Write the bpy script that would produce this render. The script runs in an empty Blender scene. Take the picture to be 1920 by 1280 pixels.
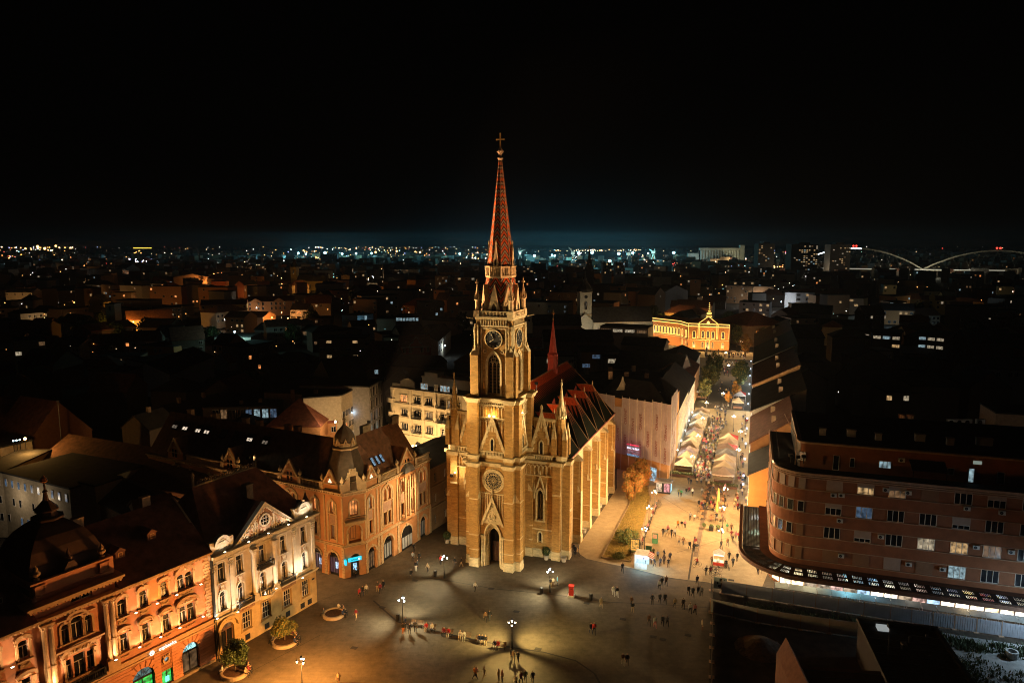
import bpy,math,random
from mathutils import Matrix,Vector
R=random.Random(11)
scene=bpy.context.scene
COL=scene.collection
# ------------------------------------------------------------------ camera, sky, moonlight, exposure
CAM_H=54.6;FPX=1330.0;PITCH=math.atan(185/FPX)
cam=bpy.data.objects.new('camera',bpy.data.cameras.new('camera'))
COL.objects.link(cam);scene.camera=cam
cam.location=(0,0,CAM_H);cam.rotation_euler=(math.pi/2-PITCH,0,0)
cam.data.sensor_width=36;cam.data.lens=FPX/1920*36
cam.data.clip_start=1;cam.data.clip_end=30000
world=bpy.data.worlds.new('World');scene.world=world;world.use_nodes=True
nt=world.node_tree;nt.nodes.clear()
wo=nt.nodes.new('ShaderNodeOutputWorld');bg=nt.nodes.new('ShaderNodeBackground')
sky=nt.nodes.new('ShaderNodeTexSky');sky.sky_type='NISHITA';sky.sun_disc=False
sky.sun_elevation=math.radians(-6);sky.sun_rotation=math.radians(20)
bg.inputs[1].default_value=0.0006
nt.links.new(sky.outputs[0],bg.inputs[0])
# glow of the harbour lights in the air low over the horizon, round the whole horizon but strongest over the port
tc=nt.nodes.new('ShaderNodeTexCoord');sp=nt.nodes.new('ShaderNodeSeparateXYZ')
nt.links.new(tc.outputs['Generated'],sp.inputs[0])
def wm(op,a,b=None,c=None):
 n=nt.nodes.new('ShaderNodeMath');n.operation=op
 for i,x in enumerate((a,b,c)):
  if x is None:continue
  if isinstance(x,(int,float)):n.inputs[i].default_value=x
  else:nt.links.new(x,n.inputs[i])
 return n.outputs[0]
el=wm('MAXIMUM',sp.outputs[2],0.0)
fall=wm('POWER',2.718,wm('MULTIPLY',el,-32.0))
dx=wm('SUBTRACT',sp.outputs[0],0.07)
az=wm('ADD',0.012,wm('POWER',2.718,wm('MULTIPLY',wm('MULTIPLY',dx,dx),-34.0)))
glow=wm('MULTIPLY',fall,az)
bg2=nt.nodes.new('ShaderNodeBackground');bg2.inputs[0].default_value=(0.05,0.36,0.55,1)
nt.links.new(wm('MULTIPLY',glow,0.034),bg2.inputs[1])
bg3=nt.nodes.new('ShaderNodeBackground');bg3.inputs[0].default_value=(0.85,0.8,0.75,1);bg3.inputs[1].default_value=0.0004
ad=nt.nodes.new('ShaderNodeAddShader');ad2=nt.nodes.new('ShaderNodeAddShader')
nt.links.new(bg.outputs[0],ad.inputs[0]);nt.links.new(bg2.outputs[0],ad.inputs[1])
nt.links.new(ad.outputs[0],ad2.inputs[0]);nt.links.new(bg3.outputs[0],ad2.inputs[1])
nt.links.new(ad2.outputs[0],wo.inputs[0])
sun=bpy.data.objects.new('moonlight',bpy.data.lights.new('moonlight','SUN'));COL.objects.link(sun)
sun.data.energy=0.006;sun.data.angle=math.radians(0.5);sun.data.color=(1,.93,.85)
sun.rotation_euler=(math.radians(48),0,math.radians(25))
vs=scene.view_settings;vs.view_transform='Standard';vs.look='None';vs.gamma=1;vs.exposure=0.0;vs.use_curve_mapping=False
cy=scene.cycles
cy.use_denoising=True;cy.use_adaptive_sampling=False
cy.max_bounces=5;cy.diffuse_bounces=2;cy.glossy_bounces=2;cy.transmission_bounces=3;cy.transparent_max_bounces=6
cy.sample_clamp_indirect=1.5;cy.sample_clamp_direct=12;cy.caustics_reflective=False;cy.caustics_refractive=False
cy.use_light_tree=True;cy.filter_width=1.05
# ------------------------------------------------------------------ survey helpers: where a sight line meets a height or a wall plane
cP,sP=math.cos(PITCH),math.sin(PITCH)
def ray(px,py):
 u=(px-960)/FPX;v=(640-py)/FPX
 return(u,cP+v*sP,-sP+v*cP)
def G(px,py,z=0.0):
 d=ray(px,py);t=(z-CAM_H)/d[2]
 return(d[0]*t,d[1]*t)
def PX(x,y,z):
 d=y*cP-(z-CAM_H)*sP;up=y*sP+(z-CAM_H)*cP
 return(960+FPX*x/d,640-FPX*up/d)
def ZAT(px,py,X,Y):
 v=(640-py)/FPX
 return CAM_H+(v*Y*cP-Y*sP)/(cP+v*sP)
class Fr:
 def __init__(s,ox,oy,deg):
  s.o=(ox,oy);s.deg=deg;a=math.radians(deg)
  s.e1=(math.cos(a),math.sin(a));s.e2=(-math.sin(a),math.cos(a))
 def w(s,u,v,z=0.0):return(s.o[0]+u*s.e1[0]+v*s.e2[0],s.o[1]+u*s.e1[1]+v*s.e2[1],z)
 def l(s,x,y):
  dx,dy=x-s.o[0],y-s.o[1]
  return(dx*s.e1[0]+dy*s.e1[1],dx*s.e2[0]+dy*s.e2[1])
 def onv(s,px,py,v0=0.0):
  d=ray(px,py);t=(v0+s.o[0]*s.e2[0]+s.o[1]*s.e2[1])/(d[0]*s.e2[0]+d[1]*s.e2[1])
  return s.l(d[0]*t,d[1]*t)[0],CAM_H+d[2]*t
  # ------------------------------------------------------------------ materials
def _base(name):
 m=bpy.data.materials.new(name);m.use_nodes=True
 return m,m.node_tree,m.node_tree.nodes['Principled BSDF']
MATS={}
def M(name,col,rough=.85,metal=0.0,var=.22,scale=1.5,bump=0.0,stretch=None,spec=.3):
 if name in MATS:return MATS[name]
 m,t,b=_base(name);b.inputs['Roughness'].default_value=rough;b.inputs['Metallic'].default_value=metal
 b.inputs['Specular IOR Level'].default_value=spec
 tc=t.nodes.new('ShaderNodeTexCoord');src=tc.outputs['Object']
 if stretch:
  mp=t.nodes.new('ShaderNodeMapping');mp.inputs['Scale'].default_value=stretch
  t.links.new(src,mp.inputs[0]);src=mp.outputs[0]
 n=t.nodes.new('ShaderNodeTexNoise');n.inputs['Scale'].default_value=scale;n.inputs['Detail'].default_value=6
 n.inputs['Roughness'].default_value=.65
 t.links.new(src,n.inputs[0])
 cr=t.nodes.new('ShaderNodeValToRGB');cr.color_ramp.elements[0].position=.3;cr.color_ramp.elements[1].position=.7
 cr.color_ramp.elements[0].color=[c*(1-var)for c in col]+[1]
 cr.color_ramp.elements[1].color=[min(1,c*(1+var))for c in col]+[1]
 t.links.new(n.outputs[0],cr.inputs[0]);t.links.new(cr.outputs[0],b.inputs['Base Color'])
 if bump:
  bp=t.nodes.new('ShaderNodeBump');bp.inputs['Strength'].default_value=bump;bp.inputs['Distance'].default_value=.05
  t.links.new(n.outputs[0],bp.inputs['Height']);t.links.new(bp.outputs[0],b.inputs['Normal'])
 MATS[name]=m;return m
def MBRICK(name,c1,c2,mortar,sc=1.0,bw=.5,rh=.16,flat=False,ms=.02,var=.5):
 """masonry: rows run round every wall because the row coordinate is z and the along coordinate is x+y"""
 if name in MATS:return MATS[name]
 m,t,b=_base(name);b.inputs['Roughness'].default_value=.9;b.inputs['Specular IOR Level'].default_value=.2
 tc=t.nodes.new('ShaderNodeTexCoord');s=t.nodes.new('ShaderNodeSeparateXYZ');t.links.new(tc.outputs['Object'],s.inputs[0])
 c=t.nodes.new('ShaderNodeCombineXYZ')
 if flat:t.links.new(s.outputs[0],c.inputs[0]);t.links.new(s.outputs[1],c.inputs[1])
 else:
  a=t.nodes.new('ShaderNodeMath');t.links.new(s.outputs[0],a.inputs[0]);t.links.new(s.outputs[1],a.inputs[1])
  t.links.new(a.outputs[0],c.inputs[0]);t.links.new(s.outputs[2],c.inputs[1])
 br=t.nodes.new('ShaderNodeTexBrick');t.links.new(c.outputs[0],br.inputs[0])
 br.inputs['Color1'].default_value=(*c1,1);br.inputs['Color2'].default_value=(*c2,1);br.inputs['Mortar'].default_value=(*mortar,1)
 br.inputs['Scale'].default_value=sc;br.inputs['Brick Width'].default_value=bw;br.inputs['Row Height'].default_value=rh
 br.inputs['Mortar Size'].default_value=ms
 n=t.nodes.new('ShaderNodeTexNoise');n.inputs['Scale'].default_value=.9;n.inputs['Detail'].default_value=8;n.inputs['Roughness'].default_value=.7
 mp=t.nodes.new('ShaderNodeMapping');mp.inputs['Scale'].default_value=(1,1,1)if flat else(1,1,3.5)
 t.links.new(tc.outputs['Object'],mp.inputs[0]);t.links.new(mp.outputs[0],n.inputs[0])
 mr=t.nodes.new('ShaderNodeMapRange');mr.inputs[1].default_value=.3;mr.inputs[2].default_value=.7
 mr.inputs[3].default_value=1-var;mr.inputs[4].default_value=1+var*.35;t.links.new(n.outputs[0],mr.inputs[0])
 mx=t.nodes.new('ShaderNodeVectorMath');mx.operation='SCALE';t.links.new(br.outputs[0],mx.inputs[0]);t.links.new(mr.outputs[0],mx.inputs['Scale'])
 t.links.new(mx.outputs[0],b.inputs['Base Color'])
 bp=t.nodes.new('ShaderNodeBump');bp.inputs['Strength'].default_value=.25;bp.inputs['Distance'].default_value=.02
 t.links.new(n.outputs[0],bp.inputs['Height']);t.links.new(bp.outputs[0],b.inputs['Normal'])
 MATS[name]=m;return m
def EM(name,col,strength,blotch=0.0,sample=False):
 if name in MATS:return MATS[name]
 m,t,b=_base(name)
 b.inputs['Base Color'].default_value=(.02,.02,.02,1);b.inputs['Roughness'].default_value=.3
 b.inputs['Emission Color'].default_value=(*col,1);b.inputs['Emission Strength'].default_value=strength
 if blotch:
  tc=t.nodes.new('ShaderNodeTexCoord');n=t.nodes.new('ShaderNodeTexNoise');n.inputs['Scale'].default_value=blotch
  oi=t.nodes.new('ShaderNodeObjectInfo');ad=t.nodes.new('ShaderNodeVectorMath');ad.operation='ADD'
  t.links.new(tc.outputs['Object'],ad.inputs[0]);t.links.new(oi.outputs['Location'],ad.inputs[1]);t.links.new(ad.outputs[0],n.inputs[0])
  mr=t.nodes.new('ShaderNodeMapRange');mr.inputs[1].default_value=.35;mr.inputs[2].default_value=.65
  mr.inputs[3].default_value=strength*.25;mr.inputs[4].default_value=strength*1.5
  t.links.new(n.outputs[0],mr.inputs[0]);t.links.new(mr.outputs[0],b.inputs['Emission Strength'])
 m.cycles.emission_sampling='AUTO'if sample else 'NONE'
 MATS[name]=m;return m
def MSTRIPE(name,kind):
 """glazed tiles laid in a pattern, on the roof's own UV map (metres along / down the slope)"""
 m,t,b=_base(name);b.inputs['Roughness'].default_value=.9;b.inputs['Specular IOR Level'].default_value=.05
 uv=t.nodes.new('ShaderNodeUVMap');s=t.nodes.new('ShaderNodeSeparateXYZ');t.links.new(uv.outputs[0],s.inputs[0])
 def mt(op,a,bb=None,cc=None):
  n=t.nodes.new('ShaderNodeMath');n.operation=op
  for i,x in enumerate((a,bb,cc)):
   if x is None:continue
   if isinstance(x,(int,float)):n.inputs[i].default_value=x
   else:t.links.new(x,n.inputs[i])
  return n.outputs[0]
 cr=t.nodes.new('ShaderNodeValToRGB');cr.color_ramp.interpolation='CONSTANT';e=cr.color_ramp.elements
 red,blk,wht,grn=(.62,.11,.03,1),(.016,.012,.010,1),(.42,.36,.28,1),(.008,.010,.004,1)
 if kind=='chevron':
  ph=mt('FRACT',mt('DIVIDE',mt('ADD',s.outputs[1],mt('MULTIPLY',mt('ABSOLUTE',s.outputs[0]),1.45)),1.22))
  stops=[(0,red),(.38,blk),(.56,wht),(.76,blk)]
 else:
 # red band under the ridge, then a comb of red and pale teeth, then dark green tiles
  tri=mt('ABSOLUTE',mt('SUBTRACT',mt('FRACT',mt('DIVIDE',s.outputs[0],.8)),.5))
  d=mt('SUBTRACT',s.outputs[1],1.7)
  tooth=mt('GREATER_THAN',mt('MULTIPLY',tri,2.0),mt('ADD',.25,mt('DIVIDE',d,3.4)))
  inred=mt('LESS_THAN',s.outputs[1],1.7)
  ph=mt('MAXIMUM',mt('MULTIPLY',inred,.9),mt('MULTIPLY',tooth,.5))
  stops=[(0,grn),(.4,(.30,.07,.03,1)),(.8,red)]
 e[0].position=0;e[0].color=stops[0][1];e[1].position=stops[1][0];e[1].color=stops[1][1]
 for p,c in stops[2:]:
  x=e.new(p);x.color=c
 t.links.new(ph,cr.inputs[0])
 n=t.nodes.new('ShaderNodeTexNoise');n.inputs['Scale'].default_value=3.0;n.inputs['Detail'].default_value=8
 mr=t.nodes.new('ShaderNodeMapRange');mr.inputs[1].default_value=.3;mr.inputs[2].default_value=.7;mr.inputs[3].default_value=.55;mr.inputs[4].default_value=1.15
 t.links.new(n.outputs[0],mr.inputs[0])
 mx=t.nodes.new('ShaderNodeVectorMath');mx.operation='SCALE';t.links.new(cr.outputs[0],mx.inputs[0]);t.links.new(mr.outputs[0],mx.inputs['Scale'])
 t.links.new(n.inputs[0].node.outputs[0],mr.inputs[0]);t.links.new(uv.outputs[0],n.inputs[0]);t.links.new(mx.outputs[0],b.inputs['Base Color'])
 wv=mt('FRACT',mt('MULTIPLY',s.outputs[1],3.0));bp=t.nodes.new('ShaderNodeBump');bp.inputs['Strength'].default_value=.5;bp.inputs['Distance'].default_value=.04
 t.links.new(wv,bp.inputs['Height']);t.links.new(bp.outputs[0],b.inputs['Normal'])
 MATS[name]=m;return m
 # ------------------------------------------------------------------ mesh building
JR=random.Random(5)
class MB:
 def __init__(s,T=None):s.v=[];s.f=[];s.m=[];s.uv={};s.T=T;s.mi=0
 def pts(s,ps):
  i0=len(s.v)
  if s.T is None:s.v+=[tuple(p)for p in ps]
  else:s.v+=[tuple(s.T@Vector(p))for p in ps]
  return i0
 def face(s,ps,mi=None,uv=None):
  i=s.pts(ps);s.f.append(tuple(range(i,i+len(ps))));s.m.append(s.mi if mi is None else mi)
  if uv:s.uv[len(s.f)-1]=uv
 def fi(s,i0,idx,mi=None):s.f.append(tuple(i0+k for k in idx));s.m.append(s.mi if mi is None else mi)
 def box(s,x0,x1,y0,y1,z0,z1,mi=None,jit=.0015):
  q=[a+JR.uniform(-jit,jit)for a in(x0,x1,y0,y1,z0,z1)];x0,x1,y0,y1,z0,z1=q
  if x0>x1:x0,x1=x1,x0
  if y0>y1:y0,y1=y1,y0
  i=s.pts([(x0,y0,z0),(x1,y0,z0),(x1,y1,z0),(x0,y1,z0),(x0,y0,z1),(x1,y0,z1),(x1,y1,z1),(x0,y1,z1)])
  for k in((0,3,2,1),(4,5,6,7),(0,1,5,4),(1,2,6,5),(2,3,7,6),(3,0,4,7)):s.fi(i,k,mi)
 def hexa(s,b,t,mi=None):
  i=s.pts(list(b)+list(t));n=len(b)
  s.fi(i,tuple(reversed(range(n))),mi);s.fi(i,tuple(range(n,2*n)),mi)
  for k in range(n):s.fi(i,(k,(k+1)%n,n+(k+1)%n,n+k),mi)
 def wedge(s,x0,x1,y0,y1,z0,z1,mi=None,side='y'):
  """sloped cap: top at the back (y1) at z1, front edge (y0) at z0; side 'x' slopes down towards x1, '-x' towards x0"""
  if side=='y':P=[(x0,y0,z0),(x1,y0,z0),(x1,y1,z0),(x0,y1,z0),(x0,y1,z1),(x1,y1,z1)];F=((0,3,2,1),(0,1,5,4),(2,3,4,5),(0,4,3),(1,2,5))
  elif side=='x':P=[(x1,y0,z0),(x1,y1,z0),(x0,y1,z0),(x0,y0,z0),(x0,y0,z1),(x0,y1,z1)];F=((0,3,2,1),(0,1,5,4),(2,3,4,5),(0,4,3),(1,2,5))
  else:P=[(x0,y1,z0),(x0,y0,z0),(x1,y0,z0),(x1,y1,z0),(x1,y1,z1),(x1,y0,z1)];F=((0,3,2,1),(0,1,5,4),(2,3,4,5),(0,4,3),(1,2,5))
  i=s.pts(P)
  for k in F:s.fi(i,k,mi)
 def prism(s,prof,y0,y1,mi=None):
  """profile (x,z) extruded along y"""
  n=len(prof);i=s.pts([(x,y0,z)for x,z in prof]+[(x,y1,z)for x,z in prof])
  s.fi(i,tuple(range(n)),mi);s.fi(i,tuple(reversed(range(n,2*n))),mi)
  for k in range(n):s.fi(i,((k+1)%n,k,n+k,n+(k+1)%n),mi)
 def prismx(s,prof,x0,x1,mi=None):
  """profile (y,z) extruded along x"""
  n=len(prof);i=s.pts([(x0,y,z)for y,z in prof]+[(x1,y,z)for y,z in prof])
  s.fi(i,tuple(range(n)),mi);s.fi(i,tuple(reversed(range(n,2*n))),mi)
  for k in range(n):s.fi(i,((k+1)%n,k,n+k,n+(k+1)%n),mi)
 def lathe(s,prof,cx=0,cy=0,n=10,mi=None,rot=0.0):
  base=len(s.v);P=[]
  for r,z in prof:
   for k in range(n):
    a=2*math.pi*k/n+rot;P.append((cx+r*math.cos(a),cy+r*math.sin(a),z))
  i=s.pts(P);L=len(prof)
  for j in range(L-1):
   for k in range(n):s.fi(i,(j*n+k,j*n+(k+1)%n,(j+1)*n+(k+1)%n,(j+1)*n+k),mi)
  if prof[0][0]>.001:s.fi(i,tuple(reversed(range(n))),mi)
  if prof[-1][0]>.001:s.fi(i,tuple(range((L-1)*n,L*n)),mi)
 def tube(s,p,q,r,r2=None,n=6,mi=None):
  p=Vector(p);q=Vector(q);d=(q-p)
  if d.length<1e-6:return
  d.normalize();a=Vector((0,0,1))if abs(d.z)<.9 else Vector((1,0,0))
  u=d.cross(a).normalized();w=d.cross(u);r2=r if r2 is None else r2;P=[]
  for c,rr in((p,r),(q,r2)):
   for k in range(n):
    an=2*math.pi*k/n;P.append(tuple(c+u*(rr*math.cos(an))+w*(rr*math.sin(an))))
  i=s.pts(P)
  for k in range(n):s.fi(i,(k,(k+1)%n,n+(k+1)%n,n+k),mi)
  s.fi(i,tuple(reversed(range(n))),mi);s.fi(i,tuple(range(n,2*n)),mi)
 def band(s,a,b,y0,y1,mi=None):
  """solid between two outlines a and b of (x,z) points, from y0 to y1"""
  n=len(a);i=s.pts([(x,y0,z)for x,z in a]+[(x,y0,z)for x,z in b]+[(x,y1,z)for x,z in a]+[(x,y1,z)for x,z in b])
  for k in range(n-1):
   s.fi(i,(k,k+1,n+k+1,n+k),mi);s.fi(i,(2*n+k+1,2*n+k,3*n+k,3*n+k+1),mi)
   s.fi(i,(k+1,k,2*n+k,2*n+k+1),mi);s.fi(i,(n+k,n+k+1,3*n+k+1,3*n+k),mi)
  s.fi(i,(0,n,3*n,2*n),mi);s.fi(i,(n-1,2*n-1,4*n-1,3*n-1),mi)
 def ball(s,c,r,n=8,m=5,mi=None,sq=(1,1,1)):
  pr=[(math.sin(math.pi*j/m),-math.cos(math.pi*j/m))for j in range(m+1)]
  P=[]
  for a,z in pr:
   for k in range(n):
    t=2*math.pi*k/n;P.append((c[0]+r*a*math.cos(t)*sq[0],c[1]+r*a*math.sin(t)*sq[1],c[2]+r*z*sq[2]))
  i=s.pts(P)
  for j in range(m):
   for k in range(n):s.fi(i,(j*n+k,j*n+(k+1)%n,(j+1)*n+(k+1)%n,(j+1)*n+k),mi)
 def ring(s,c,r,th,y0,y1,n=20,mi=None):
  a=[(c[0]+r*math.cos(2*math.pi*k/n),c[1]+r*math.sin(2*math.pi*k/n))for k in range(n+1)]
  b=[(c[0]+(r+th)*math.cos(2*math.pi*k/n),c[1]+(r+th)*math.sin(2*math.pi*k/n))for k in range(n+1)]
  s.band(b,a,y0,y1,mi)
 def wall(s,x0,x1,z0,z1,holes,y=0.0,d=.35,mi=None):
  """wall face at y with rectangular / arched openings (xa,xb,za,zb,arch) cut in it and reveals d deep"""
  xs=sorted({x0,x1}|{min(max(h[k],x0),x1)for h in holes for k in(0,1)})
  zs=sorted({z0,z1}|{min(max(h[k],z0),z1)for h in holes for k in(2,3)})
  for a,b in zip(xs,xs[1:]):
   for c,e in zip(zs,zs[1:]):
    mx,mz=(a+b)/2,(c+e)/2
    if any(h[0]<mx<h[1]and h[2]<mz<h[3]for h in holes):continue
    s.face([(a,y,c),(b,y,c),(b,y,e),(a,y,e)],mi)
  for h in holes:
   xa,xb,za,zb=h[:4]
   for q in([(xa,y,za),(xa,y,zb),(xa,y+d,zb),(xa,y+d,za)],[(xb,y,zb),(xb,y,za),(xb,y+d,za),(xb,y+d,zb)],[(xb,y,za),(xa,y,za),(xa,y+d,za),(xb,y+d,za)],[(xa,y,zb),(xb,y,zb),(xb,y+d,zb),(xa,y+d,zb)]):s.face(q,mi)
   if len(h)>4 and h[4]:
    hw=(xb-xa)/2;cx=(xa+xb)/2;ap=arch(hw,h[4],8)
    rise=max(p[1]for p in ap);ap=[(cx+p[0],zb-rise+p[1])for p in ap];k=len(ap)//2
    s.prism([(xa,zb)]+ap[:k+1][::1],y,y+d,mi);s.prism(ap[k:]+[(xb,zb)],y,y+d,mi)
 def build(s,name,mats,parent=None,loc=(0,0,0),rz=0.0,smooth=False):
  me=s.mesh(name,mats,smooth);o=bpy.data.objects.new(name,me);COL.objects.link(o)
  o.location=loc;o.rotation_euler=(0,0,rz)
  if parent is not None:o.parent=parent
  return o
 def mesh(s,name,mats,smooth=False):
  me=bpy.data.meshes.new(name);me.from_pydata(s.v,[],s.f)
  if not isinstance(mats,(list,tuple)):mats=[mats]
  for m in mats:me.materials.append(m)
  if len(mats)>1:me.polygons.foreach_set('material_index',s.m)
  if smooth:me.polygons.foreach_set('use_smooth',[True]*len(s.f))
  if s.uv:
   ul=me.uv_layers.new(name='UVMap')
   for p in me.polygons:
    uv=s.uv.get(p.index)
    if uv:
     for k,li in enumerate(p.loop_indices):ul.data[li].uv=uv[k]
  me.update();return me
def arch(hw,kind,n=8):
 """outline (x,z) from left springing to right springing; kind 'r' round, 'p' pointed, 's' segmental"""
 if kind=='r'or kind is True:return[(-hw*math.cos(math.pi*k/(2*n)),hw*math.sin(math.pi*k/(2*n)))for k in range(2*n+1)]
 if kind=='s':
  rr=hw*1.25;c=-math.sqrt(rr*rr-hw*hw);a0=math.acos(hw/rr)
  return[(-rr*math.cos(a0+(math.pi-2*a0)*k/(2*n)),c+rr*math.sin(a0+(math.pi-2*a0)*k/(2*n)))for k in range(2*n+1)]
 rr=2*hw*.95;cx=rr-hw;a1=math.acos(cx/rr);L=[]
 for k in range(n+1):
  a=a1*k/n;L.append((cx-rr*math.cos(a),rr*math.sin(a)))
 return L+[(-x,z)for x,z in reversed(L[:-1])]
def outline(cx,hw,z0,zs,kind,n=8):
 return[(cx-hw,z0)]+[(cx+x,zs+z)for x,z in arch(hw,kind,n)]+[(cx+hw,z0)]
def tag(o,label=None,cat=None,group=None,kind=None):
 if label:o['label']=label
 if cat:o['category']=cat
 if group:o['group']=group
 if kind:o['kind']=kind
 return o
def empty(name,loc,rz=0.0,label=None,cat=None,group=None):
 o=bpy.data.objects.new(name,None);COL.objects.link(o);o.location=loc;o.rotation_euler=(0,0,rz);o.empty_display_size=.5
 return tag(o,label,cat,group)
def root(name,fr,label,cat,group=None):return empty(name,(fr.o[0],fr.o[1],0),math.radians(fr.deg),label,cat,group)
def inst(me,name,parent=None,loc=(0,0,0),rz=0.0,scale=None):
 o=bpy.data.objects.new(name,me);COL.objects.link(o);o.location=loc;o.rotation_euler=(0,0,rz)
 if scale:o.scale=scale
 if parent is not None:o.parent=parent
 return o
def copy_tree(o,parent=None,loc=None,rz=None):
 c=o.copy();COL.objects.link(c)
 if parent is not None:c.parent=parent
 if loc is not None:c.location=loc
 if rz is not None:c.rotation_euler=(0,0,rz)
 for ch in o.children:copy_tree(ch,c)
 return c
def struct(o):o['kind']='structure';return o
LK=3.4
def light(name,parent,loc,watts,col,kind='POINT',radius=.12,target=None,angle=60,blend=.6,size=None):
 d=bpy.data.lights.new(name,kind);d.energy=watts*LK;d.color=col
 if kind in('POINT','SPOT'):d.shadow_soft_size=radius
 if kind=='SPOT':d.spot_size=math.radians(angle);d.spot_blend=blend
 if kind=='AREA':d.shape='RECTANGLE';d.size=size[0];d.size_y=size[1]
 o=bpy.data.objects.new(name,d);COL.objects.link(o);o.location=loc
 if parent is not None:o.parent=parent
 if target is not None:
  o.rotation_euler=(Vector(target)-Vector(loc)).to_track_quat('-Z','Y').to_euler()
 return o
_tm={}
def text_mesh(txt,size,depth,mat,align='CENTER'):
 k=(txt,size,mat.name)
 if k not in _tm:
  c=bpy.data.curves.new('lettering','FONT');c.body=txt;c.size=size;c.extrude=depth;c.align_x=align;c.align_y='CENTER';c.resolution_u=2
  o=bpy.data.objects.new('lettering',c);COL.objects.link(o)
  bpy.context.view_layer.update()
  me=bpy.data.meshes.new_from_object(o.evaluated_get(bpy.context.evaluated_depsgraph_get()))
  bpy.data.objects.remove(o);me.materials.clear();me.materials.append(mat);_tm[k]=me
 return _tm[k]
def text_on(txt,size,mat,parent,loc,rot=(math.pi/2,0,0),name='lettering',depth=.03):
 o=inst(text_mesh(txt,size,depth,mat),name,parent,loc);o.rotation_euler=rot;return o
 # shared materials
glass_dark=M('dark_window_glass',(.012,.013,.016),.12,0,.3,3,spec=.6)
lit_warm=EM('lamplit_room',(1,.62,.27),.42,1.7)
lit_orange=EM('orange_lit_room',(1,.34,.09),.9,1.2)
lit_cool=EM('cool_lit_room',(.62,.9,1),.34,1.7)
lit_white=EM('white_lit_room',(1,.82,.55),.34,1.7)
lit_blue=EM('blue_lit_room',(.3,.5,.8),.14,1.4)
lit_dim=EM('dimly_lit_room',(1,.55,.25),.12,1.4)
lit_green=EM('green_lit_room',(.05,.8,.12),.8,2)
PANE={'.':glass_dark,'w':lit_warm,'o':lit_orange,'c':lit_cool,'W':lit_white,'b':lit_blue,'d':lit_dim,'g':lit_green}
wood_white=M('white_painted_wood',(.62,.56,.5),.6,0,.1,4)
wood_brown=M('brown_painted_wood',(.16,.08,.05),.6,0,.2,4)
metal_dark=M('dark_iron',(.03,.03,.032),.5,.6,.2,5)
metal_grey=M('grey_metal',(.25,.25,.26),.5,.6,.2,3)
zinc=M('zinc_sheet',(.12,.12,.13),.55,.5,.3,1)
roof_dark=M('dark_clay_roof',(.17,.07,.045),.9,0,.45,.9,.5)
roof_brown=M('brown_clay_roof',(.15,.075,.045),.9,0,.4,1.1,.5)
roof_red=M('red_clay_roof',(.24,.08,.045),.9,0,.4,1.1,.5)
bitumen=M('bitumen_roof',(.035,.033,.033),.95,0,.4,.6)
chim=M('chimney_render',(.38,.26,.18),.9,0,.25,2)
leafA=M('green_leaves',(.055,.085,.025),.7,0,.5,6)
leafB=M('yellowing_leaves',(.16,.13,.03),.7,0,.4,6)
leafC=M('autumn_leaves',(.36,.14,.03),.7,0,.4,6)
leafD=M('dark_green_leaves',(.03,.045,.018),.8,0,.5,6)  # darker green tone, mixed at random into the crowns
bark=M('bark',(.09,.06,.04),.95,0,.4,6,.6)
_wc={}
def window(parent,x,z,w,h,y=.25,pane='.',kind=None,frame=None,T='std',rz=0.0,surround=None,name='window',loc=None):
 """a window: frame with mullions, and its pane as a sub-part; x is the centre, z the sill"""
 frame=frame or wood_white;key=(round(w,2),round(h,2),kind,frame.name,T)
 if key not in _wc:
  rise=max(p[1]for p in arch(w/2,kind,6))if kind else 0;zs=h-rise;f=.07 if w>.7 else .05
  m=MB();o=[(-w/2,0)]+([(a,zs+b)for a,b in arch(w/2,kind,6)]if kind else[(-w/2,h),(w/2,h)])+[(w/2,0)]
  ih=w/2-f;i=[(-ih,f)]+([(a,zs+b)for a,b in arch(ih,kind,6)]if kind else[(-ih,h-f),(ih,h-f)])+[(ih,f)]
  m.band(i,o,0,.08);m.box(-w/2,w/2,0,.08,0,f)
  if T=='std':
   m.box(-.04,.04,-.01,.07,f,h*.68);m.box(-ih,ih,-.012,.07,h*.68-.04,h*.68+.04)
  elif T=='three':
   for q in(-w/6,w/6):m.box(q-.04,q+.04,-.01,.07,f,h-f)
  elif T=='grid':
   for q in(-w/4,0,w/4):m.box(q-.03,q+.03,-.01,.07,f,h-f if not kind else zs+.2)
   for q in(.33,.66):m.box(-ih,ih,-.012,.068,h*q-.03,h*q+.03)
  elif T=='plain2':m.box(-.035,.035,-.01,.07,f,h-f if not kind else zs)
  p=MB();pts=[(-w/2,0),(w/2,0)]+([(-a,zs+b)for a,b in arch(w/2,kind,6)]if kind else[(w/2,h),(-w/2,h)])
  p.face([(a,.06,b)for a,b in pts])
  _wc[key]=(m.mesh('window',frame),p)
 fm,p=_wc[key];pk=key+(pane,)
 if pk not in _wc:_wc[pk]=p.mesh('pane',PANE[pane]if isinstance(pane,str)else pane)
 L=loc or(x,y,z);o=inst(fm,name,parent,L,rz);inst(_wc[pk],'pane',o)
 if surround is not None:inst(surround,'surround',o,(0,-y,0))
 return o
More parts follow.
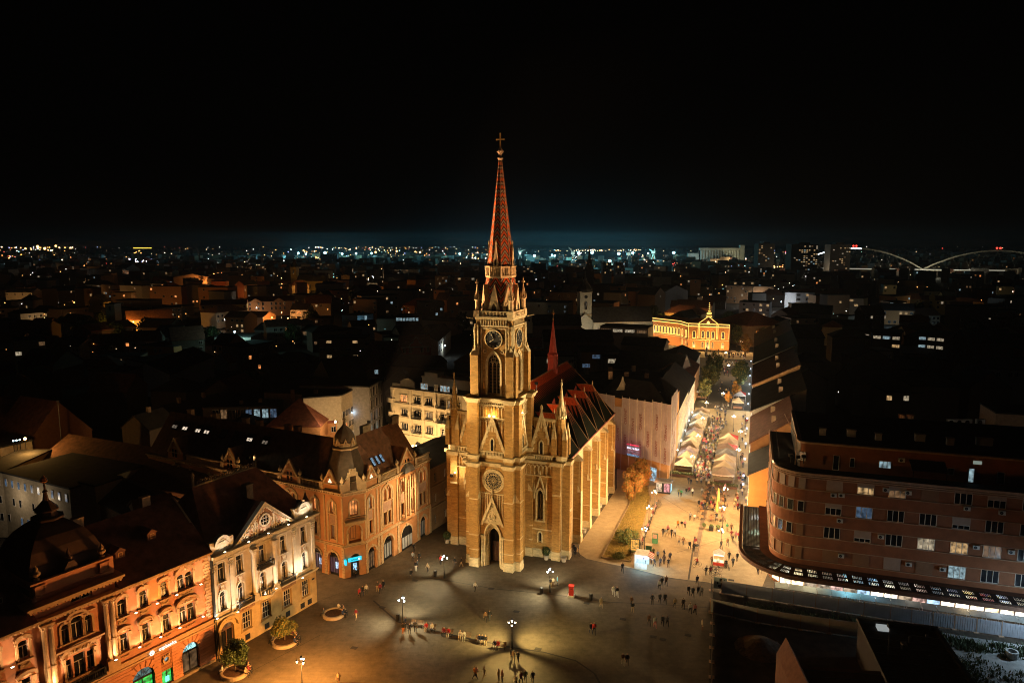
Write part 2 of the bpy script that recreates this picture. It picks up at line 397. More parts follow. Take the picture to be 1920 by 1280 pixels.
 # ================================================================== the church
brick=MBRICK('yellow_brick',(.53,.275,.065),(.41,.19,.038),(.50,.34,.15),1,.34,.11)
stone=M('cream_stone',(.68,.53,.30),.85,0,.3,1.3,.3,(1,1,2.2))
stone_dark=M('weathered_stone',(.24,.175,.11),.9,0,.45,1.2,.3)
chevron=MSTRIPE('chevron_tiles','chevron');comb=MSTRIPE('comb_tiles','comb')
red_metal=M('red_painted_metal',(.30,.06,.045),.55,.1,.25,2)
gold=M('gilded_metal',(.6,.35,.1),.35,.8,.2,3)
dial=M('black_dial',(.012,.012,.014),.5,0,.2,3)
dark_in=M('dark_interior',(.02,.016,.012),.9,0,.3,2)
clay_spire=M('ridge_tiles',(.30,.17,.09),.8,0,.3,2)
CHF=Fr(-3.9,113.6,-20.5);XC=.35;YC=4.8
CH=root('church',CHF,'tall gothic church of yellow brick with a chevron tiled spire and a patterned roof','church')
BS=[brick,stone]
def RT(k,cx=XC,cy=YC):
 """turn by k quarter turns round the tower axis"""
 return Matrix.Translation((cx,cy,0))@Matrix.Rotation(math.pi/2*k,4,'Z')@Matrix.Translation((-cx,-cy,0))
 # --- tower body, three stages
m=MB();b=1.0
m.T=RT(0)
hwP=1.42
m.wall(XC-3.6,XC+3.6,0,18.3,[(XC-hwP,XC+hwP,0,8.2,'p')],b,2.4)
m.T=None
m.box(XC-3.6,XC+3.6,3.5,8.6,0,18.3,0);m.box(XC-3.6,XC-1.5,1.02,3.5,0,18.3,0);m.box(XC+1.5,XC+3.6,1.02,3.5,0,18.3,0);m.box(XC-1.55,XC+1.55,1.05,3.5,8.6,18.3,0)
m.build('tower_base',BS,CH)
m=MB();m.box(XC-3.5,XC+3.5,1.2,8.4,18.3,29.2,0);m.build('tower_middle',BS,CH)
m=MB()
for k in range(4):
 m.T=RT(k);y=1.7
 m.wall(XC-3.1,XC+3.1,29.2,42.6,[(XC-1.05,XC+1.05,29.9,36.9,'p')],y,1.0,0)
m.T=None;m.box(XC-2.1,XC+2.1,2.7,6.9,29.2,42.5,0);m.build('belfry',BS,CH)
# --- tower buttresses: two on each face, each its own part
for k in range(4):
 for s in(-1,1):
  m=MB(RT(k))
  def bx(x0,x1,*a):m.box(*(sorted((XC+s*x0,XC+s*x1))),*a)
  y0=0 if k==0 else(-.1 if k in(1,3)else 1.0)
  if not(k==2):
   bx(2.35,3.9,y0,1.3,1.6,18.2,0);bx(2.25,4.0,y0-.12,1.3,0,.7,1);bx(2.3,3.95,y0-.06,1.3,.7,1.5,1)
   bx(2.3,3.95,y0-.05,.5,3.0,3.15,1);bx(2.3,3.95,y0-.05,.4,5.6,5.75,1)
   m.wedge(*sorted((XC+s*2.33,XC+s*3.93)),y0-.1,y0+.8,11.9,13.3,1)
  bx(2.4,3.8,y0+.25,1.4,18.2,28.6,0)
  bx(2.45,3.65,.75,1.9,29.4,36.3,0);m.wedge(*sorted((XC+s*2.4,XC+s*3.7)),.68,1.75,36.3,37.9,1)
  for q in(2.7,3.25):m.T=RT(k);m.lathe([(.14,37.4),(.14,40.0),(.2,40.1),(.2,40.4),(.02,41.4)],XC+s*q,1.45,6,1)
  m.build('buttress',BS,CH)
  # --- cornices
def cornice(z,h,e,name,top=None):
 m=MB();o=e
 m.box(XC-3.6-o,XC+3.6+o,1-o,8.6+o,z,z+h,0)
 for k in range(4):
  m.T=RT(k)
  for s in(-1,1):m.box(*sorted((XC+s*(2.35-o),XC+s*(3.95+o))),-.1-o+(.25 if z>25 else 0),1.4,z-.02,z+h+.02,0)
 m.T=None
 return m
for(z,parts)in((17.6,((0,.25,.12),(.25,.3,.28),(.55,.18,.42))),(19.0,((0,.5,.06),(.5,.14,.2))),(28.5,((0,.3,.14),(.3,.25,.26),(.55,.22,.45)))):
 for dz,h,e in parts:cornice(z+dz,h,e,'c').build('cornice',stone,CH)
m=MB()
for k in range(4):
 m.T=RT(k)
 for i in range(17):m.box(XC-2.2+i*.27,XC-2.07+i*.27,.74,1.0,19.55,20.1)
 m.box(XC-2.35,XC+2.35,.7,1.05,20.1,20.3);m.box(XC-2.35,XC+2.35,.72,1.05,19.4,19.55)
 for i in range(12):m.box(XC-2.1+i*.36,XC-1.9+i*.36,1.0,1.2,27.85,28.4)
tag(m.build('parapet_balusters',stone,CH),kind='stuff')
# --- west portal: nested pointed arches, gable, doors
for i,(hw,y,th)in enumerate(((1.62,.78,.22),(1.44,1.0,.2),(1.27,1.25,.18),(1.12,1.5,.16))):
 m=MB();m.band(outline(XC,hw-th,0,5.45-.12*i,'p'),outline(XC,hw,0,5.45-.12*i,'p'),y,y+.35)
 for s in(-1,1):m.tube((XC+s*(hw-.02),y,.8),(XC+s*(hw-.02),y,5.4),.09)
 m.build('portal_arch',stone,CH)
m=MB();m.box(XC-1.3,XC+1.3,3.3,3.5,0,8,0)
m.build('door_recess',dark_in,CH)
m=MB();m.box(XC-.95,XC-.03,3.2,3.3,.1,3.6);m.box(XC+.03,XC+.95,3.2,3.3,.1,3.6)
for s in(-1,1):
 for q in range(3):m.box(XC+s*.5-.3,XC+s*.5+.3,3.15,3.2,.4+q*1.05,1.2+q*1.05)
m.build('door',wood_brown,CH)
m=MB();m.band([(XC-2.2,7.4),(XC,12.6),(XC+2.2,7.4)],[(XC-1.75,7.4),(XC,11.6),(XC+1.75,7.4)],.55,.9,0)
m.prism([(XC-1.7,7.7),(XC,11.5),(XC+1.7,7.7)],.74,1.05,0)
for i in range(26):
 a=JR.random();zz=7.9+a*3.1;wx=(11.3-zz)/3.9*1.5
 m.ball((XC+JR.uniform(-wx,wx),.73,zz),.13,6,4,0,(1,.5,1))
m.ring((XC,8.95),.5,.12,.62,.8,14,0)
m.build('portal_gable',stone,CH)
m=MB();m.lathe([(.16,12.5),(.1,13.0),(.22,13.1),(.2,13.35),(.06,13.7),(.02,14)],XC,.75,6)
m.build('gable_finial',stone,CH)
m=MB()
for i in range(11):
 x=XC-2.2+i*.44;top=12.9
 zb=max(8.0,12.7-abs(x-XC)/2.2*5.2)
 if zb<top-.3:m.box(x-.06,x+.06,.86,1.02,zb,top)
for i in range(6):
 x=XC-1.98+i*.79
 if abs(x-XC)>.5:m.ring((x,12.35),.2,.07,.84,1.0,10)
m.box(XC-2.3,XC+2.3,.8,1.05,12.85,13.05);m.build('blind_tracery',stone,CH)
for s in(-1,1):
 m=MB();m.box(XC+s*1.9-.16,XC+s*1.9+.16,.5,.95,0,.9);m.tube((XC+s*1.9,.7,.9),(XC+s*1.9,.7,5.2),.15,n=8);m.box(XC+s*1.9-.2,XC+s*1.9+.2,.48,.95,5.2,5.6)
 m.build('portal_column',stone,CH)
 # --- rose window
RZ=15.2;RX=XC+.15
m=MB();m.ring((RX,RZ),1.75,.28,.78,1.05,28);m.ring((RX,RZ),1.5,.2,.88,1.05,28);o=m.build('rose_window',stone,CH)
m=MB();m.prism([(RX+1.5*math.cos(t*math.pi/12),RZ+1.5*math.sin(t*math.pi/12))for t in range(24)],.96,.99);m.build('pane',dial,o)
m=MB();m.ring((RX,RZ),.14,.09,.86,.97,12);m.ring((RX,RZ),.98,.06,.88,.97,24)
for i in range(16):
 a=i*math.pi/8;ca,sa=math.cos(a),math.sin(a)
 m.tube((RX+.2*ca,.92,RZ+.2*sa),(RX+.98*ca,.92,RZ+.98*sa),.035,n=4)
 a+=math.pi/16
 if i%2==0 or 1:m.ring((RX+1.24*math.cos(a),RZ+1.24*math.sin(a)),.17,.055,.88,.97,8)
m.build('tracery',stone,o)
# --- middle stage: gable with little window, arcade with floodlights
for k in(0,1,3):
 T=RT(k)
 m=MB(T);m.prism([(XC-2.35,20.2),(XC,26.3),(XC+2.35,20.2)],.86,1.24,0)
 m.band([(XC-2.4,20.2),(XC,26.5),(XC+2.4,20.2)],[(XC-1.95,20.2),(XC,25.2),(XC+1.95,20.2)],.74,.9,1)
 # stepped quoins between gable border and brick field
 for i in range(4):
  z=20.6+i*1.0;hw=2.05-i*.43
  for s in(-1,1):m.box(*sorted((XC+s*hw,XC+s*(hw-.42))),.8,.88,z,z+.5,1)
 m.box(XC-.13,XC+.13,.8,.9,23.6,25.2,1);m.band(outline(XC,.26,20.4,22.0,'p'),outline(XC,.42,20.4,22.0,'p'),.72,.9,1)
 m.lathe([(.14,26.4),(.08,26.9),(.2,27.0),(.16,27.3),(.02,27.8)],XC,.8,6,1)
 g=m.build('gable',BS,CH)
 m=MB(T);m.prism([(XC+a,20.4+bb)for a,bb in((-.25,0),(-.25,1.6),(0,2.1),(.25,1.6),(.25,0))],.8,.84);m.build('pane',glass_dark,g)
 m=MB(T)
 for i in range(9):
  x=XC-2.2+i*.55;top=25.2;zb=max(20.3,26.3-abs(x-XC)/2.35*6.1)
  if zb<top-.2:m.box(x-.08,x+.08,1.06,1.24,zb,top)
 for i in range(8):
  x=XC-1.93+i*.55
  if abs(x-XC)>.4:m.ring((x,25.4),.18,.07,1.06,1.22,10)
 m.box(XC-2.4,XC+2.4,1.0,1.24,25.72,25.9);m.build('blind_tracery',stone,CH)
 m=MB(T)
 for i in range(9):
  x=XC-2.2+i*.55;m.tube((x,.95,26.0),(x,.95,27.5),.055,n=6);m.box(x-.09,x+.09,.86,1.1,27.45,27.6)
  if i<8:m.band(outline(x+.275,.2,27.55,27.55,'p',4),outline(x+.275,.275,27.55,27.55,'p',4),.9,1.2)
 m.box(XC-2.4,XC+2.4,.8,1.24,25.9,26.02);m.box(XC-2.4,XC+2.4,.85,1.24,27.98,28.2);m.build('arcade',stone,CH)
 # --- belfry windows, clocks
numer=M('pale_dial_paint',(.5,.43,.32),.6,0,.1,3)
def roman_mesh():
 ms=[]
 for n in range(1,13):
  t=['I','II','III','IV','V','VI','VII','VIII','IX','X','XI','XII'][n-1]
  ms.append(text_mesh(t,.42 if len(t)<3 else .36,.02,numer))
 return ms
RM=roman_mesh()
for k in range(4):
 T=RT(k)
 for hw,y,th in((1.42,1.5,.2),(1.24,1.6,.17)):
  m=MB(T);m.band(outline(XC,hw-th,29.6,34.75,'p'),outline(XC,hw,29.6,34.75,'p'),y,y+.3);m.build('window_surround',stone,CH)
 if k==2:continue
 m=MB(T)
 for q in(-.36,.36):m.box(XC+q-.05,XC+q+.05,2.0,2.15,29.9,35.0)
 for s in(-1,1):m.band(outline(XC+s*.7,.3,34.5,34.6,'p',4),outline(XC+s*.7,.36,34.5,34.6,'p',4),2.0,2.15)
 m.band(outline(XC,.3,34.5,34.6,'p',4),outline(XC,.36,34.5,34.6,'p',4),2.0,2.15)
 for a,bb in((-.35,35.45),(.35,35.45),(0,36.05)):m.ring((XC+a,bb),.24,.07,2.0,2.15,12)
 wn=m.build('belfry_window',stone,CH)
 m=MB(T);m.prism([(XC-1.0,29.9),(XC+1.0,29.9),(XC+1.0,35.2),(XC,36.8),(XC-1.0,35.2)],2.3,2.34);m.build('pane',dark_in,wn)
 m=MB(T)
 for i in range(9):m.box(XC-1.0,XC+1.0,2.2,2.3,30.2+i*.55,30.28+i*.55)
 m.build('louvre',wood_brown,wn)
 # clock
 cz=38.95
 m=MB(T);m.ring((XC,cz),1.42,.16,1.48,1.75,30);c=m.build('clock',stone,CH)
 m=MB(T);m.prism([(XC+1.43*math.cos(t*math.pi/16),cz+1.43*math.sin(t*math.pi/16))for t in range(32)],1.6,1.66);m.build('clock_face',dial,c)
 P=T@Vector((XC,1.57,cz))
 for n in range(1,13):
  a=math.pi/2-n*math.pi/6
  o=inst(RM[n-1],'numeral',c);q=T@Vector((XC+1.16*math.cos(a),1.58,cz+1.16*math.sin(a)));o.location=q
  o.rotation_euler=(Matrix.Rotation(math.pi/2*k,4,'Z')@Matrix.Rotation(-(a-math.pi/2),4,'Y')@Matrix.Rotation(math.pi/2,4,'X')).to_euler()
 for ln,an,wd in((.82,math.pi/2-(7.93/12)*2*math.pi,.075),(1.2,math.pi/2-(56/60)*2*math.pi,.05)):
  m=MB(T);ca,sa=math.cos(an),math.sin(an);m.tube((XC,1.53,cz),(XC+ln*ca,1.53,cz+ln*sa),wd,wd*.5,5)
  m.ball((XC+ln*.72*ca,1.53,cz+ln*.72*sa),wd*1.9,6,4,sq=(1,.4,1));m.build('clock_hand',numer,c)
 m=MB(T)
 for s in(-1,1):
  m.ring((XC+s*1.55,36.9),.22,.09,1.55,1.75,10);m.box(*sorted((XC+s*2.05,XC+s*2.25)),1.58,1.8,30,40.6)
 m.box(XC-2.25,XC+2.25,1.58,1.8,40.6,40.8);m.build('panel_moulding',stone,CH)
 # upper cornice, arcade, balustrade
for z,h,e in((41.0,.22,.22),(42.1,.3,.14),(42.4,.22,.34)):
 m=MB();m.box(XC-3.1-e,XC+3.1+e,1.7-e,7.9+e,z,z+h);m.build('cornice',stone,CH)
m=MB()
for k in range(4):
 m.T=RT(k)
 for i in range(11):m.box(XC-2.2+i*.44-.07,XC-2.2+i*.44+.07,1.5,1.72,41.2,42.1)
tag(m.build('corbel_table',stone,CH),kind='stuff')
for k in range(4):
 m=MB(RT(k));y=1.45
 m.box(XC-2.5,XC+2.5,y,y+.2,42.62,42.78);m.box(XC-2.5,XC+2.5,y-.03,y+.22,43.42,43.58)
 for i in range(9):
  x=XC-2.4+i*.6;m.box(x-.07,x+.07,y+.02,y+.18,42.78,43.42)
  if i<8:m.tube((x,y+.1,42.8),(x+.6,y+.1,43.4),.05,n=4);m.tube((x,y+.1,43.4),(x+.6,y+.1,42.8),.05,n=4)
 m.build('balustrade',stone,CH)
 m=MB(RT(k));x,y=XC-2.95,1.85
 m.box(x-.5,x+.5,y-.5,y+.5,42.6,43.6)
 m.lathe([(.42,43.6),(.42,45.2),(.56,45.3),(.56,45.5)],x,y,8);m.lathe([(.36,45.9),(.05,48.0)],x,y,8)
 m.lathe([(.3,48.0),(.3,48.25)],x,y,6);m.lathe([(.1,48.2),(.14,48.5),(.02,48.8)],x,y,6)
 for i in range(8):
  a=i*math.pi/4;cx,cy2=x+.46*math.cos(a),y+.46*math.sin(a)
  m.hexa([(cx-.13,cy2-.13,45.4),(cx+.13,cy2-.13,45.4),(cx+.13,cy2+.13,45.4),(cx-.13,cy2+.13,45.4)],[(cx-.01,cy2-.01,46.5),(cx+.01,cy2-.01,46.5),(cx+.01,cy2+.01,46.5),(cx-.01,cy2+.01,46.5)])
 m.build('pinnacle',stone,CH)
 m=MB(RT(k));m.tube((XC-3.5,1.3,42.3),(XC-4.4,.5,42.5),.1,.06);m.build('gargoyle',stone,CH)
 # --- spire
sr=lambda z:.22+(68.0-z)*.1135
def oct_face(m,z0,z1,r0,r1,k):
 a0=math.pi/8+k*math.pi/4;a1=a0+math.pi/4
 P=[(XC+r0*math.cos(a0),YC+r0*math.sin(a0),z0),(XC+r0*math.cos(a1),YC+r0*math.sin(a1),z0),(XC+r1*math.cos(a1),YC+r1*math.sin(a1),z1),(XC+r1*math.cos(a0),YC+r1*math.sin(a0),z1)]
 h0,h1=r0*math.sin(math.pi/8),r1*math.sin(math.pi/8)
 return P,[(-h0,z0),(h0,z0),(h1,z1),(-h1,z1)]
for nm_,z0,z1 in(('spire_foot',43.0,49.0),('spire',50.8,68.0)):
 m=MB();n=int((z1-z0)/1.0)
 for k in range(8):
  for j in range(n):
   a,bq=z0+(z1-z0)*j/n,z0+(z1-z0)*(j+1)/n
   P,uv=oct_face(m,a,bq,sr(a),sr(bq),k);m.face(P,0,uv)
 m.build(nm_,chevron,CH)
m=MB()
for k in range(8):
 a=math.pi/8+k*math.pi/4
 for z0,z1 in((43.2,49.0),(50.8,68.0)):
  m.tube((XC+sr(z0)*math.cos(a),YC+sr(z0)*math.sin(a),z0),(XC+sr(z1)*math.cos(a),YC+sr(z1)*math.sin(a),z1),.075,.04,5)
m.build('spire_rib',clay_spire,CH)
m=MB();n8=math.pi/8
m.lathe([(2.35,48.9),(2.5,49.0),(2.5,49.25),(1.95,49.3),(1.95,50.5),(2.45,50.55),(2.45,50.8),(2.0,50.9)],XC,YC,8,0,n8)
for k in range(48):
 a=k*math.pi/24;r=2.3;m.tube((XC+r*math.cos(a),YC+r*math.sin(a),49.3),(XC+r*math.cos(a),YC+r*math.sin(a),50.5),.05,n=4)
for k in range(8):
 a=n8+k*math.pi/4;r=2.42;m.tube((XC+r*math.cos(a),YC+r*math.sin(a),49.1),(XC+r*math.cos(a),YC+r*math.sin(a),50.8),.16,n=6)
m.build('spire_gallery',stone,CH)
for k in range(8):
 for(zb,h,hw,r)in((43.2,4.6,.95,sr(43.2)+.12),(50.9,3.4,.42,sr(50.9)+.1)):
  if zb>50 and k%2:continue
  T=Matrix.Translation((XC,YC,0))@Matrix.Rotation(k*math.pi/4,4,'Z')
  m=MB(T);r*=.96
  m.prism([(-hw,zb),(-hw,zb+h*.18),(0,zb+h),(hw,zb+h*.18),(hw,zb)],-r-.05,-r+.75,0)
  m.band(outline(0,hw*.42,zb,zb+h*.22,'p',4),outline(0,hw*.6,zb,zb+h*.22,'p',4),-r-.12,-r,0)
  if zb>50:m.lathe([(.12,zb+h),(.16,zb+h+.3),(.02,zb+h+.7)],0,-r+.1,6)
  o=m.build('spire_gable'if zb<50 else 'spire_dormer',stone,CH)
  m=MB(T);m.prism([(-hw*.4,zb+.05),(-hw*.4,zb+h*.22),(0,zb+h*.36),(hw*.4,zb+h*.22),(hw*.4,zb+.05)],-r-.08,-r-.06);m.build('opening',dark_in,o)
m=MB();m.lathe([(.26,67.9),(.5,68.0),(.5,68.2),(.2,68.3),(.18,68.7),(.42,69.0),(.46,69.3),(.3,69.6),(.12,69.9),(.08,70.0)],XC,YC,8)
for k in range(4):
 a=k*math.pi/2+.5;m.ball((XC+.45*math.cos(a),YC+.45*math.sin(a),69.2),.16,5,4)
m.build('finial',stone_dark,CH)
m=MB();m.box(XC-.09,XC+.09,YC-.08,YC+.08,69.8,72.0);m.box(XC-.62,XC+.62,YC-.085,YC+.085,71.0,71.2)
for a,bb in((-.62,71.1),(.62,71.1),(0,72.0)):m.ball((XC+a,YC,bb),.15,6,4)
m.build('cross',gold,CH)
# --- nave, aisles
EZ=17.4;RGZ=28.3;NE=46.2;HX=10.3
m=MB()
wins=[(yb,yb+1.0,5.0,13.6,'p')for yb in(12.3,19.3,26.1,33.0,40.0)]
Tr=Matrix.Translation((HX,0,0))@Matrix.Rotation(math.pi/2,4,'Z')
m.T=Tr;m.wall(8.0,NE,0,EZ,wins,0,.4,1)
Tl=Matrix.Translation((-HX,0,0))@Matrix.Rotation(-math.pi/2,4,'Z')
m.T=None;m.box(-HX,HX-.45,8.0,NE,0,EZ,0);m.box(HX-.5,HX+.05,8.0,NE,0,1.4,1)
m.build('nave_wall',BS,CH)
for yb,ye,zb,zt,_ in wins:
 o=window(CH,0,0,1.0,8.6,loc=(HX-.3,(yb+ye)/2,zb),kind='p',frame=stone,T='plain2',rz=math.pi/2)
 m=MB(Tr);m.band(outline((yb+ye)/2,.5,zb,zt-.85,'p',6),outline((yb+ye)/2,.72,zb,zt-.85,'p',6),-.12,.05);m.build('window_surround',stone,CH)
for s in(-1,1):
 for yb in(16.0,23.0,29.9,36.8,43.8):
  m=MB();X0,X1=(HX,11.75)if s>0 else(-11.75,-HX);sd='x'if s>0 else '-x'
  m.box(X0-(.1 if s>0 else-.0),X1,yb-.6,yb+.6,1.5,15.6,0);m.box(*((X0,X1+.12)if s>0 else(X0-.12,X1)),yb-.72,yb+.72,0,1.5,1)
  xo=X1 if s>0 else X0
  m.box(xo-.05,xo+.05,yb-.62,yb+.62,1.5,9.8,1);m.box(xo-(.4 if s>0 else-.3),xo-(.3 if s>0 else-.4),yb-.62,yb+.62,10,15.6,1)
  m.wedge(min(xo,xo-s*.6),max(xo,xo-s*.6)+.0,yb-.68,yb+.68,9.7,10.9,1,sd)
  m.wedge(*((X0-.1,X1+.15)if s>0 else(X0-.15,X1+.1)),yb-.72,yb+.72,15.5,16.9,1,sd)
  m.box(X0,X1+.06 if s>0 else X1,yb-.64,yb+.64,4.6,4.75,1)
  m.build('buttress',BS,CH)
 m=MB();xs=sorted((s*HX,s*11.0));m.box(xs[0],xs[1],8.2,NE+.3,16.75,17.25);m.box(*sorted((s*HX,s*10.6)),8.2,NE,16.3,16.75)
 m.build('eaves_cornice',stone,CH)
 m=MB();m.box(*sorted((s*11.0,s*11.25)),8.3,NE+.4,17.2,17.42);m.build('gutter',red_metal,CH)
 # main roof with tile pattern (u metres along, v metres down the slope from the ridge)
m=MB();SL=math.hypot(11.1,RGZ-EZ);nseg=12
for s in(-1,1):
 for j in range(nseg):
  y0,y1=7.6+(NE-7.6)*j/nseg,7.6+(NE-7.6)*(j+1)/nseg
  m.face([(0,y0,RGZ),(s*11.1,y0,EZ),(s*11.1,y1,EZ),(0,y1,RGZ)],0,[(y0,0),(y0,SL),(y1,SL),(y1,0)])
m.face([(-11.1,NE,EZ),(11.1,NE,EZ),(0,NE,RGZ)],0,[(0,9),(9,9),(4,9)])
m.build('roof',comb,CH)
m=MB();m.tube((0,7.6,RGZ+.03),(0,NE+.1,RGZ+.03),.13,n=6);m.tube((0,NE,RGZ),(11.1,NE,EZ),.1,n=5);m.tube((0,NE,RGZ),(-11.1,NE,EZ),.1,n=5);m.build('ridge',clay_spire,CH)
for s in(-1,1):
 for yc in(12.9,19.6,26.5,33.4,40.3):
  az=24.6;ax=7.4;xi=(RGZ-az)/(RGZ-EZ)*11.1;w=3.2;m=MB();ex=11.15
  L1=math.dist((ax,az),(ex,EZ))
  A,E0,E1,I=(s*ax,yc,az),(s*ex,yc-w,EZ),(s*ex,yc+w,EZ),(s*xi,yc,az)
  m.face([A,E0,E1],0,[(0,.3),(-w,L1),(w,L1)])
  m.face([I,E0,A],0,[(ax-xi,.2),(0,L1),(0,.2)]);m.face([I,A,E1],0,[(ax-xi,.2),(0,.2),(0,L1)])
  o=m.build('transverse_roof',comb,CH)
  m=MB();m.tube(A,E0,.07,n=5);m.tube(A,E1,.07,n=5);m.tube(A,I,.07,n=5);m.build('ridge',clay_spire,o)
  m=MB();m.lathe([(.1,az),(.12,az+.35),(.03,az+.9)],s*ax,yc,6);m.build('finial',stone,o)
 for yc in(14.5,22.5,30,37):
  zz=24.3 if yc%1 else 24.0;xx=(RGZ-zz)/(RGZ-EZ)*11.1
  m=MB();m.hexa([(s*xx,yc-.35,zz),(s*xx+s*.6,yc-.35,zz-.55),(s*xx+s*.6,yc+.35,zz-.55),(s*xx,yc+.35,zz)],[(s*(xx+.3),yc-.02,zz+.9),(s*(xx+.34),yc-.02,zz+.9),(s*(xx+.34),yc+.02,zz+.9),(s*(xx+.3),yc+.02,zz+.9)])
  m.build('roof_vent',red_metal,CH)
  # fleche over the crossing
FY=35.6;m=MB();m.lathe([(1.0,26.8),(1.0,31.2),(1.15,31.3),(1.15,31.5),(.85,31.9)],0,FY,8,0,n8);m.lathe([(.85,31.9),(.06,38.8)],0,FY,8,0,n8)
for k in range(8):
 a=n8+k*math.pi/4;m.tube((1.02*math.cos(a),FY+1.02*math.sin(a),27),(1.02*math.cos(a),FY+1.02*math.sin(a),31.3),.07,n=5)
o=m.build('fleche',red_metal,CH)
m=MB();m.box(-.05,.05,FY-.05,FY+.05,38.8,40.8);m.box(-.45,.45,FY-.055,FY+.055,40.0,40.14);m.ball((0,FY,38.9),.22,8,5);m.build('cross',gold,o)
# --- west fronts of the two aisles
for s in(-1,1):
 X=lambda a:s*a
 hl=sorted((X(6.05),X(7.2)));h2=sorted((X(6.3),X(6.95)))
 m=MB();m.wall(*sorted((X(3.9),X(10.3))),0,17.7,[(hl[0],hl[1],6.8,12.3,'p'),(h2[0],h2[1],2.7,4.6,'p')],7.4,.5,0)
 m.box(*sorted((X(3.9),X(10.3))),7.3,7.5,0,1.5,1);m.box(*sorted((X(3.9),X(10.2))),7.95,8.3,0,17.7,0)
 m.box(*sorted((X(3.9),X(9))),7.32,7.45,5.0,5.2,1)
 m.build('aisle_front',BS,CH)
 window(CH,X(6.625),6.8,1.15,5.5,7.75,'.','p',stone,'plain2');window(CH,X(6.625),2.7,.65,1.9,7.75,'.','p',stone,'none')
 m=MB();cx=X(6.625);m.band(outline(cx,.57,6.8,11.3,'p',6),outline(cx,.8,6.8,11.3,'p',6),7.2,7.42)
 m.band([(cx-1.1,11.6),(cx,15.0),(cx+1.1,11.6)],[(cx-.85,11.6),(cx,14.3),(cx+.85,11.6)],7.15,7.42);m.box(cx-.95,cx+.95,7.1,7.5,6.55,6.8)
 for q in(-1,1):m.lathe([(.13,10.6),(.13,12.4),(.02,13.6)],cx+q*1.1,7.3,6)
 m.lathe([(.1,15),(.16,15.3),(.02,15.8)],cx,7.3,6);m.build('window_surround',stone,CH)
 m=MB();m.band(outline(cx,.32,2.7,4.05,'p',5),outline(cx,.5,2.7,4.05,'p',5),7.25,7.42);m.build('window_surround',stone,CH)
 m=MB()
 for i in range(7):
  x=4.2+i*.74;m.tube((X(x),7.15,14.9),(X(x),7.15,16.3),.055,n=6)
  if i<6:m.band(outline(X(x+.37),.28,16.2,16.2,'p',4),outline(X(x+.37),.37,16.2,16.2,'p',4),7.08,7.42)
 m.box(*sorted((X(3.9),X(9))),7.02,7.42,14.75,14.92);m.build('arcade',stone,CH)
 m=MB();m.box(*sorted((X(3.9),X(10.9))),6.9,8.5,17.0,17.3);m.box(*sorted((X(3.9),X(11.1))),6.7,8.6,17.3,17.55);m.box(*sorted((X(8.6),X(10.6))),6.5,8.6,16.95,17.62)
 m.box(*sorted((X(9.9),X(11.95))),7.9,10,16.97,17.6);m.build('cornice',stone,CH)
 # corner pillars
 for(xa,xb,ya,yb,fr_)in((8.95,10.3,6.95,8.1,'y'),(10.2,11.7,8.25,9.6,'x')):
  m=MB();q=sorted((X(xa),X(xb)));m.box(q[0],q[1],ya,yb,1.5,17.0,0);m.box(q[0]-.1,q[1]+.1,ya-.12,yb+.05,0,.8,1);m.box(q[0]-.05,q[1]+.05,ya-.06,yb,.8,1.5,1)
  if fr_=='y':m.wedge(q[0]-.03,q[1]+.03,ya-.15,ya+.5,11.6,12.7,1)
  else:m.wedge(*((q[1]-.5,q[1]+.2)if s>0 else(q[0]-.2,q[0]+.5)),ya,yb,8.6,9.8,1,'x'if s>0 else '-x')
  m.build('buttress',BS,CH)
  # parapet, gable with window, screen behind
 m=MB();m.box(*sorted((X(3.9),X(9.0))),7.1,7.35,17.6,17.75)
 for i in range(16):m.box(X(4.2+i*.3)-.07,X(4.2+i*.3)+.07,7.12,7.3,17.75,18.35)
 m.box(*sorted((X(3.9),X(9.0))),7.08,7.38,18.35,18.55);m.build('parapet',stone,CH)
 gx=X(6.75)
 m=MB();m.prism([(gx-2.3,18.5),(gx,26.0),(gx+2.3,18.5)],7.5,7.9,0)
 m.band([(gx-2.4,18.4),(gx,26.4),(gx+2.4,18.4)],[(gx-1.95,18.4),(gx,24.9),(gx+1.95,18.4)],7.36,7.6,1)
 for i in range(4):
  z=19.2+i*1.15;hw=1.85-i*.36
  for q in(-1,1):m.box(*sorted((gx+q*hw,gx+q*(hw-.4))),7.42,7.52,z,z+.6,1)
 m.box(gx-.14,gx+.14,7.42,7.55,23.2,24.8,1);m.band(outline(gx,.28,18.6,20.4,'p',5),outline(gx,.46,18.6,20.4,'p',5),7.36,7.52,1)
 m.lathe([(.2,26.2),(.14,26.5),(.28,26.6),(.24,27.0),(.05,27.3)],gx,7.5,6,1);o=m.build('gable',BS,CH)
 m=MB();m.prism([(gx-.27,18.6),(gx-.27,20.4),(gx,20.9),(gx+.27,20.4),(gx+.27,18.6)],7.44,7.48);m.build('pane',glass_dark,o)
 m=MB();m.box(*sorted((X(3.7),X(9.3))),8.0,8.3,17.7,24.7,0)
 for i in range(12):m.box(X(4.0+i*.46)-.09,X(4.0+i*.46)+.09,7.9,8.0,17.8,24.3,1)
 m.box(*sorted((X(3.7),X(9.3))),7.85,8.4,24.3,24.8,1);m.build('screen_wall',BS,CH)
 # corner turret
 tx,ty=X(10.0),8.3
 m=MB();m.lathe([(1.15,17.6),(1.15,18.6)],tx,ty,8,1,n8);m.lathe([(.75,18.6),(.75,25.2)],tx,ty,8,0,n8)
 m.lathe([(.8,25.1),(.95,25.3),(.95,25.5),(.7,25.6)],tx,ty,8,1,n8);m.lathe([(.68,25.6),(.09,30.6),(.16,30.7),(.16,31.0),(.03,31.8)],tx,ty,8,1,n8)
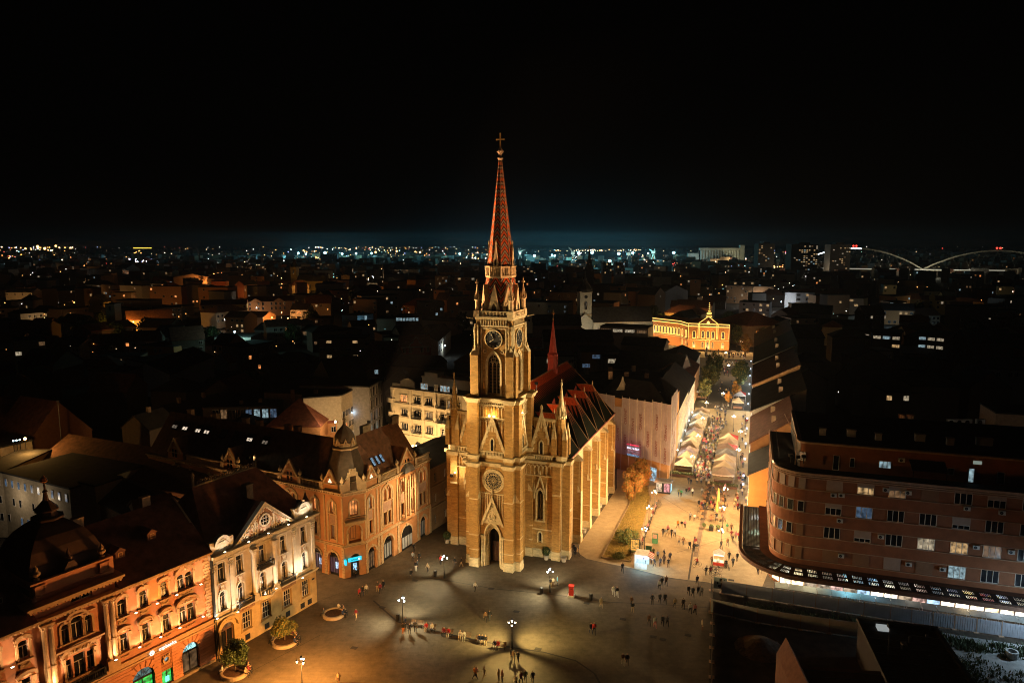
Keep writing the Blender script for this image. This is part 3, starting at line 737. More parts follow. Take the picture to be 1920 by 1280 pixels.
 for i in range(8):
  a=i*math.pi/4;cx2,cy2=tx+.74*math.cos(a),ty+.74*math.sin(a)
  m.hexa([(cx2-.2,cy2-.2,25.0),(cx2+.2,cy2-.2,25.0),(cx2+.2,cy2+.2,25.0),(cx2-.2,cy2+.2,25.0)],[(cx2-.01,cy2-.01,27.2),(cx2+.01,cy2-.01,27.2),(cx2+.01,cy2+.01,27.2),(cx2-.01,cy2+.01,27.2)],1)
 m.build('turret',BS,CH)
 for dx_,dy_ in((-.95,-.75),(.95,-.75),(.95,.95)):
  m=MB();x,y=tx+dx_,ty+dy_;m.box(x-.4,x+.4,y-.4,y+.4,18.6,21.6,0);m.lathe([(.56,21.6),(.02,24.2)],x,y,4,1,math.pi/4)
  for ddx,ddy in((-.3,0),(.3,0)):m.lathe([(.14,21.5),(.02,22.8)],x+ddx,y-.35,4,1,math.pi/4)
  m.build('pinnacle',BS,CH)
  # ================================================================== near buildings on the square
plaster_or=M('orange_plaster',(.60,.25,.13),.9,0,.16,.8,.15)
plaster_or2=MBRICK('rusticated_orange_plaster',(.44,.19,.085),(.40,.17,.075),(.20,.075,.035),1,3.1,.42,ms=.035,var=.25)
trim_or=M('pale_orange_stone',(.55,.33,.17),.85,0,.2,2)
cream_pl=M('cream_plaster',(.58,.47,.33),.88,0,.18,.9,.12)
ochre_pl=M('ochre_plaster',(.50,.34,.15),.9,0,.25,.8,.12)
trim_cr=M('cream_stucco',(.66,.57,.43),.85,0,.15,2)
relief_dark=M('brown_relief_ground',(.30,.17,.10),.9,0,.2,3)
salmon=M('salmon_plaster',(.58,.28,.12),.9,0,.16,.8,.12)
trim_sal=M('pale_stucco',(.58,.42,.25),.85,0,.18,2)
green_glass=EM('teal_lit_fanlight',(.45,.95,.95),1.2,1.2)
cyan_em=EM('cyan_sign',(.02,.62,.85),1.25,sample=True);white_em=EM('white_sign',(1,.93,.86),1.6)
warm_lamp=EM('warm_lamp_glass',(1,.78,.45),14);cool_lamp=EM('cool_lamp_glass',(.9,1,.92),14)
def lump_row(m,x0,x1,y,z,n,r,mi=0,drop=0):
 for i in range(n):
  t=(i+.5)/n;m.ball((x0+(x1-x0)*t,y,z-drop*(1-(2*t-1)**2)),r*JR.uniform(.75,1.2),6,4,mi,(1,.55,1))
def dentils(m,x0,x1,y0,y1,z0,z1,step,w=.5,mi=0):
 n=int((x1-x0)/step)
 for i in range(n):
  a=x0+(i+.5)*(x1-x0)/n;m.box(a-step*w/2,a+step*w/2,y0,y1,z0,z1,mi)
def sur(kind,w,h,mat,arch_k=None):
 """stucco surround of a window opening w by h; y=0 is the wall face"""
 m=MB();e=w/2
 if kind=='ornate':
  for s in(-1,1):
   m.box(*sorted((s*e,s*(e+.17))),-.12,.02,-.1,h+.1);m.box(*sorted((s*(e+.17),s*(e+.26))),-.07,.02,0,h-.2)
   m.box(*sorted((s*(e+.05),s*(e+.35))),-.2,.02,h+.1,h+.3);m.ball((s*(e+.22),-.1,h-.1),.13,6,4,sq=(1,.6,1.4))
  m.box(-e-.3,e+.3,-.3,.02,-.22,-.06)
  a=[(x,h+.05+z*.55)for x,z in arch(e+.02,'r',6)];b=[(x,h+.25+z*.62)for x,z in arch(e+.28,'r',6)]
  m.band(a,b,-.26,.02);m.ball((0,-.22,h+.42+e*.3),.2,7,5,sq=(1,.6,1.2));lump_row(m,-e*.7,e*.7,-.16,h+.22+e*.25,5,.1)
  m.ball((0,-.2,h+.75+e*.35),.13,6,4)
  m.box(-e,e,-.08,.02,-.95,-.25);lump_row(m,-e*.85,e*.85,-.13,-.45,7,.1,0,.25)
 elif kind=='pediment':
  for s in(-1,1):
   m.box(*sorted((s*e,s*(e+.2))),-.14,.02,-.1,h+.05);m.box(*sorted((s*(e+.02),s*(e+.38))),-.24,.02,h-.35,h+.1);m.ball((s*(e+.24),-.15,h-.5),.12,6,4,sq=(1,.6,1.5))
  a=[(x,h+.35+z*.45)for x,z in arch(e+.28,'r',6)];b=[(x,h+.52+z*.5)for x,z in arch(e+.48,'r',6)]
  m.band([(-e-.45,h+.2)]+a+[(e+.45,h+.2)],[(-e-.5,h+.38)]+b+[(e+.5,h+.38)],-.42,.02)
  m.prism([(x,h+.2+z*.45)for x,z in arch(e+.2,'r',6)],-.1,.02);lump_row(m,-e*.7,e*.7,-.17,h+.45,5,.13);m.ball((0,-.2,h+.5),.2,6,5,sq=(1,.6,1.1))
  m.box(-e-.3,e+.3,-.22,.02,-.2,-.04);lump_row(m,-e,e,-.1,-.5,6,.12,0,.12)
 elif kind=='plain':
  for s in(-1,1):m.box(*sorted((s*e,s*(e+.14))),-.08,.02,-.1,h+.12)
  m.box(-e-.14,e+.14,-.1,.02,h,h+.16);m.box(-e-.2,e+.2,-.18,.02,-.18,-.04)
 elif kind=='arch':
  rise=max(z for x,z in arch(e,arch_k,8));zs=h-rise
  m.band(outline(0,e,0,zs,arch_k),outline(0,e+.22,0,zs,arch_k),-.12,.02);m.box(-e-.3,e+.3,-.2,.02,-.16,0)
  m.box(-.12,.12,-.2,.02,h+.0,h+.36)
 elif kind=='bigarch':
  rise=max(z for x,z in arch(e,arch_k,8));zs=h-rise
  m.band([(x,zs+z)for x,z in arch(e,arch_k)],[(x,zs+z)for x,z in arch(e+.3,arch_k)],-.1,.02);m.box(-.16,.16,-.2,.02,h-.05,h+.45)
 return m.mesh('surround',mat)
def uplight(parent,x,z,watts,col,name='floodlight',y=-.45,em=None,aim=(0,.25,3.0)):
 m=MB();m.box(-.16,.16,-.12,.12,0,.12,0);m.box(-.03,.03,.1,.45,.03,.08,0);m.face([(-.14,-.1,.125),(.14,-.1,.125),(.14,.1,.125),(-.14,.1,.125)],1)
 if 'ul'not in _wc:_wc['ul']=m.mesh('floodlight',[metal_grey,warm_lamp])
 o=inst(_wc['ul'],name,parent,(x,y,z))
 light('lamp',o,(0,-.02,.28),watts*2.6,col,'SPOT',.1,(aim[0],aim[1],.28+aim[2]),150,1.0)
 return o
WARM=(1,.65,.33);WARMW=(1,.82,.55);ORANGE=(1,.42,.09)
# ---------------- bank building
BKF=Fr(-39.2,87.0,57);BK=root('bank_building',BKF,'orange baroque bank building with a dark dome and rows of uplights','building')
L=-46.0
top_w=[-11.4,-8.8,-6.2];dbl=[-4.0,-2.9]
ltw=[-21.6,-24.3,-26.9,-29.6]
holes=[(x-.5,x+.5,11.6,13.6,'s')for x in top_w+dbl+ltw]+[(x-.5,x+.5,7.2,9.4)for x in top_w+dbl+ltw]
holes+=[(-17.95,-17.15,11.3,13.5,'r'),(-17.0,-15.7,11.3,13.9,'r'),(-15.55,-14.75,11.3,13.5,'r'),(-17.95,-17.15,7.0,9.3),(-16.95,-15.75,6.6,9.5),(-15.55,-14.75,7.0,9.3)]
m=MB();m.wall(L,0,6.0,15.0,holes,0,.3)
m.box(L,0,.32,14,6.0,15.0);m.build('upper_wall',plaster_or,BK)
gh=[(-4.55,-2.25,0,4.25,'r'),(-10.9,-8.2,0,4.1,'r'),(-7.3,-5.9,.4,2.3),(-17.6,-15.2,0,4.2,'r'),(-23.4,-21.2,0,4.1,'r'),(-28.5,-26.3,0,4.1,'r'),(-7.0,-6.35,3.45,4.1)]
m=MB();m.wall(L,0,0,5.1,gh,-.12,.5);m.box(L,0,.35,14,0,5.1);m.build('ground_floor_wall',plaster_or2,BK)
m=MB()
m.box(L,.05,-.2,.1,0,.35);m.build('plinth',stone_dark,BK)
for z,h,e in((5.1,.22,.3),(5.32,.5,.16),(5.82,.2,.34)):
 m=MB();m.box(L,.05,-e,.35,z,z+h);m.build('string_course',trim_or,BK)
m=MB();m.box(L,.08,-.2,.2,14.55,14.8);m.box(L,.1,-.45,.2,14.8,15.0);m.box(L,.12,-.7,.2,15.0,15.2);dentils(m,L,0,-.42,-.15,14.62,14.8,.42)
m.build('cornice',trim_or,BK)
# quoins at the right corner, beside the cream building
for i in range(19):
 m=MB();z=6.2+i*.44;m.box(-.95 if i%2 else-.75,.03,-.08,.1,z,z+.38);m.build('quoin',trim_or,BK)
s_or,s_pe,s_pl=sur('ornate',1.0,2.0,trim_or),sur('pediment',1.0,2.2,trim_or),sur('plain',1.0,2.0,trim_or)
for x in top_w+ltw:window(BK,x,11.6,1.0,2.0,.22,'.','s',surround=s_or)
for x in top_w+ltw:window(BK,x,7.2,1.0,2.2,.22,'.',None,surround=s_pe)
for x in dbl:window(BK,x,11.6,1.0,2.0,.22,'.','s');window(BK,x,7.2,1.0,2.2,.22)
for zz,hh,k in((11.6,2.0,'ornate'),(7.2,2.2,'pediment')):inst(sur(k,2.15,hh,trim_or),'surround',BK,(-3.45,0,zz))
for x,w,h in((-17.55,.8,2.2),(-16.35,1.3,2.6),(-15.15,.8,2.2)):window(BK,x,11.3,w,h,.22,'.','r',surround=sur('arch',w,h,trim_or,'r'))
for x,w,h,z in((-17.55,.8,2.3,7.0),(-16.35,1.2,2.9,6.6),(-15.15,.8,2.3,7.0)):window(BK,x,z,w,h,.22)
inst(sur('pediment',2.9,2.5,trim_or),'surround',BK,(-16.35,0,7.0))
m=MB();m.box(-18.4,-14.3,-.35,.02,13.95,14.1);a=[(-16.35+x,13.9+z*.5)for x,z in arch(.9,'r',6)];b=[(-16.35+x,14.05+z*.55)for x,z in arch(1.1,'r',6)];m.band(a,b,-.4,.02);m.build('window_hood',trim_or,BK);m=MB()
m.box(-19.0,-13.7,-.5,.02,10.6,10.8);lump_row(m,-18.8,-13.9,-.12,10.3,14,.15,0,.2);m.build('string_course',trim_or,BK)
m=MB();m.box(-18.6,-14.1,-1.1,.02,6.1,6.3);m.box(-18.6,-14.1,-1.1,-1.02,7.05,7.15)
for i in range(19):m.box(-18.55+i*.245,-18.51+i*.245,-1.08,-1.04,6.3,7.1)
for x in(-18.5,-14.2):m.box(x-.05,x+.05,-1.08,0,6.3,7.1)
for x in(-18.2,-14.5):m.prismx([(0,5.3),(0,6.1),(-.8,6.1)],x-.15,x+.15)
m.build('balcony',metal_dark,BK)
for xs in((-19.75,-19.05),(-13.3,-12.6)):
 for x in xs:
  m=MB();m.box(x-.36,x+.36,-.62,0,6.02,7.2);m.lathe([(.34,7.2),(.34,7.35),(.27,7.45),(.28,9.5),(.30,9.5),(.30,9.7),(.27,9.7),(.24,13.9)],x,-.33,10)
  m.box(x-.36,x+.36,-.66,0,14.35,14.55);m.lathe([(.26,13.9),(.36,14.35)],x,-.33,8)
  for q in range(6):
   a=q*math.pi/3;m.ball((x+.3*math.cos(a),-.33+.3*math.sin(a),14.1),.1,5,4)
  m.build('column',trim_or,BK)
  # attic over the middle bay, parapet, urns
m=MB();m.wall(-20.4,-11.9,15.2,16.4,[(-16.6,-14.4,15.4,16.2)],.1,.3);m.box(-20.4,-11.9,.45,10,15.2,16.4);m.build('attic',plaster_or,BK)
for x in(-16.1,-15.0):window(BK,x,15.4,1.0,.8,.3,T='none')
m=MB();m.box(-21.0,-11.3,-.6,10.3,16.35,16.6);m.box(-21.2,-11.1,-.8,10.4,16.6,16.85);dentils(m,-21,-11.3,-.55,-.2,16.15,16.35,.38);m.build('cornice',trim_or,BK)
m=MB();m.box(-20.2,-11.6,.6,1.0,16.85,17.3);m.box(-20.0,-11.8,.75,.95,17.3,18.7);m.box(-20.2,-11.6,.6,1.1,18.7,18.9)
m.box(-20.2,-19.8,.6,9.5,16.85,17.3);m.box(-20.0,-19.8,.75,9.5,17.3,18.7);m.box(-20.2,-19.7,.6,9.6,18.7,18.9)
m.box(-12.0,-11.6,.6,9.5,16.85,18.9)
for x in(-19.3,-12.6):m.box(x-.55,x+.55,.55,.9,17.4,18.6);m.band([(x-.4,17.6),(x-.4,18.4),(x+.4,18.4),(x+.4,17.6),(x-.4,17.6)],[(x-.55,17.45),(x-.55,18.55),(x+.55,18.55),(x+.55,17.45),(x-.55,17.45)],.48,.58)
m.build('parapet',plaster_or,BK)
for x in(-19.3,-12.5):
 m=MB();m.lathe([(.3,18.9),(.3,19.1),(.12,19.2),(.12,19.3),(.38,19.5),(.42,19.75),(.2,19.95),(.25,20.05),(.2,20.2),(.12,20.35),(.03,20.6)],x,1.2,10);m.build('urn',trim_or,BK)
 # dome: four sided, curved, with a flat cap and finial
dome_m=M('dark_metal_dome',(.10,.05,.035),.7,.2,.3,1)
m=MB();prof=[(4.6,16.9),(4.5,18.5),(4.2,20.0),(3.6,21.4),(2.8,22.5),(1.9,23.3),(1.15,23.8)]
m.lathe([(r*1.28,z)for r,z in prof],-15.9,5.6,4,0,math.pi/4);m.lathe([(1.5,23.75),(1.7,23.85),(1.7,24.05),(1.1,24.15),(1.0,24.7),(1.25,24.75),(1.25,24.9),(.35,25.9),(.18,26.8),(.3,26.9),(.12,27.1),(.1,27.9)],-15.9,5.6,8)
m.build('dome',dome_m,BK)
m=MB();m.lathe([(.1,27.9),(.3,28.0),(.42,28.15),(.3,28.3),(.36,28.4),(.2,28.55),(.03,28.8)],-15.9,5.6,8);m.build('finial',M('copper_ball',(.6,.2,.06),.4,.3),BK)
m=MB();m.prism([(-16.6,17),(-16.6,19.2),(-16.2,19.9),(-15.6,19.9),(-15.2,19.2),(-15.2,17)],.9,2.4);m.lathe([(.35,19.9),(.42,20.2),(.2,20.6),(.05,21.2)],-15.9,1.5,8);m.build('dome_dormer',dome_m,BK)
# pitched roofs
m=MB()
for x0,x1 in((-11.7,.1),(L,-20.3)):
 m.face([(x0,-.7,15.22),(x1,-.7,15.22),(x1,7.2,20.9),(x0,7.2,20.9)]);m.face([(x0,7.2,20.9),(x1,7.2,20.9),(x1,14.5,15),(x0,14.5,15)])
 m.face([(x0,-.7,15.2),(x0,7.2,20.88),(x0,14.5,15)]);m.face([(x1,14.5,15),(x1,7.2,20.88),(x1,-.7,15.2)])
m.build('roof',roof_dark,BK)
m=MB();m.prismx([(-.3,15.3),(7.2,21.1),(7.4,21.1),(14.5,15.3),(14.5,14),(-.3,14)],-.12,.14);m.build('fire_wall',chim,BK)
for x,y in((-12.0,7.4),(-3.6,7.6),(-26,7.4)):
 m=MB();m.box(x-.55,x+.55,y-.35,y+.35,20.2,22.0);m.box(x-.62,x+.62,y-.42,y+.42,22.0,22.15);m.build('chimney',chim,BK)
for x,y in((-9.9,2.6),(-5.5,3.4),(-22.5,2.4)):
 z=15.22+(y+.7)/7.9*5.68;m=MB()
 m.box(x-.55,x+.55,y-.3,y+1.6,z-.1,z+.75);m.prism([(x-.75,z+.7),(x,z+1.25),(x+.75,z+.7)],y-.4,y+1.9);o=m.build('dormer',roof_dark,BK)
 window(o,0,0,.5,.6,loc=(x,y-.36,z+.05),pane='.',T='none',frame=trim_or)
 # ground floor openings
def shop_arch(P,x,w,h,pane,z0=0.0,y=.2,T='plain2',frame=metal_dark):
 m=MB();zs=h-w/2
 m.band([(a+x,zs+b)for a,b in arch(w/2-.1,'r')],[(a+x,zs+b)for a,b in arch(w/2,'r')],y,y+.1)
 m.box(x-w/2,x-w/2+.1,y,y+.1,0,zs);m.box(x+w/2-.1,x+w/2,y,y+.1,0,zs);m.box(x-w/2,x+w/2,y-.02,y+.1,zs-.12,zs+.08);m.box(x-.05,x+.05,y,y+.09,0,zs)
 m.box(x-w/2,x+w/2,y-.1,y+.1,0,.5)
 for a in(.6,1.0,1.57,2.14,2.54):m.tube((x,y+.05,zs),(x+(w/2-.05)*math.cos(a),y+.05,zs+(w/2-.05)*math.sin(a)),.03,n=4)
 o=m.build('shop_window',frame,P)
 m=MB();m.face([(x-w/2,y+.12,zs)]+[(x-a,y+.12,zs+b)for a,b in arch(w/2,'r')][::-1]+[(x+w/2,y+.12,zs)]);m.build('fanlight',pane[0],o)
 m=MB();m.face([(x-w/2,y+.12,.1),(x+w/2,y+.12,.1),(x+w/2,y+.12,zs),(x-w/2,y+.12,zs)]);m.build('pane',pane[1],o)
 return o
shop_arch(BK,-3.4,2.3,4.25,(green_glass,lit_dim));shop_arch(BK,-9.55,2.7,4.1,(EM('dim_teal',(.3,.6,.6),.25,2),lit_green))
shop_arch(BK,-16.4,2.4,4.2,(glass_dark,glass_dark));shop_arch(BK,-22.3,2.2,4.1,(glass_dark,lit_dim));shop_arch(BK,-27.4,2.2,4.1,(glass_dark,glass_dark))
for x,w,h in((-3.4,2.3,4.25),(-9.55,2.7,4.1),(-16.4,2.4,4.2),(-22.3,2.2,4.1)):
 m=MB()
 for i in range(9):
  a=math.pi*(i+.5)/9;r0,r1=w/2,w/2+.85;zs=h-w/2;d=.13
  m.prism([(x+r0*math.cos(a-d),zs+r0*math.sin(a-d)),(x+r1*math.cos(a-d),zs+r1*math.sin(a-d)),(x+r1*math.cos(a+d),zs+r1*math.sin(a+d)),(x+r0*math.cos(a+d),zs+r0*math.sin(a+d))],-.17,-.1)
 m.build('arch_stones',plaster_or,BK)
 # horizontal rustication blocks, proud of the ground floor wall
solid=[(-2.25,0),(-5.9,-4.55),(-8.2,-7.3),(-15.2,-10.9),(-21.2,-17.6),(-26.3,-23.4)]
m=MB()
for a,b in solid:
 for i in range(11):m.box(a+.03,b-.03,-.17,-.11,.42+i*.42,.78+i*.42)
tag(m.build('rustication',plaster_or,BK),kind='stuff')
window(BK,-6.6,.4,1.35,1.9,.1,'g',None,metal_dark,'plain2')
m=MB();m.box(-6.8,-6.3,.05,.1,.7,1.4);m.build('cash_machine',EM('teal_screen',(.2,.9,.85),1.6),BK)
m=MB();m.ring((-6.67,3.78),.3,.18,-.3,.1,18);lump_row(m,-7.1,-6.2,-.2,4.25,4,.14);lump_row(m,-7.1,-6.2,-.2,3.3,4,.12);o=m.build('round_window',trim_or,BK)
m=MB();m.prism([(-6.67+.3*math.cos(t*math.pi/8),3.78+.3*math.sin(t*math.pi/8))for t in range(16)],.02,.05);m.build('pane',lit_cool,o)
text_on('otpbanka',.62,white_em,BK,(-6.45,-.38,5.55),name='sign_lettering')
m=MB();m.ring((-8.45,5.55),.2,.1,-.4,-.34,16);m.ball((-8.45,-.37,5.55),.1,6,4);m.build('sign_emblem',white_em,BK)
for x,z in((-10.0,11.35),(-7.4,11.35),(-4.9,11.35),(-1.6,11.35),(-9.9,6.95),(-7.3,6.95),(-4.8,6.95),(-1.6,6.95),(-22.9,11.35),(-25.6,11.35),(-22.9,6.95),(-25.6,6.95)):
 uplight(BK,x,z,150 if z>9 else 120,ORANGE if(x,z)==(-7.4,11.35)else WARM)
uplight(BK,-12.95,7.1,190,WARM,y=-.95,aim=(0,.2,4));uplight(BK,-19.4,7.1,170,WARM,y=-.95,aim=(0,.2,4))
m=MB();m.tube((.1,-.25,0),(.1,-.25,15),.08);m.build('downpipe',metal_dark,BK)
# ---------------- cream building with pediment
CRF=Fr(-39.25,86.95,59.0);CR=root('town_house',CRF,'cream neoclassical town house with triangular pediment and floodlit stucco','building')
W=18.1;ux=[1.75,4.6,8.4,12.1,15.9];uz=[10.4]*5;lx=[1.75,4.6,8.3,12.1,15.9]
holes=[(x-.55,x+.55,10.3,12.9)for x in ux]+[(x-.5,x+.5,6.3,9.0,'r')for x in lx]
m=MB();m.wall(.25,W,5.6,13.4,holes,0,.35);m.box(.25,W,.4,13,5.6,14.2);m.box(W-.01,W,0,.4,5.6,13.4);m.build('upper_wall',cream_pl,CR)
gx=[5.3,8.6,12.4,15.9]
gh=[(x-.8,x+.8,1.9,4.5)for x in gx]+[(1.1,3.1,0,4.4,'r')]
m=MB();m.wall(.25,W,0,5.2,gh,0,.35);m.box(.25,W,.4,13,0,5.2);m.build('ground_floor_wall',ochre_pl,CR)
for x in(5.3,8.6,12.4,15.2,16.6):
 m=MB();m.box(x-.4,x+.4,-.04,.1,.35,1.15);m.build('cellar_window',metal_dark,CR)
s_g=sur('plain',1.6,2.6,ochre_pl)
for x in gx:window(CR,x,1.9,1.6,2.6,.28,'.',None,wood_white,'grid',surround=s_g)
shop_arch(CR,2.1,2.0,4.4,(lit_dim,glass_dark),frame=wood_brown)
m=MB();m.band(outline(2.1,1.0,0,3.4,'r'),outline(2.1,1.35,0,3.4,'r'),-.2,.05);m.band([(2.1+x,3.6+z)for x,z in arch(1.5,'r')],[(2.1+x,3.75+z)for x,z in arch(1.65,'r')],-.5,.05);lump_row(m,1.2,3.0,-.2,4.9,5,.2);m.build('doorway',ochre_pl,CR)
s_u=sur('plain',1.1,2.6,trim_cr);s_l=sur('arch',1.0,2.7,trim_cr,'r')
for i,x in enumerate(ux):window(CR,x,10.3,1.1,2.6,.28,surround=s_u)
for x in lx:window(CR,x,6.3,1.0,2.7,.28,'.','r',surround=s_l)
for x in lx[:2]+lx[3:]:
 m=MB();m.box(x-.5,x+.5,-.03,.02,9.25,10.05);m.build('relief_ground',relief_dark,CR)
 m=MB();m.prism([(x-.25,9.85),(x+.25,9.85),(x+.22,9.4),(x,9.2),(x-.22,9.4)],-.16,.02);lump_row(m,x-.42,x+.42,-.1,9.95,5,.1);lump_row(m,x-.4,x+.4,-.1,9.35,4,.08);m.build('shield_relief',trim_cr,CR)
for z0,h,e in((5.2,.2,.2),(5.4,.2,.35),(13.1,.25,.12),(13.35,.4,.05),(13.75,.2,.3),(13.95,.22,.6),(14.17,.18,.8)):
 m=MB();m.box(.2,W+e*.7,-e,.45,z0,z0+h)
 if z0==13.75:dentils(m,.3,W,-.5,-.25,13.8,13.95,.36)
 m.build('cornice',trim_cr,CR)
 # pilasters and round columns
for x in(.55,3.25,14.05,17.6):
 m=MB();m.box(x-.32,x+.32,-.22,.02,5.62,6.4);m.box(x-.26,x+.26,-.16,.02,6.4,12.1);m.box(x-.4,x+.4,-.3,.02,12.85,13.1)
 for q in(-.22,0,.22):m.ball((x+q,-.22,12.35),.14,6,4);m.ball((x+q,-.22,12.65),.13,6,4)
 m.ball((x,-.24,11.9),.12,6,4,sq=(1,.6,2));m.build('pilaster',trim_cr,CR)
for x in(6.7,10.2):
 m=MB();m.box(x-.45,x+.45,-.75,0,5.62,6.5);m.lathe([(.42,6.5),(.42,6.65),(.34,6.75),(.36,9),(.3,12.2)],x,-.35,12);m.lathe([(.3,12.2),(.45,12.75)],x,-.35,8);m.box(x-.45,x+.45,-.8,0,12.75,13.1)
 for q in range(6):m.ball((x+.34*math.cos(q),-.35+.34*math.sin(q),12.45),.12,5,4)
 m.build('column',trim_cr,CR)
def balcony(P,x0,x1,z,y,mat,rail=None,bow=False):
 m=MB()
 if bow:
  n=8;pts=[(x0+(x1-x0)*i/n,-y*math.sin(math.pi*(i+.0)/n)**.6 if 0<i<n else 0)for i in range(n+1)]
  m.hexa([(a,b,z)for a,b in pts],[(a,b,z+.25)for a,b in pts]);m.hexa([(a,b*.8,z-.35)for a,b in pts],[(a,b*.95,z)for a,b in pts])
 else:m.box(x0,x1,-y,0,z,z+.18)
 o=m.build('balcony',mat,P);m=MB();ry=-y+.08
 if not bow:
  m.box(x0,x1,ry-.04,ry+.04,z+.95,z+1.05)
  n=int((x1-x0)/.16)
  for i in range(n+1):a=x0+(x1-x0)*i/n;m.box(a-.02,a+.02,ry-.02,ry+.02,z+.18,z+.95)
  for a in(x0+.03,x1-.03):m.box(a-.03,a+.03,ry,0,z+.93,z+1.03);m.box(a-.04,a+.04,ry-.04,ry+.04,z+.18,z+1.0)
 else:
  for i in range(9):m.lathe([(.06,z+.25),(.1,z+.5),(.05,z+.9)],pts[i][0],pts[i][1]*.92,5)
 m.build('railing',rail or mat,o);return o
balcony(CR,7.2,9.7,9.6,1.0,trim_cr,metal_dark);balcony(CR,6.9,10.0,5.75,1.5,trim_cr,None,True)
for a,b in((3.7,6.2),(10.9,13.5)):
 balcony(CR,a,b,5.62,.8,trim_cr,metal_dark)
 m=MB();m.box(a,b,-.75,-.68,5.2,5.62);lump_row(m,a+.3,b-.3,-.8,5.45,6,.12);m.build('balcony_panel',relief_dark,CR)
 # pediment
px0,px1,pz=3.9,14.0,14.35
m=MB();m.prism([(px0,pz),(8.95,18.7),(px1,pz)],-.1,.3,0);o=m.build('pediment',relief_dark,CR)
m=MB();m.band([(px0-.35,pz),(8.95,19.05),(px1+.35,pz)],[(px0+.35,pz),(8.95,18.4),(px1-.35,pz)],-.42,.3)
for i in range(16):
 t=(i+.5)/16
 for s in(-1,1):m.box(8.95+s*4.9*t-.09,8.95+s*4.9*t+.09,-.5,-.1,18.5-4.15*t-.16,18.5-4.15*t)
m.box(px0,px1,-.3,.3,pz,pz+.18)
for x in(7.35,10.55):m.box(x-.12,x+.12,-.22,.02,pz,16.9);m.box(x-.42,x-.3,-.2,.02,pz,16.4);m.box(x+.3,x+.42,-.2,.02,pz,16.4)
m.ring((8.95,16.4),.72,.22,-.28,.02,22);m.build('pediment_moulding',trim_cr,o)
m=MB();JR.seed(4)
for i in range(90):
 x=JR.uniform(4.9,13.0);zt=18.1-abs(x-8.95)/5.05*4.35
 z=JR.uniform(14.6,max(14.65,zt-.25));r=math.hypot(x-8.95,z-16.4)
 if r<1.0:continue
 m.ball((x,-.12,z),JR.uniform(.08,.15),5,4,0,(1.2,.6,1))
tag(m.build('scroll_relief',trim_cr,o),kind='stuff')
m=MB();m.prism([(8.95+.72*math.cos(t*math.pi/10),16.4+.72*math.sin(t*math.pi/10))for t in range(20)],-.14,-.12);q=m.build('oval_window',glass_dark,o)
m=MB()
for a in(-.25,.25):m.box(8.95+a-.03,8.95+a+.03,-.2,-.15,15.75,17.05);m.box(8.3,9.6,-.2,-.15,16.4+a-.03,16.4+a+.03)
m.build('glazing_bar',wood_white,q)
# side attics with arched niche
for cx in(2.0,16.0):
 m=MB();m.box(cx-1.75,cx+1.75,-.1,.4,pz,15.6);m.box(cx-1.8,cx-1.2,-.14,.5,pz,16.1);m.box(cx+1.2,cx+1.8,-.14,.5,pz,16.1)
 m.prism([(cx+x,15.55+z)for x,z in arch(1.15,'r')],-.1,.4);m.band([(cx+x,15.5+z)for x,z in arch(.85,'r')],[(cx+x,15.5+z)for x,z in arch(1.2,'r')],-.4,-.05)
 lump_row(m,cx-.6,cx+.6,-.15,15.7,6,.14);lump_row(m,cx-.4,cx+.4,-.15,16.05,4,.12);m.build('attic',trim_cr,CR)
m=MB();m.ball((17.3,.8,16.2),.5,10,6,sq=(1,1,1.3));m.lathe([(.35,16.6),(.05,17.6)],17.3,.8,8);m.build('corner_cap',dome_m,CR)
m=MB();rz1=21.6
m.face([(.2,.3,14.3),(W,.3,14.3),(W-4.5,7,rz1),(3.0,7,rz1)]);m.face([(W,.3,14.3),(W,14,14.3),(W-4.5,7,rz1)]);m.face([(W,14,14.3),(.2,14,14.3),(3,7,rz1),(W-4.5,7,rz1)]);m.face([(.2,.3,14.3),(3,7,rz1),(.2,14,14.3)])
m.face([(8.95,-.05,18.9),(13.9,-.05,14.5),(8.95,4.2,18.9)]);m.face([(8.95,-.05,18.9),(8.95,4.2,18.9),(4.0,-.05,14.5)])
m.build('roof',roof_dark,CR)
m=MB()
for i in range(14):m.ring((4.1+i*.72,rz1+.35),.22,.09,6.95,7.1,8);m.ball((4.45+i*.72,7.02,rz1+.7),.12,5,4)
m.box(3.4,W-4.4,6.9,7.12,rz1-.1,rz1+.1);m.build('roof_cresting',stone_dark,CR)
for x in(3.2,W-4.6):m=MB();m.lathe([(.2,rz1),(.2,rz1+1.4),(.3,rz1+1.5),(.1,rz1+2)],x,7,8);m.build('ridge_finial',stone_dark,CR)
m=MB();m.box(9.4,10.5,3.9,4.8,17.5,20.3);m.box(9.3,10.6,3.8,4.9,20.3,20.5);m.build('chimney',stone_dark,CR)
m=MB();m.box(17.2,17.7,-.05,0,3.9,4.15);m.build('street_plate',metal_dark,CR)
m=MB();m.tube((.35,-.3,0),(.35,-.3,14),.07);m.build('downpipe',metal_dark,CR)
CRW=(1,.91,.72)
for x,z,wt,y in((.4,5.75,150,-.5),(3.25,5.45,170,-.95),(7.6,6.15,90,-1.2),(9.5,6.15,90,-1.2),(14.6,5.5,170,-.95),(1.95,14.4,140,-.75),(5.7,14.4,60,-.75),(9.0,14.4,40,-.75),(12.6,14.4,60,-.75),(16.0,14.4,120,-.75)):
 uplight(CR,x,z,wt,CRW,y=y,aim=(0,.12,3))
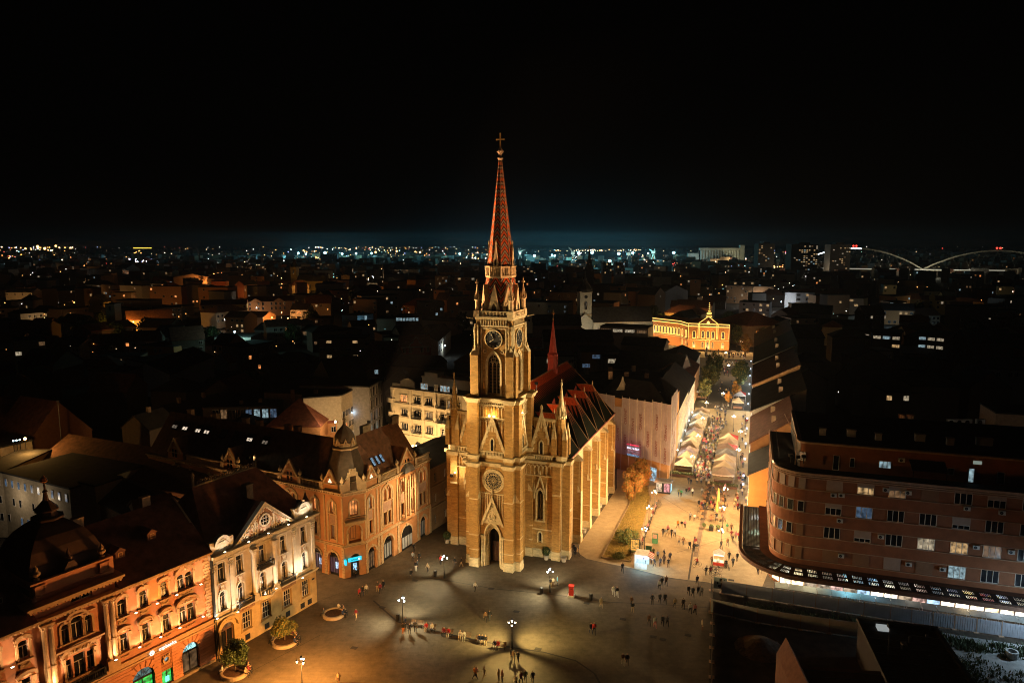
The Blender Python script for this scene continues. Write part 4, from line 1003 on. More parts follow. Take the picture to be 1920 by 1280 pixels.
 # ---------------- corner building with the cupola
COF=Fr(-24.3,111.9,62.4);CCF=Fr(-27.4,110.1,30.1);CLF=Fr(-27.4,110.1,-27.3)
CO=root('corner_building',COF,'salmon and cream corner building with pointed gables and a corner cupola','building')
def rel(fr,base=COF):
 """matrix of a facade frame relative to the building's own frame"""
 A=Matrix.Translation((fr.o[0],fr.o[1],0))@Matrix.Rotation(math.radians(fr.deg),4,'Z')
 B=Matrix.Translation((base.o[0],base.o[1],0))@Matrix.Rotation(math.radians(base.deg),4,'Z')
 return B.inverted()@A
TC,TL_,TR_=rel(CCF),rel(CLF),Matrix.Identity(4)
def cwin(T,ang,x,z,w,h,pane='.',kind=None,tt='plain2',sm=None,y=.25,frame=wood_brown,parent=None):
 p=T@Vector((x,y,z));return window(parent or CO,0,0,w,h,y,pane,kind,frame,tt,ang,sm,loc=p)
AR,AC,AL=0.0,math.radians(CCF.deg-COF.deg),math.radians(CLF.deg-COF.deg)
s_ar={w:sur('arch',w,2.2,trim_sal,'p')for w in(.8,.95)}
s_pw={w:sur('plain',w,2.3,trim_sal)for w in(.8,.95)}
s_bg={w:sur('bigarch',w,h,trim_sal,'r')for w,h in((2.2,4.2),(2.8,4.4),(3.2,4.3),(2.1,4.2),(2.0,4.2))}
def wing(T,ang,x0,x1,bays,name):
 """bays: (centre, half spacing or 0 for single, upper pane, lower pane, arch width, arch height, arch panes)"""
 up,gr=[],[]
 for c,hs,pu,pl,aw,ah,ap in bays:
  for q in((-hs,hs)if hs else(0,)):up+=[(c+q-.4,c+q+.4,10.8,13.0,'p'),(c+q-.4,c+q+.4,6.5,8.8)]
  if aw:gr.append((c-aw/2,c+aw/2,.0,ah,'r'))
 m=MB(T);m.wall(x0,x1,5.6,14.4,up,0,.3);m.build('upper_wall',salmon,CO)
 m=MB(T);m.wall(x0,x1,0,5.3,gr,-.1,.55);m.build('ground_floor_wall',salmon,CO)
 for c,hs,pu,pl,aw,ah,ap in bays:
  for q in((-hs,hs)if hs else(0,)):
   cwin(T,ang,c+q,10.8,.8,2.2,pu,'p','plain2',s_ar[.8]);cwin(T,ang,c+q,6.5,.8,2.3,pl,None,'plain2',s_pw[.8])
  m=MB(T);m.box(c-hs-.5,c+hs+.5,-.02,.02,8.95,10.5);m.build('wall_panel',M('pinkish_panel',(.42,.27,.2),.9),CO)
  if hs or 1:
   R2=hs+.75;m=MB(T);m.band([(c+a,12.1+b)for a,b in arch(R2,'r')],[(c+a,12.1+b)for a,b in arch(R2+.28,'r')],-.14,.02)
   m.box(c-.13,c+.13,-.24,.02,12.1+R2,12.6+R2)
   for s in(-1,1):m.box(*sorted((c+s*(R2-.02),c+s*(R2+.3))),-.16,.02,6.0,12.1)
   m.build('blind_arch',trim_sal,CO)
  if aw:
   inst(s_bg.get(aw)or sur('bigarch',aw,ah,trim_sal,'r'),'surround',CO,T@Vector((c,-.1,0)),ang)
   m=MB(T);zs=ah-aw/2
   m.box(c-aw/2,c+aw/2,.3,.4,zs-.1,zs+.12)
   for q in range(5):m.box(c-aw/2+q*aw/4-.04,c-aw/2+q*aw/4+.04,.3,.38,0,zs)
   m.box(c-aw/2,c+aw/2,.3,.42,0,.35);o=m.build('shop_window',metal_dark,CO)
   m=MB(T);m.face([(c-aw/2,.42,zs)]+[(c-a,.42,zs+b)for a,b in arch(aw/2,'r')][::-1]);m.build('fanlight',glass_dark,o)
   m=MB(T);m.face([(c-aw/2,.42,0),(c+aw/2,.42,0),(c+aw/2,.42,zs),(c-aw/2,.42,zs)]);m.build('pane',ap,o)
 for z,h,e in((5.3,.15,.25),(5.45,.25,.14),(13.95,.2,.12),(14.35,.15,.35),(14.5,.15,.5)):
  m=MB(T);m.box(x0,x1,-e,.3,z,z+h)
  if z==13.95:dentils(m,x0,x1,-.3,.02,14.12,14.35,.5)
  m.build('cornice',trim_sal,CO)
lilac=M('grey_lit_shop_blind',(.36,.38,.42),.8,0,.1,1)
wing(TR_,AR,0,3.4,[(1.5,0,'W','.',2.2,4.2,lit_dim)],'a')
wing(TR_,AR,3.4,8.9,[(6.0,.62,'o','.',2.8,4.4,lilac)],'b')
wing(TR_,AR,8.9,14.6,[(10.4,0,'o','.',0,0,None),(12.9,0,'o','.',0,0,None)],'c')
wing(TR_,AR,14.6,19.0,[(16.6,.6,'o','.',2.1,4.2,lilac)],'d')
m=MB();c,aw,ah=11.3,3.2,4.3;zs=ah-aw/2
m.box(9.7,12.9,-.16,-.12,0,zs);m.prism([(c+a,zs+b)for a,b in arch(1.6,'r')],-.16,-.12);o=m.build('shop_window',metal_dark,CO)
m=MB()
for i in range(4):m.box(9.85+i*.78,10.45+i*.78,-.2,-.17,.4,2.4)
m.build('pane',lilac,o);inst(s_bg[3.2],'surround',CO,(c,-.1,0))
s_wide=MB();s_wide.box(-.7,.7,-.2,0,0,.2)
# oriel with bell roof
m=MB();pts=[(9.7,0),(10.3,-.7),(13.1,-.7),(13.9,0)]
m.hexa([(a,b,5.7)for a,b in pts],[(a,b,6.2)for a,b in pts]);m.hexa([(a,b,13.7)for a,b in pts],[(a,b-.1 if b else 0,14.2)for a,b in pts]);m.build('oriel',salmon,CO)
m=MB();m.hexa([(a,b,14.3)for a,b in((9.5,0),(10.2,-.9),(13.2,-.9),(14.1,0))],[(a,b,15.2)for a,b in((10.0,0),(10.6,-.6),(12.9,-.6),(13.5,0))]);m.hexa([(a,b,15.2)for a,b in((10.0,0),(10.6,-.6),(12.9,-.6),(13.5,0))],[(a,b,15.75)for a,b in((10.9,0),(11.3,-.2),(12.2,-.2),(12.6,0))]);m.build('oriel_roof',zinc,CO)
for x in(10.3,11.65,13.1):m=MB();m.box(x-.14,x+.14,-.85,-.6,6.2,13.7);m.build('pilaster',trim_sal,CO)
wing(TL_,AL,-8.2,0,[(-2.3,0,'o','d',2.2,4.2,EM('mauve_shop',(.5,.22,.3),.12)),(-6.0,0,'o','.',2.2,4.2,EM('mauve_shop2',(.4,.25,.4),.1))],'e')
wing(TL_,AL,-48,-8.2,[(-11.3,.62,'.','.',0,0,None),(-15.5,0,'.','.',0,0,None),(-20,0,'.','.',0,0,None),(-25.3,.62,'.','.',0,0,None),(-31,0,'.','.',0,0,None),(-36,0,'.','.',0,0,None),(-40,.62,'.','.',0,0,None),(-45,0,'.','.',0,0,None)],'f')
for x in(-1.9,-5.4):
 m=MB(TL_);m.box(x-.4,x+.4,.34,.38,1.2,2.3);m.build('poster_screen',EM('blue_white_screen',(.55,.75,1),1.1,3),CO)
for x in(.15,3.25,4.1,8.8,14.75,18.8):
 m=MB()
 for i in range(11):m.box(x-.26,x+.26,-.22,-.08,.1+i*.47,.5+i*.47)
 m.box(x-.15,x+.15,-.12,.02,6.0,13.7);m.build('pier',trim_sal,CO)
for x in(-.15,-3.9,-8.1):
 m=MB(TL_)
 for i in range(11):m.box(x-.26,x+.26,-.22,-.08,.1+i*.47,.5+i*.47)
 m.box(x-.15,x+.15,-.12,.02,6.0,13.7);m.build('pier',trim_sal,CO)
 # chamfered corner
CW=3.6
m=MB(TC);m.wall(0,CW,9.6,14.4,[(1.1,2.5,10.5,13.1,'r')],-.02,.35);m.wall(0,CW,5.6,9.6,[(.65,2.95,5.9,8.9,'r')],-.02,.9);m.wall(0,CW,0,5.3,[(1.0,2.5,0,3.9,'r')],-.02,.5);m.build('corner_wall',salmon,CO)
m=MB(TC);m.face([(.6,.85,5.8),(3,.85,5.8),(3,.85,9),(.6,.85,9)]);m.build('loggia_wall',salmon,CO)
cwin(TC,AC,1.8,10.5,1.4,2.6,'o','r','three',sur('arch',1.4,2.6,trim_sal,'r'));cwin(TC,AC,1.8,6.2,.95,2.2,'.',None,'plain2',None,.8)
inst(sur('arch',2.3,3.0,trim_sal,'r'),'surround',CO,TC@Vector((1.8,0,5.9)),AC)
m=MB(TC)
for s in(-1,1):m.lathe([(.16,5.9),(.2,6),(.13,6.1),(.13,7.5),(.2,7.7)],1.8+s*1.15,-.1,8)
m.build('loggia_column',trim_sal,CO)
for z,h,e in((5.3,.15,.25),(5.45,.25,.14),(13.95,.2,.12),(14.35,.15,.35),(14.5,.15,.5)):
 m=MB(TC);m.box(-e*.2,CW+e*.2,-e-.01,.3,z,z+h)
 if z==13.95:dentils(m,0,CW,-.3,.02,14.12,14.35,.5)
 m.build('cornice',trim_sal,CO)
m=MB(TC);m.box(.1,3.5,-1.0,.02,9.55,9.75);m.box(.2,3.4,-.2,.02,8.95,9.5)
for x in(.7,1.2,2.4,2.9):m.ring((x,9.2),.13,.07,-.28,-.18,10)
m.build('balcony',trim_sal,CO)
m=MB(TC);m.box(.1,3.5,-1.0,-.95,10.55,10.62)
for i in range(24):m.box(.12+i*.146,.15+i*.146,-.99,-.96,9.75,10.55)
m.build('balcony_railing',metal_dark,CO)
m=MB(TC);m.box(.5,2.7,-.5,-.25,2.85,3.45);m.build('shop_sign',cyan_em,CO);text_on('OMOOC',.3,M('dark_blue_print',(0,.05,.12),.6),CO,TC@Vector((1.5,-.54,3.15)),(math.pi/2,0,AC),'sign_lettering')
m=MB(TC);m.ring((2.25,3.15),.12,.05,-.56,-.52,12);m.build('sign_emblem',white_em,CO)
m=MB(TC);m.box(-.25,.05,-1.1,-.4,2.7,3.5);m.build('projecting_sign',cyan_em,CO)
m=MB(TC);m.box(1.15,2.4,.25,.35,.1,2.8);m.build('entrance_door',metal_dark,CO)
m=MB(TC);m.box(1.45,2.05,.1,.3,.9,2.2);m.build('cash_machine',EM('cash_machine_screen',(.35,.65,.9),1.2,3),CO)
# corner gable with niche, stepped
m=MB(TC);m.wall(.25,3.35,14.65,16.2,[(1.25,2.35,14.8,16.2)],-.2,.5);m.prism([(.25,16.2),(.85,17.0),(1.0,17.0),(1.0,17.7),(1.25,17.7),(1.25,16.2)],-.2,.3);m.prism([(2.35,16.2),(2.35,17.7),(2.6,17.7),(2.6,17.0),(2.75,17.0),(3.35,16.2)],-.2,.3);m.box(1.25,2.35,-.2,.3,17.2,18.1)
for i in range(3):m.box(1.25+i*.42,1.5+i*.42,-.2,.3,18.1,18.35)
m.box(.9,2.7,.3,.4,14.65,17.2);m.build('corner_gable',trim_sal,CO)
def gable(T,c,hw,lit=True,tall=0.0,mi=0):
 m=MB(T);z0=14.65;zb=z0+1.2+tall*.3;zt=zb+2.3+tall
 m.box(c-hw,c+hw,-.15,.25,z0,zb,0);m.prism([(c-hw,zb),(c,zt),(c+hw,zb)],-.15,.25,0)
 m.band([(c-hw-.1,zb-.1),(c,zt+.15),(c+hw+.1,zb-.1)],[(c-hw+.25,zb-.1),(c,zt-.35),(c+hw-.25,zb-.1)],-.28,-.1,1);m.box(c-hw*.6,c+hw*.6,-.24,-.1,zb+.95,zb+1.05,1)
 m.box(c-hw-.05,c+hw+.05,-.3,.3,zb-.14,zb,1)
 m.prismx([(.25,zb),(.25,zt-.2),(3.2,zt-.2),(.9,zb)],c-.05,c+.05,1)
 o=m.build('gable',[salmon,trim_sal],CO)
 m=MB(T);m.face([(c-hw,.1,zb),(c,.1,zt),(c,4.0,zt)]);m.face([(c+hw,.1,zb),(c,4.0,zt),(c,.1,zt)]);m.build('gable_roof',roof_brown,o)
 if lit:
  m=MB(T)
  for q,zz in((0,.62),(-.2,.3),(.2,.3)):m.prism([(c+q+.17*math.cos(t*math.pi/5),zb+zz+.17*math.sin(t*math.pi/5))for t in range(10)],-.2,-.16)
  m.build('trefoil_window',EM('lit_trefoil',(1,.8,.5),1.8),o)
 else:
  for s in(-1,1):
   m=MB(T);m.box(c+s*.38-.2,c+s*.38+.2,-.2,-.14,z0+.35,zb+.55);m.build('window',glass_dark,o)
gable(TR_,1.75,1.55);gable(TL_,-2.4,1.55);gable(TR_,11.7,2.05,False,.35);gable(TL_,-11.2,1.8,False,.4);gable(TL_,-25.4,1.6,False,.35);gable(TL_,-40,1.8,False,.3)
def balu(T,x0,x1):
 m=MB(T);m.box(x0,x1,-.15,.15,14.65,14.85);m.box(x0,x1,-.2,.2,15.65,15.85)
 n=int((x1-x0)/.3)
 for i in range(n):m.lathe([(.07,14.85),(.12,15.1),(.06,15.65)],x0+(i+.5)*(x1-x0)/n,0,5)
 m.build('balustrade',trim_sal,CO)
for T,a,b in((TR_,4.5,8.6),(TR_,14.8,18.9),(TL_,-8.6,-4.6),(TL_,-18.8,-14),(TL_,-23,-19.2),(TL_,-37,-28)):balu(T,a,b)
for T,x in((TR_,3.75),(TR_,8.95),(TR_,14.35),(TL_,-4.2),(TL_,-9.0),(TC,0),(TC,3.6),(TL_,-13.5),(TL_,-23.4),(TL_,-27.4)):
 m=MB(T);m.box(x-.35,x+.35,-.3,.35,14.65,16.0);m.lathe([(.28,16.0),(.15,16.15),(.36,16.5),(.3,16.8),(.12,17.0),(.04,17.3)],x,0,8);m.build('urn',trim_sal,CO)
 # roofs: two wings and the corner spire with bulb
m=MB()
def slope(T,x0,x1,ze=14.7,zr=21.6,y0=.2,yr=5.6,yb=12.5,endcap=True):
 m.T=T;m.face([(x0,y0,ze),(x1,y0,ze),(x1,yr,zr),(x0,yr,zr)]);m.face([(x0,yr,zr),(x1,yr,zr),(x1,yb,ze),(x0,yb,ze)])
 m.face([(x1,y0,ze),(x1,yb,ze),(x1,yr,zr)]);m.face([(x0,y0,ze),(x0,yr,zr),(x0,yb,ze)])
slope(TR_,1.5,16.5);slope(TL_,-48,-1.5);m.T=TR_;m.face([(16.5,.2,14.7),(19,.2,14.7),(19,12.5,14.7),(16.5,5.6,21.6)])
m.build('roof',roof_brown,CO)
m=MB(TR_);m.box(.8,19,.62,12.4,0,14.6);m.T=TL_;m.box(-48,-.8,.62,12,0,14.6);m.build('inner_wall',salmon,CO)
ccx,ccy=TC@Vector((1.75,3.6,0)),None
cx,cy_=ccx.x,ccx.y
spire_m=M('slate_spire',(.10,.075,.055),.8,.1,.3,1.5)
m=MB();m.lathe([(3.9,14.7),(3.7,16.5),(2.9,18.8),(2.05,21.0)],cx,cy_,8,0,n8);m.build('corner_spire',spire_m,CO)
m=MB();m.lathe([(2.05,21.0),(2.25,21.05),(2.25,21.3),(1.7,21.4),(1.7,22.0),(1.85,22.1)],cx,cy_,8,0,n8)
for k in range(8):
 T=Matrix.Translation((cx,cy_,0))@Matrix.Rotation(k*math.pi/4,4,'Z');m.T=T;m.band([(-.55,21.6),(0,22.9),(.55,21.6)],[(-.35,21.6),(0,22.5),(.35,21.6)],-1.85,-1.5)
m.T=None;m.build('cupola_drum',trim_sal,CO)
m=MB();m.lathe([(1.5,22.0),(1.75,22.5),(1.7,23.0),(1.4,23.6),(.8,24.3),(.3,24.8),(.15,25.3)],cx,cy_,8,0,n8);m.build('cupola_bulb',spire_m,CO)
m=MB();m.lathe([(.15,25.2),(.32,25.4),(.1,25.6),(.3,25.8),(.1,26.1),(.03,26.8)],cx,cy_,6);m.build('finial',stone_dark,CO)
for x,y in((5.2,2.2),(6.4,2.2),(7.6,2.2)):
 m=MB();z=14.7+(y-.2)/5.4*6.9;m.hexa([(x-.35,y-.5,z-.55),(x+.35,y-.5,z-.55),(x+.35,y+.5,z+.75),(x-.35,y+.5,z+.75)],[(x-.35,y-.6,z-.45),(x+.35,y-.6,z-.45),(x+.35,y+.4,z+.85),(x-.35,y+.4,z+.85)]);o=m.build('roof_window',metal_dark,CO)
 m=MB();m.face([(x-.28,y-.52,z-.33),(x+.28,y-.52,z-.33),(x+.28,y+.36,z+.82),(x-.28,y+.36,z+.82)]);m.build('pane',EM('dim_blue_pane',(.3,.55,.8),.5,3),o)
pn=['d','W','W','W','c','c','W','d']
for i,x in enumerate((-44.5,-41.6,-38.0,-35.6,-31.4,-27.9,-24.4,-20.6)):
 y=3.9;z=14.7+(y-.2)/5.4*6.9;m=MB(TL_)
 m.hexa([(x-.8,y-.55,z-.6),(x+.8,y-.55,z-.6),(x+.8,y+.55,z+.8),(x-.8,y+.55,z+.8)],[(x-.8,y-.67,z-.48),(x+.8,y-.67,z-.48),(x+.8,y+.43,z+.92),(x-.8,y+.43,z+.92)]);o=m.build('roof_window',metal_dark,CO)
 for s in(-1,1):
  m=MB(TL_);a,b=sorted((x+s*.08,x+s*.62));q=.45 if pn[i]!='c'else 0
  m.face([(a,y-.59,z-.38),(b,y-.59,z-.38),(b,y+.33-q,z+.79-q*1.25),(a,y+.33-q,z+.79-q*1.25)]);m.build('pane',EM('rooflight_'+pn[i],(1,.8,.6)if pn[i]!='c'else(.6,.8,.85),{'d':.15,'W':.8,'c':.5}[pn[i]],4),o)
for x,y in((-43,6.2),(-36,6.2),(-28,6.2),(-24.5,6.2),(-17.5,6.2),(-15.2,6.2)):
 m=MB(TL_);m.box(x-.6,x+.6,y-.4,y+.4,20.5,22.3);m.box(x-.66,x+.66,y-.46,y+.46,22.3,22.42);m.build('chimney',chim,CO)
for x,y in((8.0,6.0),(16.0,5.8)):
 m=MB();m.box(x-1.0,x+1.0,y-.4,y+.4,20.5,22.8);m.build('chimney',stone_dark,CO)
 # ---------------- plain wing running back beside the church
WG=root('side_wing',Fr(*COF.w(19.02,.2)[:2],62.4),'plain brown wing beside the church with small dark windows','building')
m=MB();hh=[(x-.35,x+.35,z,z+1.7)for x in(2.2,5.6,9.2,12.8,16.4)for z in(1.0,5.3,9.3)]
m.wall(0,18.5,0,12.2,hh,0,.3);m.box(0,18.5,.35,11,0,12.2);m.build('wall',M('brown_plaster',(.27,.17,.09),.9,0,.2,.8),WG)
for x in(2.2,5.6,9.2,12.8,16.4):
 for z in(1.0,5.3,9.3):window(WG,x,z,.7,1.7,.25,'d'if(x,z)==(5.6,9.3)else '.',surround=s_pw[.8]if 0 else None)
for z in(4.4,8.5,12.2):m=MB();m.box(0,18.6,-.2,.3,z,z+.25);m.build('string_course',M('brown_trim',(.33,.22,.12),.9),WG)
m=MB();m.prismx([(-.3,12.4),(5.5,14.2),(11.2,12.4)],0,18.6);m.build('roof',bitumen,WG)
# ================================================================== curved brick building on the right
BRF=Fr(41.6,109.1,-18.5);BR=root('apartment_building',BRF,'long red-brown apartment block with rounded corner and glass-paned canopy over shops','building')
rb=M('red_brown_facing',(.25,.092,.042),.9,0,.2,.6,.15);rb2=M('brown_facing',(.25,.10,.05),.9,0,.2,.6,.15);line_m=M('pale_string_course',(.42,.27,.18),.85,0,.2,2)
shut=M('pale_shutter',(.36,.27,.22),.7,0,.1,1);shut2=M('brown_shutter',(.25,.13,.07),.7,0,.1,1);ac_m=M('white_metal_case',(.55,.53,.5),.5,0,.1,3)
FV=-1.5;RR=4.6;XL=.2
def path(off,u1=60.0,v1=24.0,n=10):
 """the plan outline of the block moved outward by off: along the left side, round the corner, along the front"""
 cx,cy=XL+RR,FV+RR;P=[(XL-off,v1)]
 for i in range(n+1):
  a=math.pi+(math.pi/2)*i/n;P.append((cx+(RR+off)*math.cos(a),cy+(RR+off)*math.sin(a)))
 P.append((u1,FV-off));return P
def pband(m,off,z0,z1,mi=0,inner=None,top=True,u1=60.0):
 P=path(off,u1);Q=path(inner if inner is not None else off-.4,u1);n=len(P)
 i=m.pts([(a,b,z0)for a,b in P]+[(a,b,z1)for a,b in P]+[(a,b,z0)for a,b in Q]+[(a,b,z1)for a,b in Q])
 for k in range(n-1):
  m.fi(i,(k,k+1,n+k+1,n+k),mi);m.fi(i,(2*n+k+1,2*n+k,3*n+k,3*n+k+1),mi)
  m.fi(i,(n+k,n+k+1,3*n+k+1,3*n+k),mi);m.fi(i,(k+1,k,2*n+k,2*n+k+1),mi)
zones=[(16.7,18.6),(12.95,14.8),(9.15,11.0),(5.3,7.3)]
prev=19.0
m=MB();pband(m,0,4.2,19.0,0,-.5);m.build('outer_wall',rb2,BR)
for(za,zb),(zc,zd)in zip([(18.7,19.0)]+[(a,b)for a,b in zones[:0]],[(0,0)]):pass
for z0,z1 in((14.85,16.6),(11.05,12.85),(7.35,9.05),(4.3,5.2)):
 m=MB();pband(m,.1,z0,z1,0,.01);m.build('spandrel',rb,BR)
 for z in(z0-.09,z1):m=MB();pband(m,.18,z,z+.1,0,.01);m.build('string_course',line_m,BR)
m=MB();pband(m,.35,18.75,18.95);pband(m,.22,18.45,18.6,0,.01);pband(m,.3,19.0,19.35,0,.1);m.build('roof_edge',line_m,BR)
def lid(off,z,u1=60.0,name='terrace',mat=bitumen):
 P=path(off,u1);m=MB();m.face([(a,b,z)for a,b in P]+[(u1,24,z)]);return m.build(name,mat,BR)
lid(-.05,19.02)
m=MB();pband(m,-3.6,19.0,23.2,0,-4.0,u1=60);m.build('penthouse_wall',rb,BR)
m=MB();pband(m,-3.35,23.0,23.3,0,-4.0);m.build('penthouse_edge',line_m,BR);lid(-3.4,23.25,60,'flat_roof')
m=MB();P=path(-3.55);
for a,b in zip(P[:6],P[1:7]):m.face([(a[0],a[1],19.05),(b[0],b[1],19.05),(b[0],b[1],23.0),(a[0],a[1],23.0)])
m.build('grey_panel',M('grey_render',(.22,.19,.17),.9),BR)
cols_u=[8.9,13.2,17.5,21.8,26.1,30.3,34.6,38.9,43.2,47.5]
states=[['S','hw','hd','s','3','h','3','3','s','3'],['h','b','3','3','hl','3','3','h','3','3'],['3','hl','3','w','wo','wd','3','3','w','3'],['s','s','S','s','W','3','3','s','3','3']]
for(z0,z1),row in zip(zones,states):
 h=z1-z0
 for u,st in zip(cols_u,row):
  y=FV-.03
  if st in 'sS':
   m=MB();m.box(u-1.15,u+1.15,y-.05,y+.05,z0+.05,z1-.05)
   for q in range(int(h/.16)):m.box(u-1.13,u+1.13,y-.065,y-.04,z0+.1+q*.16,z0+.18+q*.16)
   m.build('roller_shutter',shut if st=='S'else shut2,BR);continue
  pane={'3':'.','h':'.','hl':'.','hd':'d','hw':'w','b':'b','w':'W','wo':'w','wd':'d','W':'c'}[st]
  hh=h*(.35 if st=='hl'else .62 if st in('h','hd','hw')else 1)
  window(BR,u,z0,2.3,hh,y=FV-.05,pane=pane,T='three',loc=(u,FV-.1,z0+.04))
  if hh<h:
   m=MB();m.box(u-1.17,u+1.17,y-.07,y+.03,z0+hh+.06,z1-.05)
   m.build('roller_shutter',shut,BR)
def ac(P,x,y,z,rz=0):
 if 'ac'not in _wc:
  m=MB();m.box(-.42,.42,-.32,0,0,.6);_wc['ac']=m.mesh('case',ac_m)
  m=MB();m.ring((-.1,.3),.03,.2,-.335,-.32,14);_wc['acf']=m.mesh('fan_grille',metal_dark)
 o=inst(_wc['ac'],'air_conditioner',P,(x,y,z),rz);inst(_wc['acf'],'fan_grille',o);return o
for u,z in((8.8,15.95),(9.9,16.05),(15.9,17.6),(18.9,17.5),(9.9,12.0),(26.6,16.0),(31.0,15.9),(15.7,10.2),(28.2,10.3),(32.6,10.2),(10.4,6.4),(19.7,6.4),(24.2,6.3)):ac(BR,u,FV-.12,z)
# windows round the corner
for(z0,z1),pans in zip(zones,(['s','S','S','S'],['.','.','.','.'],['o','.','.','s'],['s','s','s','s'])):
 for q,pn_ in enumerate(pans):
  a=math.pi+math.pi/2*(.28+q*.215);cx,cy=XL+RR,FV+RR
  px_,py_=cx+(RR+.05)*math.cos(a),cy+(RR+.05)*math.sin(a);rz=a+math.pi/2
  if pn_ in 'sS':
   m=MB();m.box(-.5,.5,-.08,.05,0,z1-z0-.1);m.build('roller_shutter',shut if pn_=='S'else shut2,BR,(px_,py_,z0+.05),rz)
  else:window(BR,0,0,.95,z1-z0-.1,pane=pn_,T='none',loc=(px_+.06*math.cos(a),py_+.06*math.sin(a),z0+.05),rz=rz)
for q in range(7):
 for z0,z1 in zones:window(BR,0,0,1.6,z1-z0-.1,pane='.'if(q*3+int(z0))%5 else 'o',T='three',loc=(XL-.1,5.2+q*2.6,z0+.05),rz=-math.pi/2)
 # penthouse openings
for u,z,w,h,p in((16.2,20.1,1.7,1.15,'c'),(9.3,19.1,.9,2.4,'.'),(11.6,19.8,.7,1.5,'.'),(25.1,20.0,.9,1.1,'.'),(27.8,19.1,.8,2.2,'c'),(31.6,19.3,1.0,1.8,'.'),(35.6,19.1,1.7,2.5,'.'),(41,19.6,1.7,1.8,'.')):
 window(BR,u,z,w,h,pane=p,T='three'if w>1.5 else 'none',loc=(u,FV+3.6-.1,z))
for a_,w in((.62,.8),(.78,1.0)):
 a=math.pi+math.pi/2*a_;r=RR-3.6+.08;window(BR,0,0,w,1.4,T='none',frame=wood_white,pane='d',loc=(XL+RR+r*math.cos(a)-.1,FV+RR+r*math.sin(a)-.1,20.2),rz=a+math.pi/2)
ac(BR,18.4,FV+3.45,21.4)
m=MB();m.box(27.9,29.0,FV+3.45,FV+3.55,22.0,22.5);m.build('lit_louvre',EM('dim_louvre',(.6,.7,.6),.3),BR)
m=MB();m.hexa([(19.4,FV+.8,20.9),(24.2,FV+.8,20.9),(24.2,FV+3.5,21.8),(19.4,FV+3.5,21.8)],[(19.4,FV+.8,21.0),(24.2,FV+.8,21.0),(24.2,FV+3.5,21.9),(19.4,FV+3.5,21.9)])
for x in(19.6,24):m.box(x-.04,x+.04,FV+.9,FV+.98,19,20.95)
m.build('awning',bitumen,BR)
for u,v,w in((7.6,7,1.0),(12.0,7.5,1.3),(15.8,6.5,.9),(22,8,1.4),(26,7,1.0),(31,8.5,2.2),(37,7,1.2)):
 m=MB();m.box(u-w/2,u+w/2,v,v+.8,23.2,24.3);m.box(u-w/2-.08,u+w/2+.08,v-.08,v+.88,24.3,24.42);m.build('chimney',chim,BR)
m=MB();m.tube((2.3,20,23.4),(3.4,3.2,23.5),.09);m.tube((3.4,3.2,19),(3.4,3.2,24.3),.06);m.build('roof_rail',line_m,BR)
m=MB()
for q in range(12):m.box(1.0,1.05,6+q*1.4,6.05+q*1.4,19.2,20.2)
m.box(1.0,1.05,6,22,20.15,20.2);m.build('terrace_railing',metal_dark,BR)
for u in(6.0,6.8):
 m=MB();m.ball((u,12,24.2),.18,8,5);m.tube((u,12,23.2),(u,12,24.1),.04);tag(m.build('roof_lamp',[cool_lamp],None),'small bright lamp on the flat roof of the curved block','lamp','roof lamps');bpy.data.objects[-1]if 0 else None
 # canopy
CZ=4.25;CO_=4.9
m=MB();P=path(CO_,40,23,16);Q=path(.15,40,23,16);n=len(P)
for off in(4.9,.35):
 pass
def strip(m,oa,ob,z0,z1,mi=0,u1=40.0):
 A=path(oa,u1,23,16);B=path(ob,u1,23,16);n=len(A)
 i=m.pts([(a,b,z0)for a,b in A]+[(a,b,z1)for a,b in A]+[(a,b,z0)for a,b in B]+[(a,b,z1)for a,b in B])
 for k in range(n-1):
  m.fi(i,(k,k+1,n+k+1,n+k),mi);m.fi(i,(2*n+k+1,2*n+k,3*n+k,3*n+k+1),mi)
  m.fi(i,(n+k,n+k+1,3*n+k+1,3*n+k),mi);m.fi(i,(k+1,k,2*n+k,2*n+k+1),mi)
canopy_m=M('brown_canopy_edge',(.14,.07,.045),.8,0,.2,1)
strip(m,4.9,4.35,CZ-.55,CZ+.1);strip(m,1.5,.0,CZ,CZ+.12);m.build('canopy',canopy_m,BR)
gt,gtt,gb=_base('canopy_glass')
gtt.nodes.remove(gb);out=gtt.nodes['Material Output'];tr=gtt.nodes.new('ShaderNodeBsdfTransparent');tl=gtt.nodes.new('ShaderNodeBsdfTranslucent');gl=gtt.nodes.new('ShaderNodeBsdfGlossy');gl.inputs[1].default_value=.25
tr.inputs[0].default_value=(.75,.8,.78,1);tl.inputs[0].default_value=(.6,.65,.62,1);gl.inputs[0].default_value=(.3,.3,.3,1)
m1=gtt.nodes.new('ShaderNodeMixShader');m1.inputs[0].default_value=.55;m2=gtt.nodes.new('ShaderNodeMixShader');m2.inputs[0].default_value=.08
gtt.links.new(tr.outputs[0],m1.inputs[1]);gtt.links.new(tl.outputs[0],m1.inputs[2]);gtt.links.new(m1.outputs[0],m2.inputs[1]);gtt.links.new(gl.outputs[0],m2.inputs[2]);gtt.links.new(m2.outputs[0],out.inputs[0])
canopy_glass=gt
def walk(off,step,u1=38.0,v1=22.0):
 P=path(off,u1,v1,24);L=[0]
 for a,b in zip(P,P[1:]):L.append(L[-1]+math.dist(a,b))
 s=0;out=[]
 while s<=L[-1]:
  k=max(i for i in range(len(L))if L[i]<=s+1e-9);k=min(k,len(P)-2);t=(s-L[k])/(L[k+1]-L[k])
  a,b=P[k],P[k+1];p=Vector((a[0]+(b[0]-a[0])*t,a[1]+(b[1]-a[1])*t));d=Vector((b[0]-a[0],b[1]-a[1])).normalized()
  out.append((p,d));s+=step
 return out
bars=MB()
